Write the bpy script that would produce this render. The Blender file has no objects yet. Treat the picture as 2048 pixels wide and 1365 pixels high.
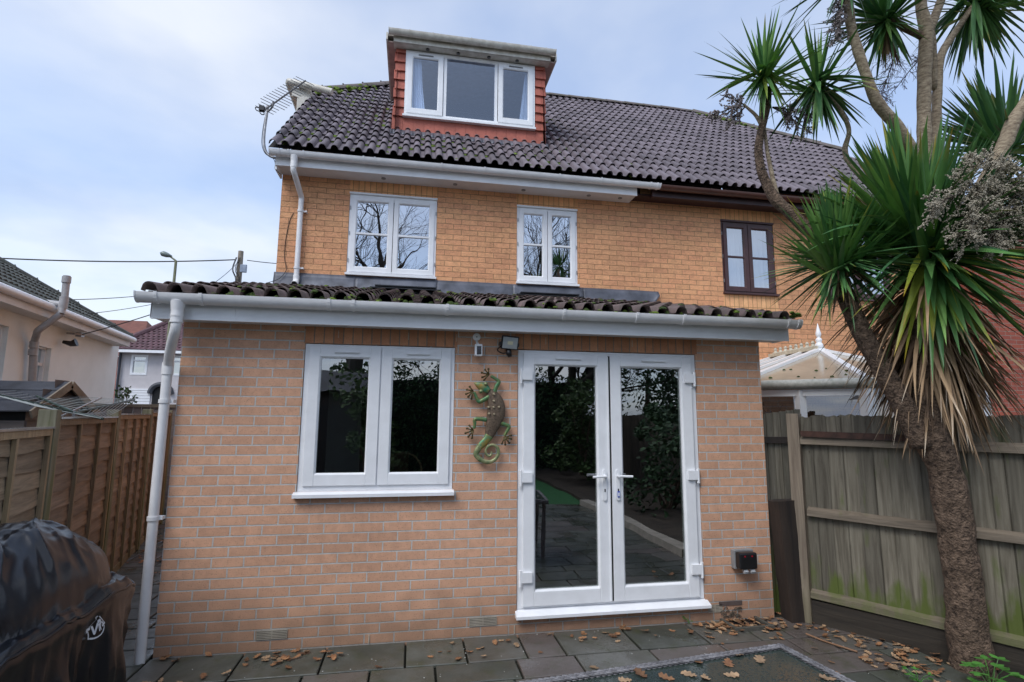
import bpy, math, random
import numpy as np
from mathutils import Vector, Matrix
from mathutils.bvhtree import BVHTree
from mathutils import noise as mnoise
R = math.radians
scene = bpy.context.scene
C = scene.collection

# ---------------------------------------------------------------- camera
FPX = 1073.3564; YAW, PITCH, ROLL = -0.18200, 0.13990, 0.0066
CAM = Vector((1.7688, -4.5185, 1.7322))
def _axes():
    cy, sy, cp, sp = math.cos(YAW), math.sin(YAW), math.cos(PITCH), math.sin(PITCH)
    f = Vector((-sy*cp, cy*cp, sp)); r0 = Vector((cy, sy, 0)); u0 = r0.cross(f)
    return (math.cos(ROLL)*r0+math.sin(ROLL)*u0, -math.sin(ROLL)*r0+math.cos(ROLL)*u0, f)
RR, UU, FF = _axes()
cam = bpy.data.cameras.new('camera'); cam_ob = bpy.data.objects.new('camera', cam); C.objects.link(cam_ob)
cam.sensor_width = 36; cam.lens = FPX/2048*36; cam.clip_end = 800; cam.clip_start = .05
M = Matrix((RR, UU, -FF)).transposed().to_4x4(); M.translation = CAM
cam_ob.matrix_world = M
scene.camera = cam_ob
scene.render.resolution_x = 1024; scene.render.resolution_y = 682

# ---------------------------------------------------------------- sky and light
SUN_EL, SUN_AZ = R(50), R(226)      # overcast: soft sun high behind the viewer
w = bpy.data.worlds.new('World'); scene.world = w; w.use_nodes = True
nt = w.node_tree; nt.nodes.clear()
def N(t, **k):
    n = nt.nodes.new(t)
    for a, b in k.items(): setattr(n, a, b)
    return n
out = N('ShaderNodeOutputWorld'); bg = N('ShaderNodeBackground'); bg.inputs[1].default_value = 0.091
sky = N('ShaderNodeTexSky', sky_type='NISHITA'); sky.sun_disc = False
sky.sun_elevation = SUN_EL; sky.sun_rotation = SUN_AZ; sky.air_density = 1.0; sky.dust_density = 1.6; sky.ozone_density = 1.5
tc = N('ShaderNodeTexCoord'); sep = N('ShaderNodeSeparateXYZ'); nt.links.new(tc.outputs['Generated'], sep.inputs[0])
def Mt(op, a, b=None):
    n = N('ShaderNodeMath', operation=op)
    for i, v in enumerate((a, b)):
        if v is None: continue
        if isinstance(v, (int, float)): n.inputs[i].default_value = v
        else: nt.links.new(v, n.inputs[i])
    return n.outputs[0]
zz = Mt('ADD', Mt('MAXIMUM', sep.outputs[2], 0.0), 0.16)
cb = N('ShaderNodeCombineXYZ'); nt.links.new(Mt('DIVIDE', sep.outputs[0], zz), cb.inputs[0]); nt.links.new(Mt('DIVIDE', sep.outputs[1], zz), cb.inputs[1])
cb.inputs[2].default_value = 3.1
n1 = N('ShaderNodeTexNoise'); n1.inputs['Scale'].default_value = .42; n1.inputs['Detail'].default_value = 9; n1.inputs['Roughness'].default_value = .52; n1.inputs['Distortion'].default_value = .5
nt.links.new(cb.outputs[0], n1.inputs['Vector'])
r1 = N('ShaderNodeValToRGB'); r1.color_ramp.elements[0].position = .40; r1.color_ramp.elements[1].position = .62
r1.color_ramp.elements[0].color = (.52, .52, .52, 1); r1.color_ramp.elements[1].color = (.97, .97, .97, 1)
nt.links.new(n1.outputs[0], r1.inputs[0])
n2 = N('ShaderNodeTexNoise'); n2.inputs['Scale'].default_value = .8; n2.inputs['Detail'].default_value = 6
nt.links.new(cb.outputs[0], n2.inputs['Vector'])
cm = N('ShaderNodeMix', data_type='RGBA'); cm.inputs[6].default_value = (5.5, 6.5, 8.6, 1); cm.inputs[7].default_value = (8.9, 9.3, 10.0, 1)
r2 = N('ShaderNodeValToRGB'); r2.color_ramp.elements[0].position = .41; r2.color_ramp.elements[1].position = .58
nt.links.new(n2.outputs[0], r2.inputs[0]); nt.links.new(r2.outputs[0], cm.inputs[0])
sk = N('ShaderNodeMix', data_type='RGBA', blend_type='MULTIPLY'); sk.inputs[0].default_value = 1
nt.links.new(sky.outputs[0], sk.inputs[6]); sk.inputs[7].default_value = (2.3, 2.5, 2.7, 1)
mx = N('ShaderNodeMix', data_type='RGBA')
nt.links.new(r1.outputs[0], mx.inputs[0]); nt.links.new(sk.outputs[2], mx.inputs[6]); nt.links.new(cm.outputs[2], mx.inputs[7])
nt.links.new(mx.outputs[2], bg.inputs[0]); nt.links.new(bg.outputs[0], out.inputs[0])
sl = bpy.data.lights.new('sun', 'SUN'); sl.energy = 1.7; sl.angle = R(28); sl.color = (1, .98, .95)
so = bpy.data.objects.new('sun', sl); C.objects.link(so)
sd = Vector((math.sin(SUN_AZ)*math.cos(SUN_EL), math.cos(SUN_AZ)*math.cos(SUN_EL), math.sin(SUN_EL)))
so.rotation_euler = sd.to_track_quat('Z', 'Y').to_euler(); so.location = (0, -10, 20)
vs = scene.view_settings; vs.view_transform = 'Standard'; vs.look = 'None'; vs.gamma = 1; vs.exposure = 0.22; vs.use_curve_mapping = False

# ---------------------------------------------------------------- measuring helpers: a direction seen by the camera met with a real plane
def ray(x, y):
    v = FF*FPX+RR*(x-1024)-UU*(y-682.5); return v
def atY(x, y, Y): v = ray(x, y); return CAM+v*((Y-CAM.y)/v.y)
def atX(x, y, X): v = ray(x, y); return CAM+v*((X-CAM.x)/v.x)
def atZ(x, y, Z): v = ray(x, y); return CAM+v*((Z-CAM.z)/v.z)
def atD(x, y, D): return CAM+ray(x, y)*(D/FPX)

# ---------------------------------------------------------------- materials
def mat(name, color, rough=.6, spec=.5, metal=0, noise=None, bump=None, nscale=8, namp=.15, coat=0, col2=None, detail=5, bscale=None, stretch=None, tint=0):
    m = bpy.data.materials.new(name); m.use_nodes = True
    t = m.node_tree; b = t.nodes['Principled BSDF']; L = t.links.new
    b.inputs['Roughness'].default_value = rough; b.inputs['Metallic'].default_value = metal
    b.inputs['Specular IOR Level'].default_value = spec
    b.inputs['Coat Weight'].default_value = coat; b.inputs['Coat Roughness'].default_value = .1
    geo = t.nodes.new('ShaderNodeNewGeometry')
    vec = geo.outputs['Position']
    if stretch:
        mp = t.nodes.new('ShaderNodeMapping'); mp.inputs['Scale'].default_value = stretch; L(vec, mp.inputs[0]); vec = mp.outputs[0]
    nz = t.nodes.new('ShaderNodeTexNoise'); nz.inputs['Scale'].default_value = nscale; nz.inputs['Detail'].default_value = detail; nz.inputs['Roughness'].default_value = .6
    L(vec, nz.inputs['Vector'])
    c2 = col2 or tuple(min(1, c*(1-namp*2.2)) for c in color)
    rp = t.nodes.new('ShaderNodeValToRGB'); rp.color_ramp.elements[0].position = .33; rp.color_ramp.elements[1].position = .67
    rp.color_ramp.elements[0].color = (*c2, 1); rp.color_ramp.elements[1].color = (*color, 1)
    L(nz.outputs[0], rp.inputs[0]); col = rp.outputs[0]
    if tint:
        at = t.nodes.new('ShaderNodeAttribute'); at.attribute_name = 'tint'
        mr = t.nodes.new('ShaderNodeMapRange'); mr.inputs[3].default_value = 1-tint; mr.inputs[4].default_value = 1+tint; L(at.outputs['Fac'], mr.inputs[0])
        vm = t.nodes.new('ShaderNodeVectorMath'); vm.operation = 'SCALE'; L(col, vm.inputs[0]); L(mr.outputs[0], vm.inputs['Scale']); col = vm.outputs[0]
    L(col, b.inputs['Base Color'])
    if bump:
        n2 = t.nodes.new('ShaderNodeTexNoise'); n2.inputs['Scale'].default_value = bscale or nscale*6; n2.inputs['Detail'].default_value = 6; L(vec, n2.inputs['Vector'])
        bp = t.nodes.new('ShaderNodeBump'); bp.inputs['Strength'].default_value = 1; bp.inputs['Distance'].default_value = bump; L(n2.outputs[0], bp.inputs['Height']); L(bp.outputs[0], b.inputs['Normal'])
    return m

def brick_mat(name, c1, c2, mortar, msize=.005, rot=False, bw=.225, rh=.075, crack=0., dirt=0., speck=.5, bumpd=.004, rough=.85, depth=1.0):
    m = bpy.data.materials.new(name); m.use_nodes = True
    t = m.node_tree; b = t.nodes['Principled BSDF']; L = t.links.new; nn = t.nodes.new
    b.inputs['Roughness'].default_value = rough
    geo = nn('ShaderNodeNewGeometry'); sp = nn('ShaderNodeSeparateXYZ'); L(geo.outputs['Position'], sp.inputs[0])
    sn = nn('ShaderNodeSeparateXYZ'); L(geo.outputs['True Normal'], sn.inputs[0])
    ab = nn('ShaderNodeMath'); ab.operation = 'ABSOLUTE'; L(sn.outputs[0], ab.inputs[0])
    gt = nn('ShaderNodeMath'); gt.operation = 'GREATER_THAN'; gt.inputs[1].default_value = .6; L(ab.outputs[0], gt.inputs[0])
    mxn = nn('ShaderNodeMix'); L(gt.outputs[0], mxn.inputs[0]); L(sp.outputs[0], mxn.inputs[2]); L(sp.outputs[1], mxn.inputs[3])
    cbn = nn('ShaderNodeCombineXYZ')
    # slight unevenness of courses
    wz = nn('ShaderNodeTexNoise'); wz.inputs['Scale'].default_value = 2.2; wz.inputs['Detail'].default_value = 2; L(geo.outputs['Position'], wz.inputs['Vector'])
    wm = nn('ShaderNodeMath'); wm.operation = 'MULTIPLY_ADD'; L(wz.outputs[0], wm.inputs[0]); wm.inputs[1].default_value = .006; wm.inputs[2].default_value = -.003
    za = nn('ShaderNodeMath'); za.operation = 'ADD'; L(sp.outputs[2], za.inputs[0]); L(wm.outputs[0], za.inputs[1])
    wz2 = nn('ShaderNodeTexNoise'); wz2.inputs['Scale'].default_value = 3.5; wz2.inputs['Detail'].default_value = 3; L(geo.outputs['Position'], wz2.inputs['Vector'])
    wm2 = nn('ShaderNodeMath'); wm2.operation = 'MULTIPLY_ADD'; L(wz2.outputs[0], wm2.inputs[0]); wm2.inputs[1].default_value = .010; wm2.inputs[2].default_value = -.005
    xa = nn('ShaderNodeMath'); xa.operation = 'ADD'; L(mxn.outputs[0], xa.inputs[0]); L(wm2.outputs[0], xa.inputs[1])
    if rot: L(za.outputs[0], cbn.inputs[0]); L(xa.outputs[0], cbn.inputs[1])
    else: L(xa.outputs[0], cbn.inputs[0]); L(za.outputs[0], cbn.inputs[1])
    br = nn('ShaderNodeTexBrick'); L(cbn.outputs[0], br.inputs['Vector'])
    br.inputs['Scale'].default_value = 1; br.inputs['Brick Width'].default_value = bw; br.inputs['Row Height'].default_value = rh
    br.inputs['Mortar Size'].default_value = msize; br.inputs['Mortar Smooth'].default_value = .25; br.inputs['Bias'].default_value = -.1
    if rot: br.offset = 0
    br.inputs['Color1'].default_value = (*c1, 1); br.inputs['Color2'].default_value = (*c2, 1); br.inputs['Mortar'].default_value = (*mortar, 1)
    row = nn('ShaderNodeMath'); row.operation = 'DIVIDE'; row.inputs[1].default_value = rh; L((xa if rot else za).outputs[0], row.inputs[0])
    rf = nn('ShaderNodeMath'); rf.operation = 'FLOOR'; L(row.outputs[0], rf.inputs[0])
    md = nn('ShaderNodeMath'); md.operation = 'FLOORED_MODULO'; md.inputs[1].default_value = 2; L(rf.outputs[0], md.inputs[0])
    of = nn('ShaderNodeMath'); of.operation = 'MULTIPLY_ADD'; of.inputs[1].default_value = 0 if rot else -.5; of.inputs[2].default_value = 0 if rot else .5; L(md.outputs[0], of.inputs[0])
    cu = nn('ShaderNodeMath'); cu.operation = 'DIVIDE'; cu.inputs[1].default_value = bw; L((za if rot else xa).outputs[0], cu.inputs[0])
    ca_ = nn('ShaderNodeMath'); ca_.operation = 'ADD'; L(cu.outputs[0], ca_.inputs[0]); L(of.outputs[0], ca_.inputs[1])
    cf_ = nn('ShaderNodeMath'); cf_.operation = 'FLOOR'; L(ca_.outputs[0], cf_.inputs[0])
    cc = nn('ShaderNodeCombineXYZ'); L(cf_.outputs[0], cc.inputs[0]); L(rf.outputs[0], cc.inputs[1])
    wn_ = nn('ShaderNodeTexWhiteNoise'); L(cc.outputs[0], wn_.inputs['Vector'])
    wr = nn('ShaderNodeMapRange'); wr.inputs[3].default_value = .98; wr.inputs[4].default_value = 1.13; L(wn_.outputs['Value'], wr.inputs[0])
    bs_ = nn('ShaderNodeVectorMath'); bs_.operation = 'SCALE'; L(br.outputs[0], bs_.inputs[0]); L(wr.outputs[0], bs_.inputs['Scale'])
    inv = nn('ShaderNodeMix'); inv.data_type = 'RGBA'; L(br.outputs['Fac'], inv.inputs[0]); L(bs_.outputs[0], inv.inputs[6]); L(br.outputs[0], inv.inputs[7])
    # broad tone, fine grain
    n1 = nn('ShaderNodeTexNoise'); n1.inputs['Scale'].default_value = 14; n1.inputs['Detail'].default_value = 8; n1.inputs['Roughness'].default_value = .7; L(geo.outputs['Position'], n1.inputs['Vector'])
    mr = nn('ShaderNodeMapRange'); mr.inputs[1].default_value = .3; mr.inputs[2].default_value = .7; mr.inputs[3].default_value = .84; mr.inputs[4].default_value = 1.12; L(n1.outputs[0], mr.inputs[0])
    v = nn('ShaderNodeVectorMath'); v.operation = 'SCALE'; L(inv.outputs[2], v.inputs[0]); L(mr.outputs[0], v.inputs['Scale'])
    nb = nn('ShaderNodeTexNoise'); nb.inputs['Scale'].default_value = .9; nb.inputs['Detail'].default_value = 4; L(geo.outputs['Position'], nb.inputs['Vector'])
    mb = nn('ShaderNodeMapRange'); mb.inputs[1].default_value = .3; mb.inputs[2].default_value = .7; mb.inputs[3].default_value = .88; mb.inputs[4].default_value = 1.08; L(nb.outputs[0], mb.inputs[0])
    vb = nn('ShaderNodeVectorMath'); vb.operation = 'SCALE'; L(v.outputs[0], vb.inputs[0]); L(mb.outputs[0], vb.inputs['Scale']); col = vb.outputs[0]
    # dark burnt specks
    vo = nn('ShaderNodeTexVoronoi'); vo.inputs['Scale'].default_value = 75; L(geo.outputs['Position'], vo.inputs['Vector'])
    lt = nn('ShaderNodeMapRange'); lt.inputs[1].default_value = .10; lt.inputs[2].default_value = .22; lt.inputs[3].default_value = 1-speck; lt.inputs[4].default_value = 1; L(vo.outputs['Distance'], lt.inputs[0])
    v2 = nn('ShaderNodeVectorMath'); v2.operation = 'SCALE'; L(col, v2.inputs[0]); L(lt.outputs[0], v2.inputs['Scale']); col = v2.outputs[0]
    hgt = nn('ShaderNodeMath'); hgt.operation = 'MULTIPLY_ADD'; L(br.outputs['Fac'], hgt.inputs[0]); hgt.inputs[1].default_value = -depth
    gr = nn('ShaderNodeTexNoise'); gr.inputs['Scale'].default_value = 110; gr.inputs['Detail'].default_value = 4; L(geo.outputs['Position'], gr.inputs['Vector'])
    gm = nn('ShaderNodeMath'); gm.operation = 'MULTIPLY'; L(gr.outputs[0], gm.inputs[0]); gm.inputs[1].default_value = .35; L(gm.outputs[0], hgt.inputs[2]); H = hgt.outputs[0]
    if crack:
        mp = nn('ShaderNodeMapping'); mp.inputs['Scale'].default_value = (1, 1, 3.4); L(geo.outputs['Position'], mp.inputs[0])
        cn = nn('ShaderNodeTexNoise'); cn.inputs['Scale'].default_value = 13; cn.inputs['Detail'].default_value = 5; cn.inputs['Distortion'].default_value = 1.2; L(mp.outputs[0], cn.inputs['Vector'])
        d = nn('ShaderNodeMath'); d.operation = 'SUBTRACT'; d.inputs[1].default_value = .5; L(cn.outputs[0], d.inputs[0])
        a = nn('ShaderNodeMath'); a.operation = 'ABSOLUTE'; L(d.outputs[0], a.inputs[0])
        cr = nn('ShaderNodeMapRange'); cr.inputs[1].default_value = 0; cr.inputs[2].default_value = .018; cr.inputs[3].default_value = 1-crack; cr.inputs[4].default_value = 1; L(a.outputs[0], cr.inputs[0])
        cs = nn('ShaderNodeVectorMath'); cs.operation = 'SCALE'; L(col, cs.inputs[0]); L(cr.outputs[0], cs.inputs['Scale']); col = cs.outputs[0]
        ad = nn('ShaderNodeMath'); ad.operation = 'ADD'; L(H, ad.inputs[0]); L(cr.outputs[0], ad.inputs[1]); H = ad.outputs[0]
    if dirt:
        n3 = nn('ShaderNodeTexNoise'); n3.inputs['Scale'].default_value = 7; n3.inputs['Detail'].default_value = 9; n3.inputs['Roughness'].default_value = .75; L(geo.outputs['Position'], n3.inputs['Vector'])
        zr = nn('ShaderNodeMapRange'); zr.inputs[1].default_value = .0; zr.inputs[2].default_value = .75; zr.inputs[3].default_value = .34; zr.inputs[4].default_value = -.22; L(sp.outputs[2], zr.inputs[0])
        s = nn('ShaderNodeMath'); s.operation = 'ADD'; L(zr.outputs[0], s.inputs[0]); L(n3.outputs[0], s.inputs[1])
        q = nn('ShaderNodeMapRange'); q.inputs[1].default_value = .52; q.inputs[2].default_value = .8; q.inputs[3].default_value = 0; q.inputs[4].default_value = dirt; L(s.outputs[0], q.inputs[0])
        dm = nn('ShaderNodeMix'); dm.data_type = 'RGBA'; L(q.outputs[0], dm.inputs[0]); L(col, dm.inputs[6]); dm.inputs[7].default_value = (.055, .048, .03, 1); col = dm.outputs[2]
    L(col, b.inputs['Base Color'])
    bp = nn('ShaderNodeBump'); bp.inputs['Distance'].default_value = bumpd; L(H, bp.inputs['Height']); L(bp.outputs[0], b.inputs['Normal'])
    return m

def glass_mat(name, refl=.12, tint=(1, 1, 1), bump=0, rough=0.0):
    """thin pane: part mirror (rising at grazing angles), part clear"""
    m = bpy.data.materials.new(name); m.use_nodes = True; t = m.node_tree; t.nodes.clear(); L = t.links.new
    o = t.nodes.new('ShaderNodeOutputMaterial'); mxs = t.nodes.new('ShaderNodeMixShader')
    tr = t.nodes.new('ShaderNodeBsdfTransparent'); tr.inputs[0].default_value = (*tint, 1)
    g = t.nodes.new('ShaderNodeBsdfGlossy'); g.inputs['Roughness'].default_value = rough; g.inputs[0].default_value = (.95, .97, 1, 1)
    lw = t.nodes.new('ShaderNodeLayerWeight'); lw.inputs[0].default_value = .5
    pw = t.nodes.new('ShaderNodeMath'); pw.operation = 'POWER'; pw.inputs[1].default_value = 3.5; L(lw.outputs['Facing'], pw.inputs[0])
    mr = t.nodes.new('ShaderNodeMapRange'); mr.inputs[3].default_value = refl; mr.inputs[4].default_value = 1; L(pw.outputs[0], mr.inputs[0])
    L(mr.outputs[0], mxs.inputs[0]); L(tr.outputs[0], mxs.inputs[1]); L(g.outputs[0], mxs.inputs[2]); L(mxs.outputs[0], o.inputs[0])
    geo = t.nodes.new('ShaderNodeNewGeometry'); nz = t.nodes.new('ShaderNodeTexNoise'); nz.inputs['Scale'].default_value = 3.0 if not bump else 60; nz.inputs['Detail'].default_value = 1 if not bump else 5
    L(geo.outputs['Position'], nz.inputs['Vector']); bp = t.nodes.new('ShaderNodeBump'); bp.inputs['Distance'].default_value = bump or .0012; L(nz.outputs[0], bp.inputs['Height']); L(bp.outputs[0], g.inputs['Normal'])
    return m

m_brick_low = brick_mat('buff_brick', (.63, .36, .232), (.585, .33, .212), (.58, .56, .53), .0058, dirt=.42, speck=.55, bumpd=.008)
m_brick_low_s = brick_mat('buff_brick_soldier', (.56, .27, .145), (.45, .20, .105), (.24, .20, .16), .005, rot=True, speck=.5)
m_brick_up = brick_mat('orange_brick', (.74, .385, .195), (.71, .34, .18), (.36, .20, .10), .0036, crack=.34, speck=.25, bumpd=.006, depth=.7)
m_brick_up_s = brick_mat('orange_brick_soldier', (.78, .41, .19), (.70, .34, .16), (.36, .20, .085), .004, rot=True, speck=.3)
m_brick_red = brick_mat('red_brick', (.34, .085, .05), (.27, .065, .045), (.32, .25, .2), .005, speck=.3)
m_upvc = mat('white_upvc', (.86, .875, .90), .28, nscale=6, namp=.04, detail=9)
m_upvc_old = mat('weathered_white_upvc', (.72, .70, .64), .4, nscale=9, namp=.22, col2=(.50, .47, .40))
m_upvc_pipe = mat('white_plastic_gutter', (.83, .83, .84), .32, nscale=5, namp=.06)
m_soffit = mat('white_soffit', (.74, .75, .76), .5, nscale=4, namp=.06)
m_brown = mat('brown_plastic', (.095, .035, .024), .35, nscale=6, namp=.15)
m_brownwood = mat('dark_brown_timber', (.050, .022, .024), .5, nscale=6, namp=.2)
m_brownframe = mat('brown_window_frame', (.075, .028, .028), .4, nscale=10, namp=.15)
m_tile = mat('concrete_tile', (.170, .142, .162), .62, nscale=5, namp=.14, bump=.0015, bscale=160, tint=.22)
m_tile_low = mat('concrete_tile_mossy', (.165, .115, .11), .72, nscale=7, namp=.2, bump=.002, bscale=120, tint=.25, col2=(.075, .06, .05))
m_tile_under = mat('roof_void', (.02, .018, .017), .9)
m_ridge = mat('ridge_tile', (.16, .13, .135), .8, nscale=7, namp=.3, bump=.004, bscale=60, col2=(.09, .085, .06))
m_moss = mat('moss', (.17, .25, .03), .95, nscale=30, namp=.3, bump=.004, bscale=250, col2=(.05, .085, .012))
m_moss_dark = mat('dark_moss', (.075, .12, .022), .95, nscale=30, namp=.3, bump=.004, bscale=250, col2=(.02, .035, .01))
m_lead = mat('lead_flashing', (.155, .165, .20), .5, nscale=4, namp=.25, bump=.004, bscale=14, metal=.25)
m_redtile = mat('red_hung_tile', (.46, .135, .095), .75, nscale=9, namp=.12, tint=.10, bump=.001, bscale=150)
m_dark = mat('dark_void', (.012, .012, .013), .9)
m_interior = mat('interior_wall', (.16, .155, .14), .9)
m_intfloor = mat('interior_floor', (.10, .10, .10), .6)
m_curtain = mat('pale_curtain', (.75, .77, .80), .9, nscale=4, namp=.05)
m_black = mat('black_plastic', (.012, .012, .014), .35)
m_grey = mat('grey_plastic', (.30, .31, .32), .5)
m_steel = mat('galvanised_steel', (.42, .42, .43), .45, metal=.8, nscale=20, namp=.15)
m_rubber = mat('black_rubber', (.015, .015, .016), .6)
m_glass_low = glass_mat('door_glass', .34, (.55, .6, .58))
m_glass_up = glass_mat('upper_glass', .60, (.6, .65, .68))
m_glass_dorm = glass_mat('dormer_glass', .17, (.75, .85, 1))
m_glass_n = glass_mat('neighbour_glass', .45, (.8, .85, .9))

def wood_mat(name, c1, c2, green=0, axis='z', scale=1.0, rough=.7, zlo=0, zhi=.75):
    m = bpy.data.materials.new(name); m.use_nodes = True; t = m.node_tree; b = t.nodes['Principled BSDF']; L = t.links.new; nn = t.nodes.new
    b.inputs['Roughness'].default_value = rough
    geo = nn('ShaderNodeNewGeometry'); mp = nn('ShaderNodeMapping'); L(geo.outputs['Position'], mp.inputs[0])
    k = 28*scale
    mp.inputs['Scale'].default_value = (k, k, 1.8*scale) if axis == 'z' else (2.0*scale, 2.0*scale, k)
    nz = nn('ShaderNodeTexNoise'); nz.inputs['Scale'].default_value = 1; nz.inputs['Detail'].default_value = 7; nz.inputs['Roughness'].default_value = .65; nz.inputs['Distortion'].default_value = .6; L(mp.outputs[0], nz.inputs['Vector'])
    rp = nn('ShaderNodeValToRGB'); rp.color_ramp.elements[0].position = .32; rp.color_ramp.elements[1].position = .68; rp.color_ramp.elements[0].color = (*c2, 1); rp.color_ramp.elements[1].color = (*c1, 1); L(nz.outputs[0], rp.inputs[0])
    at = nn('ShaderNodeAttribute'); at.attribute_name = 'tint'
    mr = nn('ShaderNodeMapRange'); mr.inputs[3].default_value = .70; mr.inputs[4].default_value = 1.25; L(at.outputs['Fac'], mr.inputs[0])
    v = nn('ShaderNodeVectorMath'); v.operation = 'SCALE'; L(rp.outputs[0], v.inputs[0]); L(mr.outputs[0], v.inputs['Scale']); col = v.outputs[0]
    if green:
        sp = nn('ShaderNodeSeparateXYZ'); L(geo.outputs['Position'], sp.inputs[0])
        zr = nn('ShaderNodeMapRange'); zr.inputs[1].default_value = zlo; zr.inputs[2].default_value = zhi; zr.inputs[3].default_value = .34; zr.inputs[4].default_value = -.06; L(sp.outputs[2], zr.inputs[0])
        n3 = nn('ShaderNodeTexNoise'); n3.inputs['Scale'].default_value = 3.5; n3.inputs['Detail'].default_value = 8; mp3 = nn('ShaderNodeMapping'); mp3.inputs['Scale'].default_value = (3, 3, .8); L(geo.outputs['Position'], mp3.inputs[0]); L(mp3.outputs[0], n3.inputs['Vector'])
        s = nn('ShaderNodeMath'); s.operation = 'ADD'; L(zr.outputs[0], s.inputs[0]); L(n3.outputs[0], s.inputs[1])
        q = nn('ShaderNodeMapRange'); q.inputs[1].default_value = .56; q.inputs[2].default_value = .74; q.inputs[3].default_value = 0; q.inputs[4].default_value = green; L(s.outputs[0], q.inputs[0])
        dm = nn('ShaderNodeMix'); dm.data_type = 'RGBA'; L(q.outputs[0], dm.inputs[0]); L(col, dm.inputs[6]); dm.inputs[7].default_value = (.085, .115, .018, 1); col = dm.outputs[2]
    L(col, b.inputs['Base Color'])
    bp = nn('ShaderNodeBump'); bp.inputs['Distance'].default_value = .003; L(nz.outputs[0], bp.inputs['Height']); L(bp.outputs[0], b.inputs['Normal'])
    return m
m_wood_grey = wood_mat('weathered_grey_board', (.215, .195, .150), (.080, .068, .048), .95, 'z')
m_wood_rail = wood_mat('weathered_rail', (.24, .195, .145), (.10, .08, .058), .55, 'x', zhi=.5)
m_wood_post = wood_mat('green_tinged_post', (.26, .24, .17), (.10, .10, .05), .5, 'z', zlo=.2, zhi=2.0)
m_wood_warm = wood_mat('brown_lap_board', (.30, .228, .168), (.15, .113, .08), .0, 'x')
m_wood_batten = wood_mat('panel_batten', (.36, .27, .165), (.18, .13, .08), .25, 'z', zlo=.1, zhi=1.7)
m_wood_dark = wood_mat('dark_sleeper', (.035, .024, .018), (.010, .008, .008), .0, 'z', scale=.6)
m_wood_shed = wood_mat('shed_cladding', (.20, .165, .15), (.10, .085, .08), .0, 'x')

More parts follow.
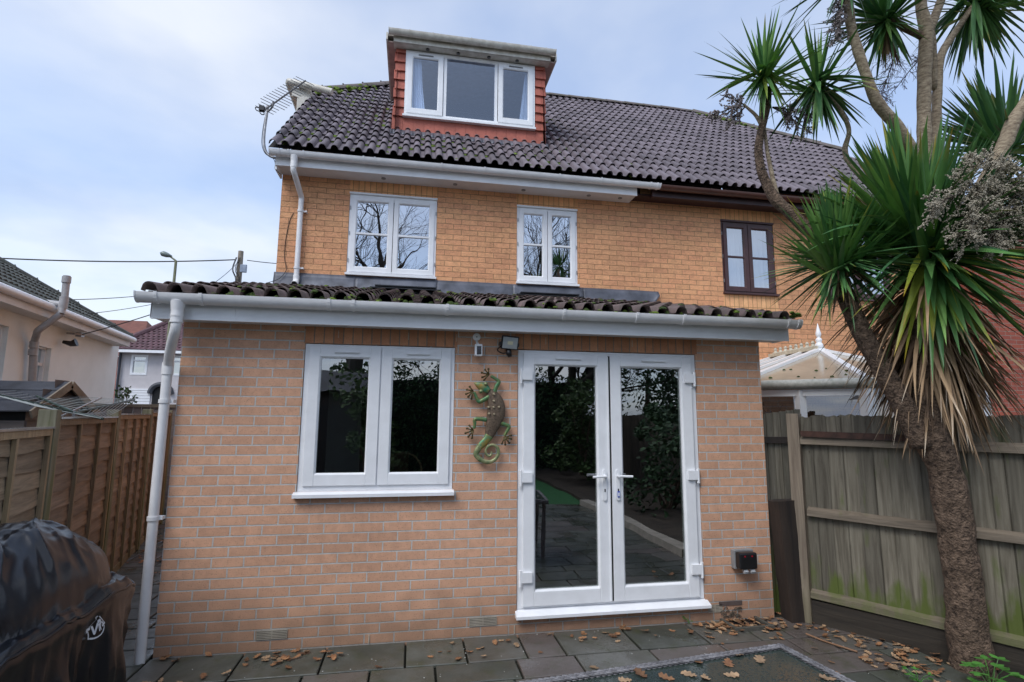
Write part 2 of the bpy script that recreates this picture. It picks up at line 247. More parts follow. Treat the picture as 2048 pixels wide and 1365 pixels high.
# ---------------------------------------------------------------- object helpers
ORG = {}
def put(o, label=None, cat=None, group=None, kind=None):
    if label: o['label'] = label
    if cat: o['category'] = cat
    if group: o['group'] = group
    if kind: o['kind'] = kind
    return o
def thing(name, loc, label, cat, group=None):
    o = bpy.data.objects.new(name, None); C.objects.link(o); o.location = loc; o.empty_display_size = .1
    ORG[o] = Vector(loc); return put(o, label, cat, group)
class MB:
    def __init__(s): s.v = []; s.f = []; s.t = []
    def add(s, vs, fs, tint=None):
        n = len(s.v); seen = set(); fs = [f for f in fs if not (frozenset(f) in seen or seen.add(frozenset(f)))]
        s.v += [tuple(v) for v in vs]; s.f += [tuple(i+n for i in f) for f in fs]
        s.t += [random.random() if tint is None else tint]*len(fs); return s
    def box(s, a, b, tint=None):
        x0, y0, z0 = [min(i, j) for i, j in zip(a, b)]; x1, y1, z1 = [max(i, j) for i, j in zip(a, b)]
        return s.add([(x0, y0, z0), (x1, y0, z0), (x1, y1, z0), (x0, y1, z0), (x0, y0, z1), (x1, y0, z1), (x1, y1, z1), (x0, y1, z1)],
                     [(0, 3, 2, 1), (4, 5, 6, 7), (0, 1, 5, 4), (1, 2, 6, 5), (2, 3, 7, 6), (3, 0, 4, 7)], tint)
    def obox(s, c, ex, ey, ez, tint=None):
        c, ex, ey, ez = map(Vector, (c, ex, ey, ez))
        vs = [c+ex*i+ey*j+ez*k for k in (-1, 1) for (i, j) in ((-1, -1), (1, -1), (1, 1), (-1, 1))]
        return s.add(vs, [(0, 3, 2, 1), (4, 5, 6, 7), (0, 1, 5, 4), (1, 2, 6, 5), (2, 3, 7, 6), (3, 0, 4, 7)], tint)
    def bar(s, a, b, w, h, up=(0, 0, 1), tint=None):
        a, b, up = Vector(a), Vector(b), Vector(up); d = (b-a); l = d.length; d.normalize()
        sd = d.cross(up).normalized(); u = sd.cross(d)
        return s.obox((a+b)/2, d*(l/2), sd*(w/2), u*(h/2), tint)
    def tube(s, pts, rad, n=10, cap=True, flat=None, tint=None):
        pts = [Vector(p) for p in pts]; rr = rad if hasattr(rad, '__len__') else [rad]*len(pts)
        vs = []; prev = None
        for i, p in enumerate(pts):
            d = (pts[min(i+1, len(pts)-1)]-pts[max(i-1, 0)]).normalized()
            if prev is None:
                a = Vector((0, 0, 1)) if abs(d.z) < .9 else Vector((1, 0, 0)); u = d.cross(a).normalized()
            else: u = (prev-d*prev.dot(d)).normalized()
            prev = u; v = d.cross(u)
            for k in range(n):
                an = 2*math.pi*k/n; o = (u*math.cos(an)+v*math.sin(an))*rr[i]
                if flat: o = Vector((o.x*flat[0], o.y*flat[1], o.z*flat[2]))
                vs.append(p+o)
        fs = [(i*n+k, i*n+(k+1) % n, (i+1)*n+(k+1) % n, (i+1)*n+k) for i in range(len(pts)-1) for k in range(n)]
        if cap: fs += [tuple(range(n))[::-1], tuple((len(pts)-1)*n+k for k in range(n))]
        return s.add(vs, fs, tint)
    def cut(s): s.c = getattr(s, 'c', [])+[(len(s.v), len(s.f))]; return s
    def build_each(s, name, m, parent=None, **k):
        cs = [(0, 0)]+getattr(s, 'c', []); out = []
        if cs[-1] != (len(s.v), len(s.f)): cs.append((len(s.v), len(s.f)))
        for (v0, f0), (v1, f1) in zip(cs, cs[1:]):
            if v1 == v0: continue
            q = MB(); q.v = s.v[v0:v1]; q.f = [tuple(i-v0 for i in f) for f in s.f[f0:f1]]; q.t = s.t[f0:f1]; out.append(q.build(name, m, parent, **k))
        return out
    def build(s, name, m, parent=None, smooth=False, label=None, kind=None, solid=0, bevel=0):
        me = bpy.data.meshes.new(name); o0 = ORG.get(parent, Vector((0, 0, 0))) if parent else Vector((0, 0, 0))
        me.from_pydata([tuple(Vector(v)-o0) for v in s.v], [], s.f); me.materials.append(m)
        a = me.attributes.new('tint', 'FLOAT', 'FACE'); a.data.foreach_set('value', s.t)
        if smooth: me.polygons.foreach_set('use_smooth', [True]*len(me.polygons))
        me.update(); o = bpy.data.objects.new(name, me); C.objects.link(o)
        if smooth == 'auto':
            md = o.modifiers.new('e', 'EDGE_SPLIT'); md.split_angle = R(40)
        if bevel:
            md = o.modifiers.new('b', 'BEVEL'); md.width = bevel; md.segments = 2; md.limit_method = 'ANGLE'
        if solid:
            md = o.modifiers.new('s', 'SOLIDIFY'); md.thickness = solid
        if parent: o.parent = parent; ORG[o] = o0
        if label: o['label'] = label
        if kind: o['kind'] = kind
        return o
def smoothpath(pts, k=6):
    """Catmull-Rom through points (tuples of any length)"""
    P = [np.array(p, float) for p in pts]; P = [2*P[0]-P[1]]+P+[2*P[-1]-P[-2]]; o = []
    for i in range(1, len(P)-2):
        for j in range(k):
            t = j/k; a, b, c, d = P[i-1:i+3]
            o.append(.5*((2*b)+(c-a)*t+(2*a-5*b+4*c-d)*t*t+(3*b-a-3*c+d)*t**3))
    o.append(P[-2]); return o
def wall_panels(mb, x0, x1, z0, z1, y, openings, thick=.10, out=-1):
    """front skin of a wall in plane Y=y with rectangular holes and their reveals"""
    xs = sorted({x0, x1, *[v for o in openings for v in o[:2]]}); zs = sorted({z0, z1, *[v for o in openings for v in o[2:]]})
    for i in range(len(xs)-1):
        for j in range(len(zs)-1):
            cx, cz = (xs[i]+xs[i+1])/2, (zs[j]+zs[j+1])/2
            if any(a < cx < b and c < cz < d for a, b, c, d in openings): continue
            mb.add([(xs[i], y, zs[j]), (xs[i+1], y, zs[j]), (xs[i+1], y, zs[j+1]), (xs[i], y, zs[j+1])], [(0, 1, 2, 3)])
    for a, b, c, d in openings:
        yb = y+thick
        mb.add([(a, y, c), (a, yb, c), (a, yb, d), (a, y, d)], [(0, 1, 2, 3)]); mb.add([(b, y, c), (b, yb, c), (b, yb, d), (b, y, d)], [(3, 2, 1, 0)])
        mb.add([(a, y, d), (b, y, d), (b, yb, d), (a, yb, d)], [(0, 1, 2, 3)]); mb.add([(a, y, c), (b, y, c), (b, yb, c), (a, yb, c)], [(3, 2, 1, 0)])
def frame_rect(mb, x0, x1, z0, z1, y0, y1, w, wb=None, chamf=.012):
    """mitred frame: four boxes butted, with a sloping glazing bead inside"""
    wb = wb or w
    mb.box((x0, y0, z0), (x0+w, y1, z1)); mb.box((x1-w, y0, z0), (x1, y1, z1))
    mb.box((x0+w, y0+.0005, z1-w), (x1-w, y1, z1)); mb.box((x0+w, y0+.0005, z0), (x1-w, y1, z0+wb))
    a, b, c, d = x0+w, x1-w, z0+wb, z1-w; q = chamf
    vs = [(a, y0+.002, c), (b, y0+.002, c), (b, y0+.002, d), (a, y0+.002, d), (a+q, y0+.014, c+q), (b-q, y0+.014, c+q), (b-q, y0+.014, d-q), (a+q, y0+.014, d-q), (a+q, y1, c+q), (b-q, y1, c+q), (b-q, y1, d-q), (a+q, y1, d-q)]
    mb.add(vs, [(0, 1, 5, 4), (1, 2, 6, 5), (2, 3, 7, 6), (3, 0, 4, 7), (4, 5, 9, 8), (5, 6, 10, 9), (6, 7, 11, 10), (7, 4, 8, 11)])
def pane(x0, x1, z0, z1, y, m, parent, name='pane'):
    return MB().add([(x0, y, z0), (x1, y, z0), (x1, y, z1), (x0, y, z1)], [(0, 1, 2, 3)]).build(name, m, parent)
def gutter_mb(x0, x1, yc, ztop, r=.057, steps=10):
    mb = MB(); vs = []
    for x in (x0, x1):
        for k in range(steps+1):
            a = math.pi*k/steps; vs.append((x, yc-r*math.cos(a), ztop-r*1.28*math.sin(a)))
        for k in range(steps, -1, -1):
            a = math.pi*k/steps; vs.append((x, yc-(r-.004)*math.cos(a), ztop-(r-.004)*1.28*math.sin(a)))
    n = 2*(steps+1)
    mb.add(vs, [(k, (k+1) % n, n+(k+1) % n, n+k) for k in range(n)]+[tuple(range(n))[::-1], tuple(range(n, 2*n))])
    for x in (x0, x1):     # stop ends
        s = .004 if x == x0 else -.004
        e = [(x+s*q, yc-(r+.004)*math.cos(math.pi*k/steps), ztop+.003-(r+.004)*1.28*math.sin(math.pi*k/steps)) for q in (-1, 1) for k in range(steps+1)]
        m = steps+1; mb.add(e, [tuple(range(m)), tuple(range(m, 2*m))[::-1]]+[(k, k+1, m+k+1, m+k) for k in range(m-1)])
    return mb
def band(mb, x, yc, ztop, r=.062, wd=.022, steps=10):
    vs = []
    for xx in (x-wd/2, x+wd/2):
        for k in range(steps+1):
            a = math.pi*k/steps; vs.append((xx, yc-r*math.cos(a), ztop+.004-r*1.28*math.sin(a)))
    m = steps+1; mb.add(vs, [(k, k+1, m+k+1, m+k) for k in range(steps)])
    vs2 = [(v[0], v[1]+(.006 if v[1] < yc else -.006), v[2]+.006) for v in vs]
    mb.add(vs+vs2, [(k, 2*m+k, 2*m+k+1, k+1) for k in range(steps)]+[(m+k, m+k+1, 3*m+k+1, 3*m+k) for k in range(steps)]); mb.cut()

def tile_roof(x0, nroll, pitch, y0, z0, ang, gauge, ncourse, keep, first=None, roll_h=.053, lift=.036, per=12, seed=3, thick=.007, overrun=.07, smax=None):
    """interlocking roll tiles: every course is its own strip, tails standing over the course below"""
    rnd = random.Random(seed); mb = MB(); ca, sa = math.cos(ang), math.sin(ang); jt, jx, ji = .5, 0, 0
    def prof(t):
        if t < .66: return roll_h*max(0, 1-abs((t-.33)/.33)**2.3)**.62
        return -.002*math.sin(math.pi*(t-.66)/.34)
    s = 0
    for c in range(ncourse):
        g = first if (c == 0 and first) else gauge; s1 = s+g+overrun
        if smax: s1 = min(s1, smax)
        sm = (s+s1)/2
        for r in range(nroll):
            xa = x0+r*pitch
            if not keep(xa+pitch/2, sm): continue
            if r % 2 == 0 or r == 0: jt, jx, ji = rnd.random(), rnd.uniform(-.002, .002), rnd.uniform(-.004, .005)
            tint = min(1, max(0, jt+rnd.uniform(-.12, .12)))
            vs = []
            rows = [(s+.07, lift-.012-thick), (s+ji, lift-thick), (s+ji, lift), (sm, lift*.55), (s1, .004)]
            for (ss, h) in rows:
                for k in range(per+1):
                    t = k/per; hh = h+prof(t)+jx
                    vs.append((xa+t*pitch+jx*.3, y0+ss*ca-hh*sa, z0+ss*sa+hh*ca))
            m = per+1; fs = [(i*m+k, i*m+k+1, (i+1)*m+k+1, (i+1)*m+k) for i in range(len(rows)-1) for k in range(per)]
            mb.add(vs, fs, tint)
        s += g
    return mb
def blob(mb, c, r, nrm=None, squash=.55, seg=7, rings=4, rnd=random):
    c = Vector(c); nrm = Vector(nrm or (0, 0, 1)).normalized(); a = nrm.orthogonal().normalized(); b = nrm.cross(a); vs = []
    off = rnd.uniform(0, 100)
    for i in range(rings+1):
        ph = math.pi*i/rings*.62
        for k in range(seg):
            th = 2*math.pi*k/seg; q = r*(1+.45*mnoise.noise(Vector((math.cos(th)*2+off, math.sin(th)*2, ph*2))))
            vs.append(c+(a*math.cos(th)+b*math.sin(th))*(q*math.sin(ph))+nrm*(q*squash*math.cos(ph)))
    mb.add(vs, [(i*seg+k, i*seg+(k+1) % seg, (i+1)*seg+(k+1) % seg, (i+1)*seg+k) for i in range(rings) for k in range(seg)])

# ================================================================ THE HOUSE
D = 2.6            # main wall plane; the extension's front wall is Y = 0
XR = 4.97          # right-hand corner of the extension
house = thing('brick_house', (2.5, 1.3, 0), 'brick house nearest the viewer with tiled lean-to extension, red dormer and white french doors', 'house')
WIN = (.905, 2.115, 1.14, 2.31); DOOR = (2.652, 4.315, .13, 2.31)
mb = MB(); wall_panels(mb, 0, XR, -.05, 2.62, 0, [WIN, DOOR], .10)
mb.add([(0, 0, -.05), (0, D, -.05), (0, D, 3.4), (0, 0, 2.62)], [(0, 3, 2, 1)]); mb.add([(XR, 0, -.05), (XR, D, -.05), (XR, D, 3.4), (XR, 0, 2.62)], [(0, 1, 2, 3)])
extw = mb.build('extension_wall', m_brick_low, house)
def soldier(x0, x1, z0, z1, y, m, parent):
    mb = MB(); mb.box((x0, y-.003, z0), (x1, y+.02, z1)); return mb.build('soldier_course', m, parent)
soldier(.90, 2.13, 2.312, 2.46, 0, m_brick_low_s, extw); soldier(2.63, 4.33, 2.312, 2.46, 0, m_brick_low_s, extw)
# weep vents and movement gaps in the mortar
mb = MB()
for x, z in ((.90, 2.39), (1.16, 2.39), (1.72, 2.39), (2.12, 2.39), (1.50, .036), (2.635, .036), (3.55, .036), (2.9, 2.39), (3.7, 2.39)):
    for k in range(7): mb.box((x-.004, -.007, z-.03+k*.009), (x+.004, .01, z-.025+k*.009))
    mb.cut()
mb.build_each('weep_vent', mat('pale_plastic_weep', (.62, .58, .48), .5), extw)
# main wall, upper storey
W1 = (.862, 2.022, 3.56, 4.70); W2 = (3.138, 4.022, 3.56, 4.70)
XP = 5.0           # party line between the two houses
mb = MB(); wall_panels(mb, 0, XP, 2.4, 4.97, D, [W1, W2], .09)
mb.add([(0, D, -.05), (0, 10, -.05), (0, 10, 5.0), (0, D, 5.0)], [(0, 3, 2, 1)])
mb.add([(0, D, 5.0), (0, 10, 5.0), (0, 8.0, 7.1), (0, 4.5, 7.1)], [(0, 3, 2, 1)])
wallm = mb.build('wall', m_brick_up, house)
soldier(.86, 2.03, 4.702, 4.90, D, m_brick_up_s, wallm); soldier(3.13, 4.03, 4.702, 4.90, D, m_brick_up_s, wallm)
# low room behind the glass
mb = MB(); mb.add([(.1, .25, .15), (4.85, .25, .15), (4.85, 2.55, .15), (.1, 2.55, .15)], [(0, 1, 2, 3)]); fl = mb.build('room_floor', m_intfloor, extw)
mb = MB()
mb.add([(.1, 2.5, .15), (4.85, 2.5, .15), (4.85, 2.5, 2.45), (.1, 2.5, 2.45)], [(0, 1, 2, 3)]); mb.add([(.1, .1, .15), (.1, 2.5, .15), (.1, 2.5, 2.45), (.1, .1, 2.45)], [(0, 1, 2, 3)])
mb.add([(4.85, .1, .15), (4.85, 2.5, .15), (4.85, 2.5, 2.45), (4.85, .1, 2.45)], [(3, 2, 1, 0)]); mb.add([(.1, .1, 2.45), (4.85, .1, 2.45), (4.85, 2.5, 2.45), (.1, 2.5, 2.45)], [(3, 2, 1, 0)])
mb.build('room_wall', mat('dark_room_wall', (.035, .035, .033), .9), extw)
MB().box((1.0, .75, .9), (1.30, .80, 2.4)).build('room_partition', mat('pale_plaster', (.34, .35, .33), .8, nscale=3, namp=.1), extw)
MB().box((1.35, 1.2, .9), (1.75, 1.6, 1.35)).build('room_cupboard', mat('orange_wood', (.20, .09, .03), .6), extw)

# ---- lower window
win = thing('upvc_window', (1.51, 0, 1.1), None, None); 
def reparent(o, p):
    o.parent = p; o.location = o.location-p.location if False else (ORG[o]-ORG[p]); return o
def vent(mb, xc, z, y, w=.10): mb.box((xc-w, y-.012, z-.008), (xc+w, y, z+.008)); mb.box((xc-w+.006, y-.016, z-.003), (xc+w-.006, y-.012, z+.006))
def sub_window(parent, name, loc):
    o = bpy.data.objects.new(name, None); C.objects.link(o); o.empty_display_size = .1; o.parent = parent; o.location = Vector(loc)-ORG[parent]; ORG[o] = Vector(loc); return o
bpy.data.objects.remove(win)
win = sub_window(house, 'window', (1.51, 0, 1.1))
x0, x1, z0, z1 = WIN
mb = MB(); frame_rect(mb, x0+.004, x1-.004, z0+.004, z1-.006, .010, .07, .045); mb.box((1.490, .012, z0+.05), (1.530, .068, z1-.052)); mb.build('frame', m_upvc, win)
for a, b, gx0, gx1 in ((.945, 1.503, 1.029, 1.428), (1.513, 2.078, 1.592, 1.992)):
    mb = MB(); frame_rect(mb, a, b, 1.185, 2.285, -.006, .05, .082, .085); mb.build('sash', m_upvc, win, bevel=.003)
    pane(a+.08, b-.08, 1.262, 2.205, .018, m_glass_low, win)
    g = MB(); frame_rect(g, a+.081, b-.081, 1.266, 2.204, .0085, .017, .006, chamf=.001); g.build('gasket', m_rubber, win)
    mb = MB(); vent(mb, (a+b)/2+.01, 2.243, -.006, .095); mb.build('trickle_vent', m_upvc, win)
mb = MB(); mb.add([(.885, -.055, 1.10), (2.125, -.055, 1.10), (2.125, -.055, 1.125), (.885, -.055, 1.125), (.885, .03, 1.10), (2.125, .03, 1.10), (2.125, .03, 1.147), (.885, .03, 1.147)],
    [(0, 1, 2, 3), (3, 2, 6, 7), (0, 4, 5, 1), (0, 3, 7, 4), (1, 5, 6, 2)]).build('sill', m_upvc, win)
MB().box((1.02, .08, 1.10), (2.0, .25, 1.13)).build('inner_sill', m_upvc, win)

# ---- french doors
dr = sub_window(house, 'french_doors', (3.48, 0, .13))
x0, x1, z0, z1 = DOOR
mb = MB(); frame_rect(mb, x0+.005, x1-.005, z0+.055, z1-.006, .008, .075, .050); mb.build('frame', m_upvc, dr, bevel=.003)
for a, b in ((2.700, 3.462), (3.484, 4.262)):
    mb = MB(); frame_rect(mb, a, b, .205, 2.278, -.012, .055, .096, .112); mb.build('door_leaf', m_upvc, dr, bevel=.004)
    pane(a+.094, b-.094, .312, 2.185, .018, m_glass_low, dr)
    g = MB(); frame_rect(g, a+.096, b-.096, .316, 2.183, .0025, .017, .007, chamf=.001); g.build('gasket', m_rubber, dr)
    mb = MB(); vent(mb, (a+b)/2+.02, 2.235, -.012, .115); mb.build('trickle_vent', m_upvc, dr)
MB().box((3.463, .0, .21), (3.483, .03, 2.27)).build('meeting_gap', m_dark, dr)
MB().box((3.452, -.022, .215), (3.462, -.012, 2.262)).build('meeting_stile', m_upvc, dr)
mb = MB(); mb.add([(2.640, -.065, .125), (4.335, -.065, .125), (4.335, -.065, .15), (2.640, -.065, .15), (2.640, .03, .125), (4.335, .03, .125), (4.335, .03, .188), (2.640, .03, .188)],
    [(0, 1, 2, 3), (3, 2, 6, 7), (0, 4, 5, 1), (0, 3, 7, 4), (1, 5, 6, 2)]).build('sill', m_upvc, dr, bevel=.002)
for sx, s in ((3.412, -1), (3.532, 1)):
    mb = MB(); z = 1.175
    vs = []
    for yy in (-.026, -.012):
        for k in range(24):
            a = 2*math.pi*k/24; vs.append((sx+.017*math.cos(a), yy, z+(.095 if math.sin(a) > 0 else -.13)+.017*math.sin(a)))
    mb.add(vs, [tuple(range(24)), tuple(range(24, 48))[::-1]]+[(k, 24+k, 24+(k+1) % 24, (k+1) % 24) for k in range(24)])
    mb.tube([(sx, -.02, 1.232), (sx, -.062, 1.232)], .012); mb.tube([(sx, -.060, 1.232), (sx+s*.03, -.064, 1.232), (sx+s*.118, -.064, 1.229)], [.012, .0105, .0105], n=12)
    mb.build('handle', m_upvc, dr, smooth='auto')
    MB().box((sx-.005, -.029, 1.100), (sx+.005, -.026, 1.125)).build('keyhole', m_dark, dr)
MB().box((3.523, -.034, 1.055), (3.543, -.029, 1.105)).build('key_tag', mat('blue_key_tag', (.05, .10, .55), .4), dr)
MB().box((3.527, -.036, 1.064), (3.539, -.034, 1.094)).build('key_label', m_upvc, dr)
for hx, s in ((2.700, 1), (4.262, -1)):
    for hz in (2.09, 1.235, .44):
        mb = MB(); mb.box((hx-.012*s, -.034, hz-.045), (hx+.075*s, -.0125, hz+.035)); mb.tube([(hx-.022*s, -.022, hz-.075), (hx-.022*s, -.022, hz+.052)], .013, n=10)
        mb.build('hinge', m_upvc, dr, smooth='auto', bevel=.006)

# ---- extension roof: tiles, fascia, gutter
EA = math.atan2(3.315-2.600, 2.6+.27)
mb = tile_roof(-.20, 32, .1675, -.27, 2.600, EA, .32, 9, lambda x, s: True, roll_h=.060, lift=.034, seed=5, smax=2.93)
roof2 = mb.build('extension_roof', m_tile_low, house, smooth='auto')
mb = MB(); mb.add([(-.13, -.19, 2.600), (5.12, -.19, 2.600), (5.12, D, 3.30), (-.13, D, 3.30)], [(0, 1, 2, 3), (3, 2, 1, 0)]); mb.build('roof_felt', m_tile_under, roof2)
rnd = random.Random(11)
mb = MB(); mb2 = MB(); ca, sa = math.cos(EA), math.sin(EA)
for i in range(520):
    c = rnd.randint(0, 8); x = -.2+.1675*rnd.randint(0, 31)+rnd.choice((rnd.uniform(.0, .11), rnd.uniform(.11, .165))); s = c*.32+rnd.uniform(-.01, .05)
    if x < -.15 or (x < .3 and rnd.random() < .6): continue
    t = ((x+.2)/.1675) % 1; h = (.060*math.sin(math.pi*t/.64)**.75 if t < .64 else 0)+.010+(.012 if s > c*.32 else 0)
    blob(mb if rnd.random() < .45 else mb2, (x, -.27+s*ca-h*sa, 2.600+s*sa+h*ca), rnd.uniform(.012, .032), (0, -sa, ca), .5, rnd=rnd)
for r_ in range(32):
    for j_ in range(rnd.randint(1, 4)):
        x = -.2+.1675*r_+rnd.uniform(.0, .115)
        if x > .35: blob(mb2 if rnd.random() < .7 else mb, (x, -.262+rnd.uniform(-.01, .03), 2.606+rnd.uniform(0, .03)), rnd.uniform(.014, .03), (0, -1, .4), .6, rnd=rnd)
for k in range(14): blob(mb, (5.17+rnd.uniform(-.03, .06), -.24+rnd.uniform(-.03, .05), 2.66+rnd.uniform(-.02, .03)), rnd.uniform(.015, .03), rnd=rnd)
mb.build('moss', m_moss, roof2, kind='stuff'); mb2.build('dark_moss', m_moss_dark, roof2, kind='stuff')
mb = MB(); mb.box((-.145, -.205, 2.440), (5.135, -.185, 2.60)); mb.box((-.148, -.207, 2.432), (5.138, -.187, 2.4395))
for x in (.40,): mb.box((x-.03, -.2085, 2.431), (x+.03, -.205, 2.60))
mb.build('fascia', m_upvc, house)
MB().box((-.19, -.1845, 2.601), (5.14, -.165, 2.645)).build('eaves_filler', m_dark, house)
mb = MB(); mb.box((-.145, -.185, 2.446), (5.135, -.001, 2.456)); mb.build('soffit', m_soffit, house)
mb = MB()
mb.box((-.147, -.1845, 2.441), (-.130, .02, 2.62)); mb.add([(-.16, -.19, 2.58), (-.16, 2.6, 3.33), (-.16, 2.6, 3.19), (-.16, -.19, 2.44)], [(0, 1, 2, 3), (3, 2, 1, 0)])
mb.cut(); mb.box((5.122, -.1845, 2.441), (5.137, .02, 2.62)); mb.add([(5.14, -.19, 2.60), (5.14, 2.6, 3.35), (5.14, 2.6, 3.19), (5.14, -.19, 2.44)], [(0, 1, 2, 3), (3, 2, 1, 0)])
mb.build_each('bargeboard', m_upvc, house)
GY, GZ = -.272, 2.607
g = gutter_mb(-.215, 5.19, GY, GZ, .057).build('gutter', m_upvc_pipe, house, smooth='auto')
mb = MB()
for x in (-.08, .22, 1.12, 1.30, 2.02, 2.98, 3.62, 4.05, 5.06, 5.16): band(mb, x, GY, GZ, .0655, .022)
mb.build_each('gutter_bracket', m_upvc_pipe, g)
# downpipe at the left corner
px_ = -.062; py_ = -.052
mb = MB(); mb.tube([(.055, GY, 2.555), (.055, GY, 2.47)], [.052, .038], n=20); mb.tube([(.055, GY, 2.48), (.055, GY, 2.40)], .041, n=20)
path = smoothpath([(.055, GY, 2.42), (.055, GY, 2.36), (.035, GY+.03, 2.305), (-.02, GY+.13, 2.20), (px_+.01, py_-.02, 2.125), (px_, py_, 2.07), (px_, py_, 1.98)], 6)
mb.tube(path, .035, n=20); mb.tube([(px_, py_, 2.10), (px_, py_, -.01)], .034, n=20)
for z in (2.395, 2.44): mb.tube([(.055, GY, z), (.055, GY, z+.012)], .044, n=20)
mb.tube([(px_, py_, 2.03), (px_, py_, 2.12)], .040, n=20)
dp = mb.build('downpipe', m_upvc_pipe, house, smooth='auto')
mb = MB()
for z in (1.83, .98): mb.tube([(px_, py_, z-.014), (px_, py_, z+.014)], .041, n=20); mb.box((px_-.02, py_, z-.012), (px_+.06, .0, z+.012)); mb.cut()
mb.build_each('pipe_clip', m_upvc_pipe, dp, smooth='auto')
# lead flashing with lapped joints
mb = MB(); rnd = random.Random(2); xs = [-.02, 1.0, 2.05, 3.1, 4.1, 5.235]
for i in range(5):
    a, b = xs[i]-(.02 if i else 0), xs[i+1]; n = 26; y = D-.010-.003*(i % 2); vs = []
    for k in range(n+1):
        u = a+(b-a)*k/n; cut = max(0, (u-5.12)/.115)*.16
        for j in range(5):
            t = j/4; vs.append((u, y-.05*(1-t)**1.5-.006*mnoise.noise(Vector((u*5, t*2.5, i))), 3.32+cut*(1-t)+(.225-cut*0)*t+.004*mnoise.noise(Vector((u*3, 9, 0)))))
    mb.add(vs, [(5*k+j, 5*k+5+j, 5*k+6+j, 5*k+j+1) for k in range(n) for j in range(4)], rnd.random())
mb.build('lead_flashing', m_lead, house, smooth=True, solid=.003)
mb = MB()
for (a, b) in ((1.25, 2.03), (3.16, 3.98)):
    mb.box((a, D-.20, 3.385), (b, D-.05, 3.40)); mb.box((a-.06, D-.22, 3.352), (b+.06, D-.10, 3.366)); mb.cut()
mb.build_each('roof_vent', m_black, house)
# air bricks
def airbrick(parent, xa, xb, zc):
    mb = MB(); h = .065; mb.box((xa, -.001, zc-h/2), (xb, .02, zc+h/2)); mb.build('air_brick', m_dark, parent)
    mb = MB(); 
    for k in range(6): z = zc-h/2+.004+k*(h-.008)/5; mb.box((xa, -.006, z-.0035), (xb, -.0012, z+.0035))
    n = 9
    for k in range(3): x = xa+(xb-xa)*k/2; mb.box((x-.004 if k else x, -.0045, zc-h/2), (x+.004 if k < 2 else x, -.0014, zc+h/2))
    mb.build('air_brick_grille', mat('stone_plastic', (.42, .38, .31), .6), parent)
airbrick(extw, .685, .905, .1125); airbrick(extw, 2.27, 2.49, .1125); airbrick(extw, 4.335, 4.47, .10)
MB().box((4.44, -.006, .118), (4.66, -.0008, .152)).build('vent_patch', mat('slate_strip', (.12, .09, .08), .7), extw)
# gulley surround with basket scroll texture beneath the vent
mb = MB(); rnd = random.Random(4)
for i in range(26):
    x = 4.46+rnd.uniform(0, .19); z = .015+rnd.uniform(0, .085)
    mb.tube([(x+.018*math.cos(t), -.008, z+.013*math.sin(t)) for t in [k*.7 for k in range(6)]], .003, n=5)
mb.build('carved_stone', mat('mossy_carved_stone', (.12, .10, .075), .8), extw)

# ---- main roof: fascia, gutter, tiles
RA = R(42.5); RY, RZ = 2.17, 5.03; RG = .283; ca, sa = math.cos(RA), math.sin(RA); NC = 20; SR = 5.62
hipL = lambda s: -.28 if s < 3.05 else -.28+(s-3.05)*(1.90+.28)/(SR-3.05)
hipR = lambda s: 10.15 if s < 3.05 else 10.28-(s-3.05)*(2.18)/(SR-3.05)
def keepA(x, s): return (-.07 if s < 3.0 else hipL(s)-.1) < x < 5.0 and s < SR+.1
def keepB(x, s): return 5.0 < x < (10.15 if s < 3.0 else hipR(s)+.1) and s < SR+.1
NR = 72; X0 = -.075
mb = tile_roof(X0, NR, .146, RY, RZ, RA, RG, NC, keepA, first=.38, seed=9, smax=SR+.03)
rmain = mb.build('roof', m_tile, house, smooth='auto')
def roofpt(x, s, h=0): return Vector((x, RY+s*ca-h*sa, RZ+s*sa+h*ca))
mb = MB(); q = [roofpt(-.10, .05, -.03), roofpt(5.0, .05, -.03), roofpt(5.0, SR, -.03), roofpt(1.9, SR, -.03), roofpt(-.10, 3.2, -.03)]; mb.add(q, [(0, 1, 2, 3, 4), (4, 3, 2, 1, 0)])
zr = RZ+SR*sa; yr = RY+SR*ca; yb = 2*yr-RY
mb.add([(1.9, yr, zr-.03), (5.0, yr, zr-.03), (5.0, yb, RZ), (-.1, yb, RZ), (-.1, yb-3.2*ca, RZ+3.2*sa)], [(0, 1, 2, 3, 4), (4, 3, 2, 1, 0)])
mb.add([(1.9, yr, zr-.03), (-.26, RY+3.05*ca, RZ+3.05*sa), (-.26, yb-3.05*ca, RZ+3.05*sa)], [(0, 1, 2), (2, 1, 0)]); mb.build('roof_felt', m_tile_under, rmain)
def ridge_tiles(pts, r=.115, seg=.43, seed=1):
    rnd = random.Random(seed); mb = MB(); a, b = map(Vector, pts); L_ = (b-a).length; d = (b-a).normalized(); n = max(1, int(L_/seg)); seg = L_/n
    sd = d.cross(Vector((0, 0, 1))).normalized(); up = sd.cross(d)
    for i in range(n):
        p = a+d*(i*seg); q = a+d*((i+1)*seg+.02); dr_ = rnd.uniform(-.006, .006)
        vs = []
        for pp, rr_ in ((p, r+dr_+.008), (q, r+dr_)):
            for k in range(11): an = math.pi*(k/10*1.0); vs.append(pp+sd*rr_*math.cos(an)+up*(rr_*.75*math.sin(an)-.02))
        m = 11; mb.add(vs, [(k, k+1, m+k+1, m+k) for k in range(10)])
        vs2 = [v-up*.016+d*.004 for v in vs[:11]]; mb.add(vs[:11]+vs2, [(k, 11+k, 12+k, k+1) for k in range(10)]); mb.tube([p+up*(r*.72), p+up*(r*.74)+d*.02], .014, n=6)
    return mb
m1 = ridge_tiles((roofpt(1.9, SR, .02), roofpt(5.0, SR, .02))); m1.build('ridge', m_ridge, rmain, smooth='auto')
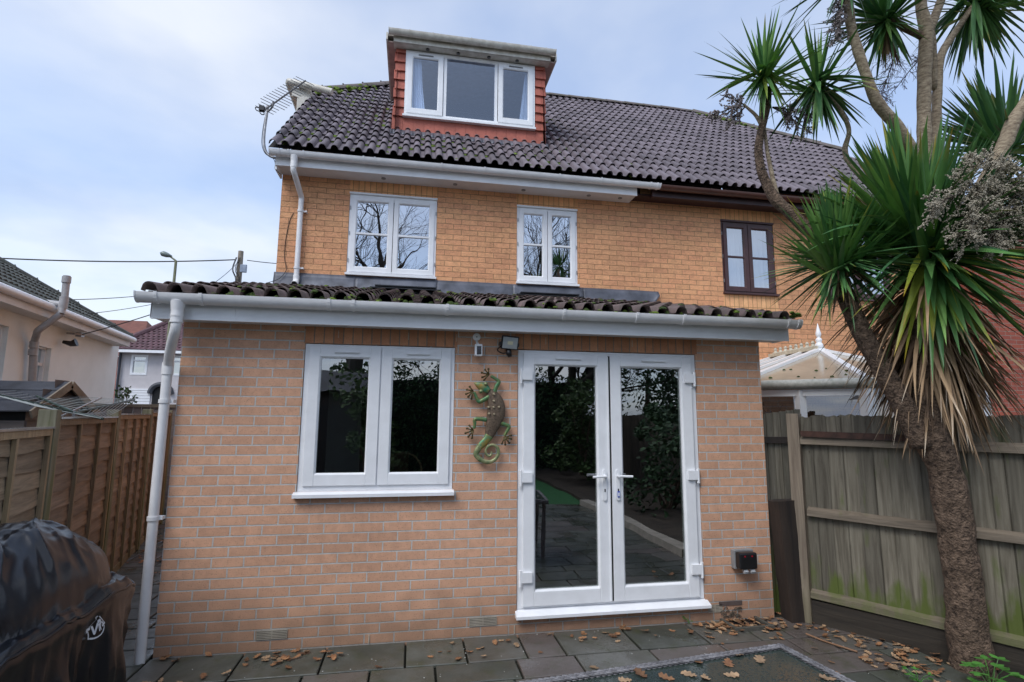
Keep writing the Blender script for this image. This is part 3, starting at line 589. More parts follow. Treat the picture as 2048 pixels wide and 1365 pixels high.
hA = (roofpt(-.24, 3.05, .05), roofpt(1.92, SR, .04)); ridge_tiles(hA, seed=3).build('hip', m_ridge, rmain, smooth='auto')
# side slope of the half hip
mb = MB()
for k in range(9):
    t0, t1 = k/9, (k+1)/9
    a0 = hA[0].lerp(hA[1], t0); a1 = hA[0].lerp(hA[1], t1); h0 = Vector((a0.x, 2*yr-a0.y, a0.z)); h1 = Vector((a1.x, 2*yr-a1.y, a1.z)); dn = Vector((-.02, 0, -.03))
    mb.add([a0+dn, h0+dn, h1, a1], [(0, 1, 2, 3), (3, 2, 1, 0)])
mb.build('side_slope', m_tile, rmain)
mb = MB(); mb2 = MB(); rnd = random.Random(21)
for i in range(900):
    x = rnd.uniform(-.05, 5.0); s = RG*rnd.randint(0, 19)+.10+rnd.uniform(-.02, .03)
    if x < hipL(s)+.15 or s > SR-.05: continue
    if x > 4.2 and rnd.random() < .6: continue
    if mnoise.noise(Vector((x*1.3, s*1.1, 4))) < -.02+rnd.uniform(-.2, .2): continue
    t = ((x-X0)/.146) % 1
    if t < .6: x += .146*(.78-t)
    blob(mb, roofpt(x, s, .012), rnd.uniform(.016, .042), (0, -sa, ca), .55, rnd=rnd)
for i in range(60):
    t = rnd.uniform(.06, .5); p = hA[0].lerp(hA[1], t); blob(mb, p+Vector((rnd.uniform(0, .1), -rnd.uniform(.06, .2), -rnd.uniform(.06, .14))), rnd.uniform(.02, .06), (0, -sa, ca), rnd=rnd)
mb.build('moss', m_moss, rmain, kind='stuff')
mb = MB(); mb.box((-.02, 2.295, 4.855), (4.815, 2.315, 5.03)); mb.box((-.022, 2.293, 4.847), (4.817, 2.311, 4.8545)); mb.build('fascia', m_upvc, house)
mb = MB(); mb.box((-.02, 2.315, 4.862), (4.815, 2.598, 4.874)); so_ = mb.build('soffit', m_soffit, house)
mb = MB()
for x in (1.3, 2.25, 3.2, 4.15, 4.62): mb.tube([(x, 2.45, 4.853), (x, 2.45, 4.8615)], .03, n=14); mb.cut()
mb.build_each('soffit_vent', m_grey, so_)
mb = MB(); mb.box((-.026, 2.3155, 4.80), (-.004, 2.598, 5.0)); 
q = [Vector((-.03, 2.315, 4.95)), Vector((-.03, 4.55, 7.00)), Vector((-.03, 4.55, 6.80)), Vector((-.03, 2.315, 4.80))]; mb.add(q, [(0, 1, 2, 3), (3, 2, 1, 0)]); mb.cut(); mb.box((4.7955, 2.3155, 4.8745), (4.8145, 2.598, 5.0)); mb.build_each('bargeboard', m_upvc, house)
G2Y, G2Z = 2.228, 5.008
g2 = gutter_mb(-.075, 5.13, G2Y, G2Z, .055).build('gutter', m_upvc_pipe, house, smooth='auto')
mb = MB()
for x in (.04, .15, .33, 1.06, 1.20, 2.05, 2.62, 3.65, 4.25, 4.98, 5.08): band(mb, x, G2Y, G2Z, .063, .020)
mb.build_each('gutter_bracket', m_upvc_pipe, g2)
ux = .262; uy = D-.05
mb = MB(); mb.tube([(.215, G2Y, 4.955), (.215, G2Y, 4.87)], [.05, .037], n=18); mb.tube([(.215, G2Y, 4.88), (.215, G2Y, 4.80)], .041, n=18)
mb.tube(smoothpath([(.215, G2Y, 4.83), (.215, G2Y, 4.77), (.23, G2Y+.05, 4.715), (ux-.01, uy-.08, 4.60), (ux, uy, 4.54), (ux, uy, 4.46)], 6), .034, n=18); mb.tube([(ux, uy, 4.52), (ux, uy, 3.44)], .033, n=18); mb.tube([(ux, uy, 3.50), (ux, uy, 3.42)], .039, n=18)
dp2 = mb.build('downpipe', m_upvc_pipe, house, smooth='auto')
mb = MB(); sh = [(ux, uy, 3.45), (ux, uy-.02, 3.40), (ux, uy-.09, 3.365)]; mb.tube(sh, [.037, .038, .041], n=18, cap=False); mb.build('pipe_shoe', m_upvc_pipe, dp2, smooth=True, solid=.004)
mb = MB(); mb.tube([(ux, uy-.075, 3.372), (ux, uy-.078, 3.371)], .036, n=18); mb.build('pipe_mouth', m_dark, dp2)
mb = MB()
for z in (4.36, 3.60): mb.tube([(ux, uy, z-.014), (ux, uy, z+.014)], .040, n=18); mb.box((ux, uy+.0, z-.01), (ux+.075, uy+.02, z+.01)); mb.tube([(ux+.07, uy-.01, z), (ux+.07, D, z)], .012, n=8); mb.cut()
mb.build_each('pipe_clip', m_upvc_pipe, dp2, smooth='auto')
cb_ = [(.17, D-.006, 4.35), (.13, D-.006, 4.25), (.10, D-.006, 4.05), (.09, D-.006, 3.85), (.10, D-.006, 3.7), (.13, D-.02, 3.58), (.06, D-.05, 3.45), (-.06, D-.12, 3.37)]
MB().tube(smoothpath(cb_, 5), .004, n=6).build('cable', m_rubber, house)
# boxed eaves of the half hip, seen over the verge
mb = MB(); mb.box((-.30, 4.02, 6.83), (-.01, 5.6, 6.98)); mb.box((-.21, 4.0, 6.55), (-.03, 4.03, 6.83)); mb.build('boxed_eaves', m_upvc_old, house)
pts = [(-.36, 4.00, 7.06), (-.02, 3.93, 6.98), (.34, 3.90, 6.90)]
mb = MB(); mb.tube([(-.36, 5.8, 7.06), (-.36, 4.06, 7.06), (-.34, 4.00, 7.055)], .06, n=10); mb.tube(pts, .055, n=10); mb.build('hip_gutter', m_upvc_old, house, smooth='auto')

# ---- dormer
DY = 3.05; dx0, dx1, dz0, dz1 = 1.362, 3.662, 5.80, 7.21
dm = sub_window(house, 'dormer', (2.5, DY, 5.8))
mb = MB(); yb_ = lambda z: RY+(z-RZ)/math.tan(RA)
mb.box((dx0+.03, DY+.03, dz0-.05), (1.50, DY+.05, dz1)); mb.box((3.50, DY+.03, dz0-.05), (dx1-.03, DY+.05, dz1)); mb.box((1.50, DY+.03, dz0-.05), (3.50, DY+.05, 6.12))
for x in (dx0+.03, dx1-.03): mb.add([(x, DY+.04, 5.7), (x, DY+.04, dz1), (x, yb_(dz1), dz1), (x, yb_(5.7), 5.7)], [(0, 1, 2, 3), (3, 2, 1, 0)])
mb.build('dormer_wall', m_redtile, dm)
mb = MB(); rnd = random.Random(7)
def hung(xa, xb, zb, h, y=DY, off=.028):
    j = rnd.uniform(-.004, .004); o = off+rnd.uniform(-.004, .004); vs = [(xa+.0012, y-o+.03, zb+j), (xb-.0012, y-o+.03, zb+j), (xb-.0012, y+.026, zb+h), (xa+.0012, y+.026, zb+h), (xa+.0012, y+.028, zb+j), (xb-.0012, y+.028, zb+j)]
    vs = [(a, b-.0, c) for a, b, c in vs]; vs[0] = (xa+.0012, y-off+.012, zb+j); vs[1] = (xb-.0012, y-off+.012, zb+j); vs[2] = (xb-.0012, y+.018, zb+h); vs[3] = (xa+.0012, y+.018, zb+h)
    mb.add(vs, [(0, 1, 2, 3), (0, 4, 5, 1), (0, 3, 4), (1, 5, 2)])
n = 15; xs = [dx0-.02+(dx1-dx0+.03)*k/n for k in range(n+1)]
for k in range(n): hung(xs[k], xs[k+1], 5.865 if k else 5.90, .27)
e = .155
for r in range(8):
    zb = 6.115+r*.145; hgt = min(.17, 7.215-zb+.03)
    if r % 2: a = [dx0-.005, 1.515]; b = [3.50, dx1+.005]
    else: a = [dx0-.015, dx0+.075, 1.512]; b = [3.503, 3.585, dx1+.012]
    if r % 2: a = [dx0+.0, 1.44 , 1.512]; b = [3.503, 3.60, dx1]
    for q_ in (a, b):
        for i in range(len(q_)-1): hung(q_[i], q_[i+1], zb, hgt)
# cheek tiles
for xs_, s in ((dx0+.03, -1), (dx1-.03, 1)):
    for r in range(9):
        zb = 5.97+r*.145; ya = DY+.03; ye = yb_(zb); k = 0; y = ya-(.05 if r % 2 else 0)
        while y < ye:
            y2 = min(y+.155, ye); mb.add([(xs_+s*.03, y+.001, zb), (xs_+s*.03, y2-.001, zb), (xs_+s*.004, y2-.001, zb+.17), (xs_+s*.004, y+.001, zb+.17), (xs_, y+.001, zb), (xs_, y2-.001, zb)], [(0, 1, 2, 3), (3, 2, 1, 0), (0, 1, 5, 4), (4, 5, 1, 0), (0, 4, 3)]); y = y2
mb.build('hung_tiles', m_redtile, dm, solid=0)
mb = MB()
for k in range(40):
    x0_, x1_ = dx0-.06+k*.06, dx0-.06+(k+1)*.06; h0, h1 = [.055+.018*math.sin(2*math.pi*(x-X0)/.146) for x in (x0_, x1_)]
    s0 = (DY-RY)/ca
    mb.add([roofpt(x0_, s0-.14, h0-.02), roofpt(x1_, s0-.14, h1-.02), (x1_, DY-.0, 5.91), (x0_, DY-.0, 5.91)], [(0, 1, 2, 3)])
mb.build('lead_apron', m_lead, dm, smooth=True, solid=.003)
dw = dm
wx0, wx1, wz0, wz1 = 1.512, 3.495, 6.12, 7.185
mb = MB(); frame_rect(mb, wx0, wx1, wz0+.02, wz1, DY-.012, DY+.05, .042); mb.box((2.083, DY-.010, wz0+.06), (2.128, DY+.048, wz1-.042)); mb.box((2.862, DY-.010, wz0+.06), (2.907, DY+.048, wz1-.042)); mb.build('window_frame', m_upvc, dm)
for a, b in ((1.545, 2.075), (2.918, 3.462)):
    mb = MB(); frame_rect(mb, a, b, 6.175, 7.15, DY-.028, DY+.03, .068, .075); mb.build('sash', m_upvc, dm, bevel=.003)
    mb = MB(); vent(mb, (a+b)/2, 7.115, DY-.028, .11); mb.build('trickle_vent', m_grey, dm)
    pane(a+.066, b-.066, 6.24, 7.085, DY+.0, m_glass_dorm, dm, 'window_pane')
pane(2.127, 2.863, 6.178, 7.145, DY+.0, m_glass_dorm, dm, 'window_pane')
MB().box((wx0-.02, DY-.05, 6.108), (wx1+.01, DY+.02, 6.138)).build('window_sill', m_upvc, dm)
def curtain(x0, x1, x0b, x1b, z0, z1, y, parent, name='curtain', n=40, m=None):
    mb = MB(); vs = []
    for zz_, a, b in ((z1, x0, x1), ((z0+z1)/2, (x0+x0b)/2, (x1*.65+x1b*.35)), (z0, x0b, x1b)):
        for k in range(n+1): t = k/n; vs.append((a+(b-a)*t, y+.014*math.sin(t*n*.9)+.006*math.sin(t*n*.37), zz_))
    mb.add(vs, [(i*(n+1)+k, i*(n+1)+k+1, (i+1)*(n+1)+k+1, (i+1)*(n+1)+k) for i in range(2) for k in range(n)]); return mb.build(name, m or m_curtain, parent, smooth=True)
curtain(1.60, 1.74, 1.60, 1.83, 6.15, 7.15, DY+.07, dm); curtain(3.36, 3.40, 3.25, 3.40, 6.15, 7.15, DY+.07, dm)
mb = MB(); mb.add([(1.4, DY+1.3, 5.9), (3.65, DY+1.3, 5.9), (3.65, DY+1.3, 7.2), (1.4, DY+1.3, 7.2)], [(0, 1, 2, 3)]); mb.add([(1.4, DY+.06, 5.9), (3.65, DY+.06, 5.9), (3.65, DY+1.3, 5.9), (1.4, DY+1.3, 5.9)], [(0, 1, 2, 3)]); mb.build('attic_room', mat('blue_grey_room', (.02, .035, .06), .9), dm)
mb = MB(); mb.box((dx0-.03, DY-.13, 7.20), (dx1+.05, DY+.02, 7.222)); sf = mb.build('dormer_soffit', m_upvc_old, dm)
mb = MB(); mb.box((dx0-.03, DY-.148, 7.205), (dx1+.05, DY-.13, 7.33)); mb.box((dx0-.03, DY-.155, 7.198), (dx1+.05, DY-.1485, 7.212)); mb.build('dormer_fascia', m_upvc_old, dm)
mb = MB()
for x in (1.83, 2.29, 2.76, 3.20): mb.tube([(x, DY-.068, 7.188), (x, DY-.068, 7.1995)], .027, n=14); mb.cut()
mb.build_each('soffit_vent', m_dark, dm)
mb = MB()
for x in (1.83, 2.29, 2.76, 3.20):
    for k in range(3): mb.box((x-.025, DY-.068-.016+k*.014, 7.184), (x+.025, DY-.068-.010+k*.014, 7.1875))
    mb.cut()
mb.build_each('vent_grille', m_grey, dm)
mb = gutter_mb(dx0-.10, dx1+.115, DY-.205, 7.335, .055); mb.build('dormer_gutter', m_upvc_old, dm, smooth='auto')
mb = MB()
for x in (1.56, 1.90, 2.47, 3.38, 3.62): band(mb, x, DY-.205, 7.335, .0595, .016)
mb.build_each('gutter_bracket', m_upvc_old, dm)
pinkish = mat('pinkish_soffit', (.55, .42, .38), .6)
mb = MB(); yk = yb_(7.3)
mb.box((dx0-.115, DY-.10, 7.215), (dx0-.0, yk, 7.235)); mb.cut(); mb.box((dx1+.0, DY-.10, 7.215), (dx1+.13, yk, 7.235)); mb.build_each('side_soffit', pinkish, dm)
mb = MB(); mb.box((dx0-.14, DY-.15, 7.222), (dx0-.117, yk, 7.335)); mb.box((dx1+.132, DY-.15, 7.222), (dx1+.152, yk, 7.335))
mb.box((dx0-.115, DY-.128, 7.30), (dx1+.13, yk, 7.335)); mb.build('flat_roof', m_upvc_old, dm)

# ---- upper windows
def casement_window(parent, x0, x1, z0, z1, y, m, gm, curt=False, room=True, mid=None):
    wn = sub_window(parent, 'window', ((x0+x1)/2, y, z0)); mid = mid or (x0+x1)/2; fw = .042
    mb = MB(); frame_rect(mb, x0+.003, x1-.003, z0+.02, z1-.028, y+.010, y+.07, fw); mb.build('frame', m, wn)
    MB().box((x0-.002, y-.016, z1-.028), (x1+.002, y+.03, z1-.003)).build('head_drip', m, wn)
    MB().box((x0-.012, y-.045, z0-.008), (x1+.012, y+.06, z0+.022)).build('sill', m, wn, bevel=.002)
    zm = z0+.02+(z1-z0)*.485
    for a, b in ((x0+.034, mid-.004), (mid+.004, x1-.034)):
        mb = MB(); frame_rect(mb, a, b, z0+.045, z1-.055, y-.006, y+.045, .058, .064); mb.box((a+.058, y+.002, zm-.013), (b-.058, y+.04, zm+.013)); mb.build('sash', m, wn, bevel=.002)
        pane(a+.056, b-.056, z0+.10, z1-.11, y+.022, gm, wn)
    mb = MB()
    for zz_ in (z0+.2, (z0+z1)/2, z1-.22):
        for xx in (x0+.012, x1-.018): mb.box((xx, y-.002, zz_-.025), (xx+.008, y+.010, zz_+.025)); mb.cut()
    mb.build_each('hinge', m_grey, wn)
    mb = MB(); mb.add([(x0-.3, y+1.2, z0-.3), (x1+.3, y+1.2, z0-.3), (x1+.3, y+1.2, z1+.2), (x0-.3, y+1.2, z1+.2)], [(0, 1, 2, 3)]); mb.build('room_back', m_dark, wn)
    return wn
casement_window(house, *W1, D, m_upvc, m_glass_up); casement_window(house, *W2, D, m_upvc, m_glass_up)

# ================================================================ NEIGHBOUR'S HALF
nh = thing('attached_house', (7.5, 4, 0), 'attached brick house on the right with dark brown windows, brown gutter and tiled roof', 'house')
W3 = (6.285, 7.175, 3.57, 4.725); W4 = (8.05, 9.22, 3.57, 4.725)
mb = MB(); wall_panels(mb, XP, 10.1, -.05, 5.1, D, [W3, W4], .09); mb.add([(10.1, D, -.05), (10.1, 10, -.05), (10.1, 10, 7.4), (10.1, 4.8, 7.4), (10.1, D, 5.1)], [(0, 1, 2, 3, 4)]); nw = mb.build('wall', m_brick_up, nh)
m_bu2 = brick_mat('orange_brick_panel', (.82, .46, .22), (.76, .40, .20), (.36, .20, .085), .004, rot=True, speck=.3)
soldier(6.28, 7.18, 4.73, 4.97, D, m_brick_up_s, nw); soldier(8.05, 9.22, 4.73, 4.97, D, m_brick_up_s, nw); soldier(6.28, 7.18, 3.33, 3.555, D, m_bu2, nw)
w3 = casement_window(nh, *W3, D, m_brownframe, m_glass_n); w4 = casement_window(nh, *W4, D, m_brownframe, m_glass_n)
for wn, W in ((w3, W3), (w4, W4)):
    curtain(W[0]+.02, (W[0]+W[1])/2+.02, W[0]+.04, (W[0]+W[1])/2+.01, W[2], W[3], D+.16, wn, m=m_curtain); curtain((W[0]+W[1])/2-.1, W[1], (W[0]+W[1])/2-.02, W[1], W[2], W[3], D+.18, wn)
mb = tile_roof(X0, NR, .146, RY, RZ, RA, RG, NC, keepB, first=.38, seed=19, smax=SR+.03)
nr = mb.build('roof', m_tile, nh, smooth='auto')
mb = MB(); q = [roofpt(5.0, .05, -.03), roofpt(10.1, .05, -.03), roofpt(10.1, 3.2, -.03), roofpt(8.1, SR, -.03), roofpt(5.0, SR, -.03)]; mb.add(q, [(0, 1, 2, 3, 4), (4, 3, 2, 1, 0)])
mb.add([(8.1, yr, zr-.03), (5.0, yr, zr-.03), (5.0, yb, RZ), (10.1, yb, RZ), (10.1, yb-3.2*ca, RZ+3.2*sa)], [(0, 1, 2, 3, 4), (4, 3, 2, 1, 0)])
mb.add([(8.1, yr, zr-.03), (10.26, RY+3.05*ca, RZ+3.05*sa), (10.26, yb-3.05*ca, RZ+3.05*sa)], [(0, 1, 2), (2, 1, 0)]); mb.build('roof_felt', m_tile_under, nr)
ridge_tiles((roofpt(5.0, SR, .02), roofpt(8.1, SR, .02)), seed=5).build('ridge', m_ridge, nr, smooth='auto')
hB = (roofpt(10.24, 3.05, .05), roofpt(8.08, SR, .04)); ridge_tiles(hB, seed=6).build('hip', m_ridge, nr, smooth='auto')
mb = MB(); rnd = random.Random(23)
for i in range(420):
    x = rnd.uniform(5, 10.1); s = RG*rnd.randint(0, 19)+.10+rnd.uniform(-.02, .03)
    if x > hipR(s)-.15 or s > SR-.05 or mnoise.noise(Vector((x*1.3, s*1.1, 4))) < .12: continue
    t = ((x-X0)/.146) % 1
    if t < .6: x += .146*(.78-t)
    blob(mb, roofpt(x, s, .012), rnd.uniform(.012, .03), (0, -sa, ca), .5, rnd=rnd)
for i in range(70):
    t = rnd.uniform(.55, 1.0); p = hB[0].lerp(hB[1], t); blob(mb, p+Vector((-rnd.uniform(0, .1), -rnd.uniform(.05, .16), -rnd.uniform(.03, .1))), rnd.uniform(.02, .05), (0, -sa, ca), rnd=rnd)
mb.build('moss', m_moss, nr, kind='stuff')
g3 = gutter_mb(5.135, 10.2, G2Y, G2Z-.012, .055).build('gutter', m_brown, nh, smooth='auto')
mb = MB()
for x in (5.9, 6.9, 7.9, 8.9): band(mb, x, G2Y, G2Z-.012, .0595, .018)
mb.build_each('gutter_bracket', m_brown, g3)
mb = MB(); mb.box((4.816, 2.40, 4.90), (10.15, 2.598, 4.93)); mb.box((5.05, 2.30, 4.86), (10.15, 2.325, 5.0)); mb.box((5.05, 2.325, 4.862), (10.15, 2.40, 4.89)); mb.build('fascia', m_brownwood, nh)

# ================================================================ GROUND
g_soil = mat('damp_soil', (.060, .045, .032), .95, nscale=4, namp=.25, bump=.02, bscale=18)
m_slab = mat('wet_sandstone_slab', (.105, .112, .098), .42, nscale=3.2, namp=.24, bump=.0035, bscale=22, tint=.28, col2=(.055, .060, .046), spec=.6)
_t = m_slab.node_tree; _b = _t.nodes['Principled BSDF']; _n = _t.nodes.new('ShaderNodeTexNoise'); _n.inputs['Scale'].default_value = 2.3; _n.inputs['Detail'].default_value = 5
_g = _t.nodes.new('ShaderNodeNewGeometry'); _t.links.new(_g.outputs['Position'], _n.inputs['Vector']); _r = _t.nodes.new('ShaderNodeMapRange'); _r.inputs[1].default_value = .38; _r.inputs[2].default_value = .62; _r.inputs[3].default_value = .18; _r.inputs[4].default_value = .62
_t.links.new(_n.outputs[0], _r.inputs[0]); _t.links.new(_r.outputs[0], _b.inputs['Roughness'])
_a = _t.nodes.new('ShaderNodeAttribute'); _a.attribute_name = 'tint'; _q = _t.nodes.new('ShaderNodeMapRange'); _q.inputs[1].default_value = .55; _q.inputs[2].default_value = .95; _q.inputs[4].default_value = .75; _t.links.new(_a.outputs['Fac'], _q.inputs[0])
_x = _t.nodes.new('ShaderNodeMix'); _x.data_type = 'RGBA'; _l = _b.inputs['Base Color'].links[0].from_socket; _t.links.new(_q.outputs[0], _x.inputs[0]); _t.links.new(_l, _x.inputs[6]); _x.inputs[7].default_value = (.105, .082, .078, 1)
_n4 = _t.nodes.new('ShaderNodeTexNoise'); _n4.inputs['Scale'].default_value = 6; _n4.inputs['Detail'].default_value = 9; _n4.inputs['Roughness'].default_value = .7; _t.links.new(_g.outputs['Position'], _n4.inputs['Vector']); _q4 = _t.nodes.new('ShaderNodeMapRange'); _q4.inputs[1].default_value = .52; _q4.inputs[2].default_value = .70; _q4.inputs[4].default_value = .7; _t.links.new(_n4.outputs[0], _q4.inputs[0])
_y = _t.nodes.new('ShaderNodeMix'); _y.data_type = 'RGBA'; _t.links.new(_q4.outputs[0], _y.inputs[0]); _t.links.new(_x.outputs[2], _y.inputs[6]); _y.inputs[7].default_value = (.045, .055, .022, 1); _t.links.new(_y.outputs[2], _b.inputs['Base Color'])
MB().add([(-150, -80, -.12), (150, -80, -.12), (150, 220, -.12), (-150, 220, -.12)], [(0, 1, 2, 3)]).build('ground', g_soil, kind='structure')
MB().add([(-9, -20, -.030), (12, -20, -.030), (12, 9, -.030), (-9, 9, -.030)], [(0, 1, 2, 3)]).build('paving_bed', mat('dark_mossy_joint', (.022, .024, .014), .9, nscale=9), kind='structure')
def paving(xa, xb, ya, yb, name, seed, depth_z=0):
    rnd = random.Random(seed); mb = MB(); y = yb
    while y > ya:
        h = rnd.choice((.22, .29, .29, .44)); x = xa-rnd.uniform(0, .3)
        while x < xb:
            wd = rnd.choice((.29, .44, .44, .58, .74)); a, b = max(x, xa), min(x+wd, xb); g = .007+rnd.uniform(0, .003)
            if b-a > .05:
                ys = [(y-h, y)]
                if h > .5 and rnd.random() < .5: ys = [(y-h, y-h*.5), (y-h*.5, y)]
                for (c, d) in ys:
                    t = rnd.uniform(-.0025, .0025); q = .006
                    vs = [(a+g, c+g, -.02), (b-g, c+g, -.02), (b-g, d-g, -.02), (a+g, d-g, -.02), (a+g, c+g, -.005+t), (b-g, c+g, -.005-t), (b-g, d-g, -.005+t), (a+g, d-g, -.005-t), (a+g+q, c+g+q, t), (b-g-q, c+g+q, -t), (b-g-q, d-g-q, t), (a+g+q, d-g-q, -t)]
                    mb.add(vs, [(0, 1, 5, 4), (1, 2, 6, 5), (2, 3, 7, 6), (3, 0, 4, 7), (4, 5, 9, 8), (5, 6, 10, 9), (6, 7, 11, 10), (7, 4, 8, 11), (8, 9, 10, 11)], rnd.random())
            x += wd
        y -= h
    return mb.build(name, m_slab, kind='structure')
paving(-.02, 5.6, -6.2, -.0, 'patio', 17); paving(-2.2, -.02, -6.2, 8.5, 'side_path', 5)
MB().add([(.5, -12, -.006), (5.4, -12, -.006), (5.4, -6.25, -.006), (.5, -6.25, -.006)], [(0, 1, 2, 3)]).build('lawn', mat('green_lawn', (.03, .15, .045), .9, nscale=20, bump=.01), kind='structure')
MB().box((5.15, -6.2, -.02), (5.33, -1.95, .10)).build('kerb', mat('timber_edging', (.42, .38, .32), .8), kind='structure')
MB().box((5.331, -12, -.02), (7.38, -2.2, .05)).build('border_soil', g_soil, kind='structure')

# ================================================================ RIGHT FENCE (close boards) 
FA, FB = Vector((5.144, -.101, 0)), Vector((5.687, -.895, 0)); fd = (FB-FA).normalized(); fn = Vector((fd.y, -fd.x, 0))     # fn points towards the garden side?
if (CAM-FA).dot(fn) < 0: fn = -fn
rf = thing('board_fence', FA+fd*1.0, 'tall grey close-board fence behind the spiky tree, green with algae low down', 'fence')
rnd = random.Random(31)
def P_(s, off, z): return FA+fd*s+fn*off+Vector((0, 0, z))
def fence_board(s0, s1, z0, z1, off, name='board', parent=rf, m=m_wood_grey, notch=True):
    mb = MB(); a = P_((s0+s1)/2, off, (z0+z1)/2); zt = z1+rnd.uniform(-.012, .008)
    n = 5; top = [zt+(rnd.uniform(-.012, .004) if notch else 0) for _ in range(n+1)]
    vs = []
    for k in range(n+1):
        s = s0+(s1-s0)*k/n
        for o in (0, .014): vs += [P_(s, off-o*(1-.4*k/n), z0), P_(s, off-o*(1-.4*k/n), top[k])]
    fs = []
    for k in range(n):
        i = 4*k; fs += [(i, i+4, i+5, i+1), (i+2, i+3, i+7, i+6), (i+1, i+5, i+7, i+3), (i, i+2, i+6, i+4)]
    fs += [(0, 1, 3, 2), (4*n, 4*n+2, 4*n+3, 4*n+1)]
    mb.add(vs, fs, rnd.random()); return mb.build(name, m, parent)
s = .10
while s < 7.0:
    wd = rnd.uniform(.085, .12); fence_board(s, s+wd+.012, .16, 1.762, -.03+(.007 if int(s*50) % 2 else 0)); s += wd
def rail(s0, s1, z0, z1, h=.075, w=.055, nm='rail', m=m_wood_rail):
    a, b = P_(s0, .0, z0), P_(s1, .0, z1); up = Vector((0, 0, 1)); mb = MB(); e = [(-.0, -h*.5), (w, -h*.5), (w*.9, h*.15), (0, h*.5)]
    vs = [a+fn*(x-.028)+up*z for x, z in e]+[b+fn*(x-.028)+up*z for x, z in e]
    mb.add(vs, [(0, 1, 2, 3), (7, 6, 5, 4), (0, 4, 5, 1), (1, 5, 6, 2), (2, 6, 7, 3), (3, 7, 4, 0)], rnd.random()); return mb.build(nm, m, rf)
mbk = MB(); rk_ = random.Random(77)
for k in range(46):
    c = P_(.15+k*.105+rk_.uniform(-.02, .02), -.0135, rk_.choice((1.535, .925, 1.45, .85))+rk_.uniform(-.01, .01)); mbk.tube([c, c+fn*.004], .004, n=6)
mbk.build('nail', mat('rusty_nail', (.06, .035, .02), .7), rf, kind='stuff')
rail(.10, 7, 1.545, 1.50); rail(.12, 7, .93, .86); rail(.10, 7, .245, .11, .07); 
mb = MB(); a, b = P_(.12, .035, 1.60), P_(1.02, .035, 1.583); mb.bar(a, b, .03, .05); mb.build('brown_rail', mat('stained_red_brown_rail', (.085, .035, .022), .6, nscale=12, namp=.3), rf)
mb = MB(); mb.add([P_(.05, .01, -.02), P_(7, .01, -.1), P_(7, .01, .15), P_(.05, .01, .19), P_(.05, -.02, -.02), P_(7, -.02, -.1), P_(7, -.02, .15), P_(.05, -.02, .19)], [(0, 1, 2, 3), (7, 6, 5, 4), (3, 2, 6, 7)]); mb.build('gravel_board', wood_mat('dark_gravel_board', (.06, .048, .035), (.025, .02, .015), .0, 'x'), rf)
def post(s, off, z1, w=.10, nm='post', m=m_wood_post, par=rf):
    c = P_(s, off, z1/2); mb = MB(); mb.obox(c, fd*(w/2), fn*(w/2), Vector((0, 0, z1/2)), rnd.random()); return mb.build(nm, m, par, bevel=.004)
post(.055, -.01, 1.775, .10, m=wood_mat('pale_split_post', (.34, .28, .21), (.18, .14, .105), .2, 'z')); post(3.0, -.06, 1.75); post(5.9, -.06, 1.75)
# short dark return piece beside the wall
rg = thing('side_gate_board', (5.1, .05, 0), 'dark narrow boarding between the house corner and the grey fence', 'fence')
mb = MB(); 
for k in range(6): mb.box((5.0+k*.075, .10, 0), (5.068+k*.075, .12, 1.77+.01*k))
mb.build('board', m_wood_grey, rg); mb = MB(); mb.box((5.0, .07, 1.50), (5.42, .10, 1.56)); mb.build('rail', m_wood_dark, rg)
sl_ = thing('timber_post', (5.12, -.05, 0), 'short dark weathered timber sleeper standing upright against the house corner', 'post')
mb = MB(); q = 10; vs = []; rnd = random.Random(3)
nz_ = 14
for k in range(nz_+1):
    z = 1.005*k/nz_; ox = .055*(1-z)
    for (x, y) in ((-.105, -.075), (0, -.082), (.105, -.075), (.112, 0), (.105, .07), (0, .075), (-.105, .07), (-.11, 0)):
        vs.append((5.075+ox+x+rnd.uniform(-.004, .004), -.07-ox*.3+y*1.0+rnd.uniform(-.004, .004), z+(rnd.uniform(-.012, .012) if k == nz_ else 0)))
mb.add(vs, [(k*8+i, k*8+(i+1) % 8, (k+1)*8+(i+1) % 8, (k+1)*8+i) for k in range(nz_) for i in range(8)]+[tuple(nz_*8+i for i in range(8))]); mb.build('sleeper_timber', m_wood_dark, sl_, smooth='auto')

# ================================================================ LEFT FENCE (lap panels)
f1, f2, f3 = Vector((-.74, -.17, 0)), Vector((-1.21, 1.65, 0)), Vector((-1.70, 3.49, 0)); ld = (f3-f1).normalized(); ln = Vector((ld.y, -ld.x, 0))
if (Vector((3, 0, 0))-f1).dot(ln) < 0: ln = -ln
lf = thing('panel_fence', f2, 'brown lap-panel fence with green-tinged square posts along the side path on the left', 'fence')
L0 = (f2-f1).length
def Q(s, off, z): return f1+ld*s+ln*off+Vector((0, 0, z))
tops = [1.76, 1.775, 1.81, 1.80, 1.80]; ptop = [1.655, 1.705, 1.73, 1.76, 1.75]
rnd = random.Random(8)
for i, s in enumerate((-2*L0, -L0, 0, L0, 2*L0, 3*L0)):
    zt = 1.76 if i < 3 else (1.775, 1.80, 1.80)[i-3]
    mb = MB(); mb.obox(Q(s, 0, zt/2-.05), ld*.052, ln*.052, Vector((0, 0, zt/2+.05)), .3+.4*rnd.random()); mb.build('post', m_wood_post, lf, bevel=.004)
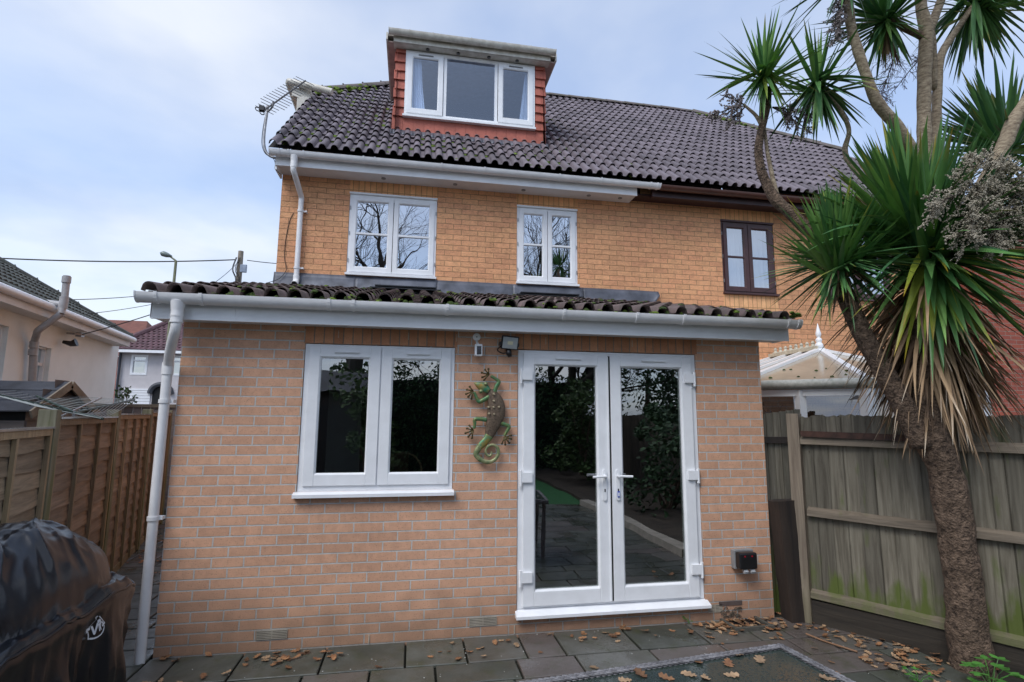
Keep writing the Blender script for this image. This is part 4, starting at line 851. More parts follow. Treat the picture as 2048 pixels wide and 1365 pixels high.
for i in range(-2, 3):
    s0, s1 = i*L0+.055, (i+1)*L0-.055; zt = (1.64, 1.64, 1.705, 1.735, 1.76)[i+2]
    pn = sub_window(lf, 'panel', Q((s0+s1)/2, 0, 0)); warm = i >= 0
    mw = m_wood_warm if warm else wood_mat('grey_lap_board', (.34, .27, .19), (.15, .12, .085), 0, 'x')
    mb = MB(); n = 13; hh = (zt-.03)/n
    for k in range(n):
        z0 = k*hh; t = rnd.random(); seg = 14; j0 = rnd.uniform(-.01, .01); vs = []
        for e in range(seg+1):
            ss = s0+(s1-s0)*e/seg; wz = .006*math.sin(ss*7+k*2.3)+.004*math.sin(ss*19+k)
            vs += [Q(ss, .020, z0+wz), Q(ss, .004, z0+hh+.03), Q(ss, .010, z0+wz)]
        mb.add(vs, [(3*e, 3*e+3, 3*e+4, 3*e+1) for e in range(seg)]+[(3*e, 3*e+2, 3*e+5, 3*e+3) for e in range(seg)]+[(3*e+1, 3*e+4, 3*e+5, 3*e+2) for e in range(seg)], t)
    mb.build('lap_board', mw, pn)
    mb = MB()
    for u in ((.333, .667) if i < 1 else (.25, .5, .75)):
        ss = s0+(s1-s0)*u; mb.obox(Q(ss, .030, zt/2), ld*.017, ln*.012, Vector((0, 0, zt/2-.02))); mb.cut()
    for ss in (s0+.02, s1-.02): mb.obox(Q(ss, .030, zt/2), ld*.02, ln*.014, Vector((0, 0, zt/2-.02))); mb.cut()
    mb.build_each('batten', m_wood_batten, pn)
    mb = MB(); mb.bar(Q(s0, .026, zt-.035), Q(s1, .026, zt-.035), .035, .045); mb.build('top_rail', m_wood_batten, pn)
    mb = MB(); mb.bar(Q(s0, .016, zt-.004), Q(s1, .016, zt-.004), .075, .014); mb.build('wet_capping', mat('wet_pale_capping', (.30, .29, .27), .12, spec=.8), pn)
    MB().bar(Q(s0, .012, .0), Q(s1, .012, .0), .03, .16).build('gravel_board', m_wood_batten, pn)
# back gate across the end of the side path
bgx = thing('end_fence', (-2.2, 6.8, 0), 'low dark weathered fence closing the far end of the side path', 'fence')
mb = MB()
for k in range(24): mb.box((-5.2+k*.15, 6.8, 0), (-5.06+k*.15, 6.82, 1.9)); mb.cut()
mb.build('boards', m_wood_shed, bgx); mb = MB(); mb.box((-5.3, 6.77, 1.86), (-.02, 6.84, 1.92)); mb.build('rail', m_wood_rail, bgx)

# ================================================================ CONSERVATORY
cs = thing('conservatory', (7, 1.4, 0), 'white glazed conservatory with pointed finial and spiked ridge behind the board fence', 'conservatory')
ring = [Vector((5.45, 2.58, 0)), Vector((5.45, 1.05, 0)), Vector((6.30, .20, 0)), Vector((7.70, .20, 0)), Vector((8.55, 1.05, 0)), Vector((8.55, 2.58, 0))]
ze = 2.115; apx = Vector((7.0, 1.62, 2.62)); apb = Vector((7.0, 2.58, 2.62))
m_roofgl = mat('tan_polycarbonate', (.43, .37, .28), .14, nscale=2, namp=.12, spec=.7)
m_gutd = mat('lichened_gutter', (.52, .52, .48), .6, nscale=22, namp=.25, col2=(.33, .34, .30))
faces = [(ring[0], ring[1], apx, apb), (ring[1], ring[2], apx), (ring[2], ring[3], apx), (ring[3], ring[4], apx), (ring[4], ring[5], apb, apx)]
for f in faces:
    vs = [Vector((v.x, v.y, ze+.02)) if v.z == 0 else v for v in f]; mb = MB(); mb.add(vs, [tuple(range(len(vs)))]); mb.build('roof_panel', m_roofgl, cs)
mb = MB()
for v in ring[1:5]: mb.bar(Vector((v.x, v.y, ze+.035)), apx+Vector((0, 0, .015)), .075, .035); mb.cut()
L3 = lambda a, b, t: Vector((a.x, a.y, ze+.035)).lerp(Vector((b.x, b.y, ze+.035)), t)
for (a, b) in ((ring[0], ring[1]), (ring[4], ring[5])):
    for t in (.0, .35, .68): 
        tt = t if a is ring[0] else 1-t
        mb.bar(L3(a, b, tt), apb.lerp(apx, t if a is ring[0] else t)+Vector((0, 0, .012)), .055, .03); mb.cut()
mb.build_each('glazing_bar', m_upvc, cs)
mb = MB(); mb.bar(apx+Vector((0, -.03, .03)), apb+Vector((0, 0, .03)), .11, .05); rdg = mb.build('ridge', mat('cream_ridge', (.62, .58, .46), .5, nscale=20, namp=.15), cs)
mb = MB(); crest = mat('cream_cresting', (.66, .62, .50), .5, nscale=25, namp=.2)
for k in range(8):
    y = apx.y+.11+k*.108; z = apx.z+.05
    mb.tube([(7, y, z), (7, y, z+.02), (7, y, z+.045), (7, y, z+.06), (7, y, z+.078), (7, y, z+.09)], [.04, .026, .018, .024, .017, .004], n=8)
    mb.box((6.99, y-.05, z-.005), (7.01, y+.05, z+.016)); mb.tube([(7, y+.054, z+.012), (7, y+.054, z+.024)], [.014, .004], n=8); mb.cut()
mb.build_each('cresting', crest, cs)
mb = MB(); z = apx.z+.02; prof = [(0, .05), (.06, .048), (.075, .036), (.085, .030), (.10, .036), (.12, .040), (.14, .030), (.15, .018), (.165, .026), (.185, .033), (.21, .034), (.235, .026), (.30, .012), (.345, .002)]
mb.tube([(7.0, apx.y, z+a*.98) for a, b in prof], [b for a, b in prof], n=14); mb.build('finial', m_upvc, cs, smooth=True)
mb = MB()
for a, b in zip(ring[0:5], ring[1:6]):
    d = (b-a).normalized(); o = Vector((d.y, -d.x, 0)); 
    if o.dot(Vector((7, 1.6, 0))-a) > 0: o = -o
    mb.tube([Vector((a.x, a.y, ze-.02))+o*.05, Vector((b.x, b.y, ze-.02))+o*.05], .052, n=12); mb.cut()
mb.build_each('gutter', m_gutd, cs, smooth='auto')
mb = MB()
for a, b in zip(ring[0:5], ring[1:6]): mb.bar(Vector((a.x, a.y, ze-.11)), Vector((b.x, b.y, ze-.11)), .06, .07); mb.cut(); 
for a, b in zip(ring[0:5], ring[1:6]): mb.bar(Vector((a.x, a.y, .65)), Vector((b.x, b.y, .65)), .06, .07); mb.cut()
mb.build_each('frame_rail', m_upvc, cs)
mb = MB()
for i, v in enumerate(ring): mb.box((v.x-.05, v.y-.05, .0), (v.x+.05, v.y+.05, ze-.08)); mb.cut()
for a, b in ((ring[1], ring[2]), (ring[2], ring[3]), (ring[3], ring[4])):
    c = (a+b)/2; mb.box((c.x-.04, c.y-.04, .3), (c.x+.04, c.y+.04, ze-.08)); mb.cut()
mb.build_each('post', m_upvc, cs)
for a, b in zip(ring[0:5], ring[1:6]):
    MB().add([(a.x, a.y, .68), (b.x, b.y, .68), (b.x, b.y, ze-.14), (a.x, a.y, ze-.14)], [(0, 1, 2, 3)]).build('window_pane', glass_mat('conservatory_glass', .22, (.5, .55, .55)), cs)
    MB().bar(Vector((a.x, a.y, .3)), Vector((b.x, b.y, .3)), .1, .62).build('dwarf_wall', m_brick_low, cs)
mb = MB(); rnd = random.Random(5)
for k in range(11):
    t = rnd.random(); u = rnd.uniform(.03, .35); p = Vector((ring[1].x, ring[1].y, ze+.02)).lerp(Vector((ring[2].x, ring[2].y, ze+.02)), t).lerp(apx, u); blob(mb, p+Vector((0, 0, .004)), rnd.uniform(.010, .022), rnd=rnd)
for k in range(30): t = rnd.random(); p = Vector((ring[1].x, ring[1].y, ze+.02)).lerp(Vector((ring[2].x, ring[2].y, ze+.02)), t); blob(mb, p+Vector((-.03, -.03, .0)), rnd.uniform(.006, .016), rnd=rnd)
mb.build('moss', m_moss_dark, cs, kind='stuff')
# wall light inside
wl = thing('wall_light', (6.9, 2.55, 1.8), 'curly black wall light hung on the brickwork inside the conservatory', 'lamp')
mb = MB(); c0 = Vector((6.85, 2.53, 1.86))
for sx in (-1, 1): mb.tube(smoothpath([c0, c0+Vector((sx*.05, -.06, -.05)), c0+Vector((sx*.12, -.09, -.02)), c0+Vector((sx*.15, -.09, .05))], 5), .007, n=6); mb.tube([c0+Vector((sx*.15, -.09, .05)), c0+Vector((sx*.15, -.09, .10))], [.03, .022], n=10)
mb.build('bracket', m_black, wl)

# red brick house on the far right
rh = thing('red_brick_house', (15, 8, 0), 'dark red brick house wall partly hidden behind the spiky leaves on the right', 'house')
mb = MB(); mb.box((11.65, 3.2, -.1), (19, 12, 5.4)); mb.build('wall', m_brick_red, rh)
mb = MB(); mb.add([(11.35, 2.9, 5.35), (19.3, 2.9, 5.35), (19.3, 12.3, 5.35), (11.35, 12.3, 5.35), (15.3, 7.4, 7.9)], [(0, 1, 4), (1, 2, 4), (2, 3, 4), (3, 0, 4), (3, 2, 1, 0)]); mb.build('roof', m_tile, rh)

# ================================================================ THE SPIKY TREE (cabbage tree)
palm = thing('cabbage_tree', (5.42, -1.30, 0), 'tall branching cabbage tree with spiky leaf heads and a brown skirt of dead leaves', 'tree')
m_bark = mat('corky_bark', (.24, .165, .115), .95, nscale=30, namp=.3, bump=.03, bscale=70, col2=(.035, .022, .015), detail=10)
m_bark2 = mat('pale_grey_bark', (.46, .38, .27), .95, nscale=26, namp=.28, bump=.008, bscale=90, col2=(.17, .125, .085), detail=8, stretch=(1, 1, 2.6))
def leafmat(name, c1, c2, tip, rough=.42):
    m = bpy.data.materials.new(name); m.use_nodes = True; t = m.node_tree; b = t.nodes['Principled BSDF']; L = t.links.new
    b.inputs['Roughness'].default_value = rough; b.inputs['Specular IOR Level'].default_value = .45
    at = t.nodes.new('ShaderNodeAttribute'); at.attribute_name = 'tint'; at2 = t.nodes.new('ShaderNodeAttribute'); at2.attribute_name = 'along'
    rp = t.nodes.new('ShaderNodeValToRGB'); rp.color_ramp.elements[0].color = (*c2, 1); rp.color_ramp.elements[1].color = (*c1, 1); rp.color_ramp.elements[0].position = .1; rp.color_ramp.elements[1].position = .8; L(at.outputs['Fac'], rp.inputs[0])
    mr = t.nodes.new('ShaderNodeMapRange'); mr.inputs[1].default_value = .72; mr.inputs[2].default_value = 1.0; L(at2.outputs['Fac'], mr.inputs[0])
    gt = t.nodes.new('ShaderNodeMath'); gt.operation = 'GREATER_THAN'; gt.inputs[1].default_value = .82; L(at.outputs['Fac'], gt.inputs[0])
    mu = t.nodes.new('ShaderNodeMath'); mu.operation = 'MULTIPLY'; L(mr.outputs[0], mu.inputs[0]); L(gt.outputs[0], mu.inputs[1])
    mx = t.nodes.new('ShaderNodeMix'); mx.data_type = 'RGBA'; L(mu.outputs[0], mx.inputs[0]); L(rp.outputs[0], mx.inputs[6]); mx.inputs[7].default_value = (*tip, 1)
    geo = t.nodes.new('ShaderNodeNewGeometry'); nz = t.nodes.new('ShaderNodeTexNoise'); nz.inputs['Scale'].default_value = 14; nz.inputs['Detail'].default_value = 4; L(geo.outputs['Position'], nz.inputs['Vector'])
    m2 = t.nodes.new('ShaderNodeMapRange'); m2.inputs[3].default_value = .7; m2.inputs[4].default_value = 1.25; L(nz.outputs[0], m2.inputs[0])
    v = t.nodes.new('ShaderNodeVectorMath'); v.operation = 'SCALE'; L(mx.outputs[2], v.inputs[0]); L(m2.outputs[0], v.inputs['Scale']); L(v.outputs[0], b.inputs['Base Color'])
    return m
m_leaf = leafmat('spiky_green_leaf', (.19, .36, .085), (.065, .18, .055), (.50, .34, .04))
m_leaf_d = leafmat('dark_spiky_leaf', (.115, .26, .075), (.042, .125, .050), (.42, .30, .04))
m_leaf_y = leafmat('yellow_green_leaf', (.34, .42, .06), (.20, .34, .06), (.42, .26, .02))
m_leaf_dead = leafmat('dead_brown_leaf', (.42, .285, .165), (.14, .09, .058), (.70, .62, .50), .8)

def leaf(acc, base, d, length, width, droop, tint, rnd, seg=7, fold=.28, side=None, curl=0.):
    d = Vector(d).normalized(); p = Vector(base); side = side or d.cross(Vector((0, 0, 1)))
    if side.length < .1: side = Vector((1, 0, 0))
    side = (side.normalized()+Vector((rnd.uniform(-.5, .5), rnd.uniform(-.5, .5), rnd.uniform(-.5, .5)))).normalized()
    st = length/seg; v0 = len(acc['v'])
    for i in range(seg+1):
        t = i/seg; wv = width*1.22*(.42+.58*math.sin(min(1, t*2.2+.15)*math.pi/2))*(1-max(0, t-.35)/.65)**.85 if t < 1 else 0
        sd = (side-d*side.dot(d)).normalized(); nm = sd.cross(d)
        acc['v'] += [p-sd*wv/2+nm*wv*fold*.5, p-nm*wv*fold*.3, p+sd*wv/2+nm*wv*fold*.5]
        acc['a'] += [t, t, t]
        d = (d+Vector((0, 0, -1))*droop*(.3+t)*st*1.6+sd*curl*st).normalized(); p = p+d*st
    for i in range(seg):
        a = v0+3*i; acc['f'] += [(a, a+1, a+4, a+3), (a+1, a+2, a+5, a+4)]; acc['t'] += [tint, tint]
def leaf_build(acc, name, m, parent, label=None):
    me = bpy.data.meshes.new(name); o0 = ORG[parent]; me.from_pydata([tuple(Vector(v)-o0) for v in acc['v']], [], acc['f']); me.materials.append(m)
    a = me.attributes.new('tint', 'FLOAT', 'FACE'); a.data.foreach_set('value', acc['t']); a = me.attributes.new('along', 'FLOAT', 'POINT'); a.data.foreach_set('value', acc['a'])
    me.polygons.foreach_set('use_smooth', [True]*len(me.polygons)); me.update()
    o = bpy.data.objects.new(name, me); C.objects.link(o); o.parent = parent; ORG[o] = o0
    if label: o['label'] = label
    return o
def newacc(): return {'v': [], 'f': [], 't': [], 'a': []}
def cone_dir(axis, lo, hi, rnd, az=None):
    axis = Vector(axis).normalized(); a = axis.orthogonal().normalized(); b = axis.cross(a); th = R(rnd.uniform(lo, hi)); ph = rnd.uniform(0, 2*math.pi) if az is None else az
    return axis*math.cos(th)+(a*math.cos(ph)+b*math.sin(ph))*math.sin(th)
def head(c, axis, n, lo, hi, l0, l1, wd, droop, seed, name='leaf_head', m=None, spread=.05, filt=None, label=None, bias=1.0):
    rnd = random.Random(seed); acc = newacc(); k = 0
    while k < n:
        u = rnd.random()**bias; d = cone_dir(axis, lo+(hi-lo)*u*.999, lo+(hi-lo)*u, rnd)
        if filt and not filt(d): 
            if rnd.random() < .97: continue
        b0 = Vector(c)+d*spread*rnd.uniform(.2, 1)-Vector(axis).normalized()*spread*u*2.0
        leaf(acc, b0, d, rnd.uniform(l0, l1)*(.85 if u < .15 else 1), wd*rnd.uniform(.75, 1.2), droop*rnd.uniform(.4, 1.5)*(.4+u), rnd.random(), rnd); k += 1
    return leaf_build(acc, name, m or m_leaf, palm, label)
def limb(pts, m, name='branch', seg=6, n=14, amp=.06, k=None):
    k = k or (.60 if m is m_bark2 else .82)
    P = [tuple(atD(x, y, d))+(r*k,) for x, y, d, r in pts]; S = smoothpath(P, seg); vs = [Vector(p[:3]) for p in S]; rr = [p[3] for p in S]
    # corky unevenness
    out = MB(); out.tube(vs, rr, n=n)
    o = []
    for i, v in enumerate(out.v):
        c = vs[i//n]; q = Vector(v)-c; f = 1+amp*mnoise.noise(Vector(v)*9)*2+amp*.8*mnoise.noise(Vector(v)*26)
        o.append(tuple(c+q*f))
    out.v = o; return out.build(name, m, palm, smooth=True)
limb([(1962, 1440, 3.72, .235), (1948, 1365, 3.76, .185), (1936, 1270, 3.79, .165), (1926, 1160, 3.82, .155), (1910, 1050, 3.85, .150), (1892, 950, 3.88, .148), (1868, 880, 3.90, .150), (1848, 800, 3.94, .13), (1843, 700, 3.98, .12), (1842, 600, 4.0, .11), (1850, 500, 4.05, .10)], m_bark, 'trunk', seg=12, n=40, amp=.06, k=.74)
limb([(1845, 620, 4.0, .10), (1850, 500, 4.05, .095), (1852, 400, 4.12, .085), (1849, 300, 4.16, .080), (1848, 200, 4.2, .078), (1851, 110, 4.2, .078), (1853, 60, 4.2, .08), (1842, 10, 4.22, .062), (1835, -70, 4.25, .05)], m_bark2, seg=8, n=24)
limb([(1852, 75, 4.2, .062), (1878, 12, 4.24, .052), (1900, -60, 4.28, .045)], m_bark2, n=18)
limb([(1850, 420, 4.14, .06), (1868, 300, 4.24, .058), (1873, 220, 4.26, .055), (1877, 140, 4.28, .052), (1885, 105, 4.3, .048), (1912, 62, 4.34, .042), (1945, 15, 4.38, .038)], m_bark2, seg=8, n=18)
limb([(1868, 180, 4.27, .04), (1866, 100, 4.24, .042), (1862, 60, 4.22, .04)], m_bark2, n=12)
limb([(1850, 420, 4.1, .075), (1835, 330, 4.08, .072), (1800, 262, 4.05, .070), (1755, 205, 4.02, .066), (1732, 150, 4.0, .058), (1714, 95, 4.0, .056), (1700, 40, 4.0, .054), (1695, -40, 4.0, .05)], m_bark2, seg=8, n=22)
limb([(1845, 890, 3.90, .10), (1800, 800, 3.93, .085), (1745, 705, 3.98, .080), (1705, 625, 4.02, .076), (1672, 540, 4.06, .066), (1638, 485, 4.1, .060), (1590, 435, 4.14, .055), (1552, 400, 4.18, .052), (1527, 355, 4.2, .043), (1517, 305, 4.2, .038), (1524, 255, 4.2, .036), (1534, 215, 4.2, .032), (1538, 175, 4.2, .028)], m_bark, seg=8, n=22)
limb([(1556, 402, 4.18, .032), (1544, 350, 4.22, .030), (1534, 300, 4.23, .024), (1530, 262, 4.22, .018)], m_bark2, n=12)
limb([(1524, 252, 4.2, .030), (1512, 232, 4.2, .024), (1497, 218, 4.2, .018), (1488, 210, 4.2, .014)], m_bark2, n=12)
limb([(1800, 430, 4.1, .06), (1740, 370, 4.15, .045), (1702, 330, 4.2, .036), (1690, 300, 4.22, .032), (1698, 262, 4.22, .028), (1683, 225, 4.22, .026), (1655, 192, 4.22, .024), (1640, 176, 4.22, .022)], m_bark2, seg=8, n=16)
limb([(1862, 560, 4.02, .07), (1920, 450, 4.05, .07), (1978, 350, 4.08, .066), (2005, 300, 4.1, .064), (2030, 240, 4.12, .060), (2075, 170, 4.15, .055), (2130, 80, 4.2, .05)], m_bark2, k=.8, seg=8, n=20)
limb([(1848, 75, 4.2, .035), (1812, 58, 4.2, .032), (1785, 42, 4.2, .028), (1770, 38, 4.2, .024)], m_bark, n=12)
UP = Vector((0, 0, 1)); LT = -RR
V_ = lambda x, y, z=0: RR*x+UU*y+FF*z       # picture-right, picture-up, away
cH = atD(1852, 505, 4.0)
head(cH, V_(-.10, 1, .05), 210, 2, 68, .78, 1.02, .050, .25, 101, m=m_leaf_d, spread=.10, label='large upright fan of dark green leaves')
head(cH+V_(-.16, .16, -.02), V_(-.45, 1, -.1), 120, 2, 48, .62, .90, .048, .2, 121, m=m_leaf, spread=.10)
head(cH+V_(0, -.02, 0), V_(0, -1, -.35), 60, 50, 95, .80, 1.05, .046, .25, 102, m=m_leaf_d, spread=.10, filt=lambda d: d.dot(FF) < .55, bias=.6)
head(cH+V_(0, -.06, -.08), V_(-.05, -.60, -.78), 84, 12, 80, .60, .98, .056, .22, 103, m=m_leaf, spread=.08, filt=lambda d: d.dot(FF) < .1, label='broad drooping green leaves')
head(cH+V_(0, -.10, -.08), V_(0, -1, -.5), 20, 8, 55, .6, .9, .050, .3, 104, m=m_leaf_y, spread=.10, filt=lambda d: d.dot(FF) < -.1, label='yellowing drooping leaves')
# dead skirt
rnd = random.Random(55); acc = newacc()
for i in range(1000):
    t = rnd.random()**1.2; c = cH+V_(.03+.06*t, -.16-.76*t, .04)
    d = cone_dir(V_(.12, -1, 0), 4, 78-46*t, rnd)
    if d.dot(FF) < -.15 and t < .42 and rnd.random() < .8: continue
    off = Vector((d.x, d.y, 0)).normalized()*.09
    leaf(acc, c+off, d, rnd.uniform(.55, 1.05)*(1-.28*t), rnd.uniform(.012, .028), rnd.uniform(.2, 1.1), rnd.random(), rnd, fold=.5, curl=rnd.uniform(-.5, .5))
leaf_build(acc, 'dead_leaf_skirt', m_leaf_dead, palm, 'brown skirt of hanging dead leaves')
cF = atD(1672, 525, 4.05)
head(cF, V_(-.18, 1, -.12), 150, 2, 56, .48, .66, .034, .15, 105, m=m_leaf, spread=.08, label='left-hand tuft of bright green leaves')
head(cF, V_(-.7, -.15, -.3), 70, 25, 85, .42, .60, .026, .3, 106, m=m_leaf_d, spread=.07, filt=lambda d: d.dot(RR) < .3 and d.dot(UU) < .35)
head(cF+V_(.05, -.02, 0), V_(.5, -.3, -.3), 46, 15, 80, .45, .68, .028, .3, 107, m=m_leaf_d, spread=.07)
rnd = random.Random(57); acc = newacc()
for i in range(26): leaf(acc, cF+V_(rnd.uniform(-.03, .06), -.03, -.04), cone_dir(V_(-.15, -1, -.2), 5, 65, rnd), rnd.uniform(.25, .45), .014, .4, rnd.random(), rnd, fold=.5)
leaf_build(acc, 'dead_leaves', m_leaf_dead, palm)
cA = atD(1527, 150, 4.2)
head(cA, V_(-.15, 1, -.2), 46, 5, 85, .34, .58, .026, .1, 108, spread=.035, label='small leaf head on the thin left branch')
head(cA, V_(-.35, -.9, -.1), 40, 8, 70, .30, .50, .027, .35, 109, spread=.03, m=m_leaf); head(cA, V_(-.2, -1, -.3), 6, 5, 40, .3, .45, .03, .4, 130, spread=.03, m=m_leaf_y)
cB = atD(1636, 172, 4.2)
head(cB, V_(.0, 1, -.15), 40, 5, 85, .34, .56, .026, .1, 110, m=m_leaf, spread=.035, label='drooping leaf head right of the small left one')
head(cB, V_(.05, -1, -.15), 62, 5, 72, .40, .56, .030, .35, 111, m=m_leaf_d, spread=.035)
cD_ = atD(1766, 38, 4.2)
head(cD_, V_(-.45, .2, -.2), 78, 10, 100, .36, .55, .026, .25, 112, m=m_leaf_d, spread=.035); head(cD_+V_(.02, 0, 0), V_(.1, -1, -.1), 26, 10, 60, .3, .46, .026, .3, 113, m=m_leaf, spread=.03)
rnd = random.Random(58); acc = newacc()
for i in range(22): leaf(acc, cD_+V_(.03, -.03, 0), cone_dir(V_(.1, -1, 0), 2, 16, rnd), rnd.uniform(.25, .42), .02, .3, rnd.random(), rnd, fold=.5)
leaf_build(acc, 'dead_leaves', m_leaf_dead, palm)
cE = atD(1950, 2, 4.38)
head(cE, V_(.1, -.9, -.1), 84, 8, 88, .45, .68, .034, .25, 114, m=m_leaf_d, spread=.05, label='leaf head hanging at the top right'); head(cE, V_(0, 1, 0), 34, 10, 90, .4, .6, .034, .2, 115, m=m_leaf, spread=.05)
cT = atD(1835, -95, 4.25); head(cT, V_(-.2, .3, -.3), 70, 10, 110, .42, .62, .032, .3, 116, m=m_leaf, spread=.05)
cT2 = atD(1690, -70, 4.0); head(cT2, V_(-.3, .2, -.2), 60, 10, 115, .38, .55, .028, .3, 117, m=m_leaf_d, spread=.05)
cC = atD(2006, 300, 4.45)
head(cC, V_(-.35, 1, .1), 86, 3, 50, .58, .80, .040, .1, 118, m=m_leaf_d, spread=.06, label='upright leaf head behind the right-hand branch'); head(cC, V_(-.9, .2, 0), 30, 5, 50, .5, .72, .034, .2, 119, m=m_leaf_d, spread=.06); head(cC, V_(.8, .2, 0), 34, 5, 60, .5, .7, .036, .3, 120, m=m_leaf, spread=.05)

# flower and berry panicles
def panicle(c, axis, L_, n2, n3, seed, m_tw, m_b, name='flower_panicle', dr=.5, bud=.0042, spread=55, tw=.003, label=None, nb=9):
    rnd = random.Random(seed); tw_mb = MB(); bd = MB()
    def bud_at(p, r):
        p = Vector(p); a = Vector((rnd.gauss(0, 1), rnd.gauss(0, 1), rnd.gauss(0, 1))).normalized()*r; b = a.orthogonal().normalized()*r; c_ = a.cross(b).normalized()*r
        bd.add([p+a, p-a, p+b, p-b, p+c_, p-c_], [(0, 2, 4), (2, 1, 4), (1, 3, 4), (3, 0, 4), (2, 0, 5), (1, 2, 5), (3, 1, 5), (0, 3, 5)])
    axis = Vector(axis).normalized(); p = Vector(c); pts = [p]; d = axis
    for i in range(8): d = (d+Vector((0, 0, -dr))*.07).normalized(); p = p+d*(L_/8); pts.append(p)
    tw_mb.tube(pts, [tw*2.2*(1-.07*i) for i in range(9)], n=5)
    for i in range(n2):
        t = rnd.uniform(.08, 1); k = min(7, int(t*8)); b0 = pts[k].lerp(pts[k+1], t*8-k); d2 = cone_dir(d.lerp(axis, .5), 20, spread+15, rnd); l2 = L_*.5*rnd.uniform(.5, 1)*(1-.45*t); q = [b0]; dd_ = d2
        for j in range(4): dd_ = (dd_+Vector((0, 0, -dr))*.10).normalized(); q.append(q[-1]+dd_*l2/4)
        tw_mb.tube(q, [tw, tw*.9, tw*.7, tw*.6, tw*.4], n=4)
        for j in range(n3):
            u = rnd.uniform(.1, 1); kk = min(3, int(u*4)); b1 = q[kk].lerp(q[kk+1], u*4-kk); d3 = cone_dir(dd_, 25, 75, rnd); l3 = l2*.42*rnd.uniform(.4, 1); e = b1+d3*l3+Vector((0, 0, -dr*l3*.3)); tw_mb.tube([b1, b1.lerp(e, .5)+Vector((0, 0, .004)), e], [tw*.6, tw*.5, tw*.35], n=3)
            for h in range(nb):
                v = (h+rnd.random())/nb; pp = b1.lerp(e, v)+Vector((rnd.uniform(-1, 1), rnd.uniform(-1, 1), rnd.uniform(-1, 1)))*.004; bud_at(pp, bud*rnd.uniform(.6, 1.2))
    o = tw_mb.build(name, m_tw, palm, label=label)
    if nb: bd.build('flower_buds', m_b, o, kind='stuff')
    return o
m_tw = mat('brown_flower_stalk', (.05, .034, .024), .8, nscale=20); m_twp = mat('purplish_stalk', (.13, .075, .085), .8, nscale=20)
m_bud = mat('cream_seed_bud', (.54, .485, .38), .8, nscale=60, namp=.25); m_bud2 = mat('mauve_seed_bud', (.38, .33, .33), .8, nscale=60, namp=.25)
cP = atD(2062, 372, 3.45)
lab = 'dense spray of cream seed buds on the right'
for i, (ax, L_) in enumerate(((V_(-1, -.05, -.2), .74), (V_(-.9, -.45, -.2), .70), (V_(-.65, -.8, -.1), .56), (V_(-.1, -.9, -.1), .46), (V_(.7, -.3, -.2), .45), (V_(-.85, .30, -.1), .55), (V_(.1, .5, -.3), .25), (V_(-.4, -.3, -.8), .45), (V_(-.8, -.2, .3), .6))):
    panicle(cP+V_(.03*i-.10, .012*i, 0), ax, L_*.9, 30, 12, 200+i, m_tw, m_bud, dr=.6, bud=.0056, label=lab if i == 0 else None, nb=8)
cP2 = atD(1492, 212, 4.2); panicle(cP2, V_(-1, -.1, -.1), .30, 22, 7, 220, m_tw, m_bud2, dr=.8, bud=.0048); panicle(cP2, V_(-.7, .5, .1), .22, 14, 6, 221, m_tw, m_bud2, dr=.6, bud=.0045); panicle(cP2, V_(-.7, -.7, .1), .24, 16, 6, 226, m_tw, m_bud2, dr=.6, bud=.0045)
cP3 = atD(1545, 215, 4.22); panicle(cP3, V_(1, .05, .2), .38, 24, 7, 222, m_tw, m_bud2, dr=.7, bud=.0045); panicle(cP3, V_(1, -.4, .1), .34, 18, 6, 227, m_tw, m_bud2, dr=.6, bud=.0045)
cP4 = atD(1690, -20, 3.98); panicle(cP4, V_(-.15, -1, .1), .34, 26, 9, 223, m_tw, m_bud2, dr=.8, bud=.0055)
cP5 = atD(1800, 85, 4.25); panicle(cP5, V_(-.35, -1, .1), .46, 30, 9, 224, m_twp, m_bud2, dr=.5, nb=0, tw=.0026, name='bare_panicle'); panicle(atD(1862, 95, 4.3), V_(-.6, -.6, .1), .40, 20, 8, 225, m_twp, m_bud2, dr=.5, nb=0, tw=.0026, name='bare_panicle')

# ================================================================ COVERED BARBECUE
bq = thing('covered_barbecue', (.02, -1.60, 0), 'barbecue under a wrinkled glossy black cover with a white logo, bottom left', 'barbecue')
m_cover = mat('wet_black_cover', (.004, .006, .011), .27, nscale=3, namp=.2, spec=.5, bump=.0012, bscale=70)
_t = m_cover.node_tree; _b = _t.nodes['Principled BSDF']; _g = _t.nodes.new('ShaderNodeNewGeometry'); _v = _t.nodes.new('ShaderNodeTexVoronoi'); _v.inputs['Scale'].default_value = 60; _t.links.new(_g.outputs['Position'], _v.inputs['Vector'])
_m = _t.nodes.new('ShaderNodeMapRange'); _m.inputs[1].default_value = 0; _m.inputs[2].default_value = .30; _m.inputs[3].default_value = 1; _m.inputs[4].default_value = 0; _t.links.new(_v.outputs['Distance'], _m.inputs[0])
_n = _t.nodes.new('ShaderNodeTexNoise'); _n.inputs['Scale'].default_value = 9; _n.inputs['Detail'].default_value = 9; _t.links.new(_g.outputs['Position'], _n.inputs['Vector'])
_s = _t.nodes.new('ShaderNodeMath'); _s.operation = 'MULTIPLY_ADD'; _s.inputs[1].default_value = .10; _t.links.new(_m.outputs[0], _s.inputs[0]); _t.links.new(_n.outputs[0], _s.inputs[2])
_p = _t.nodes.new('ShaderNodeBump'); _p.inputs['Distance'].default_value = .0035; _t.links.new(_s.outputs[0], _p.inputs['Height']); _t.links.new(_p.outputs[0], _b.inputs['Normal'])
bx0, bx1, by0, by1 = -.40, .31, -2.35, -.93
bcx, bcy, bhx, bhy = (bx0+bx1)/2, (by0+by1)/2, (bx1-bx0)/2, (by1-by0)/2
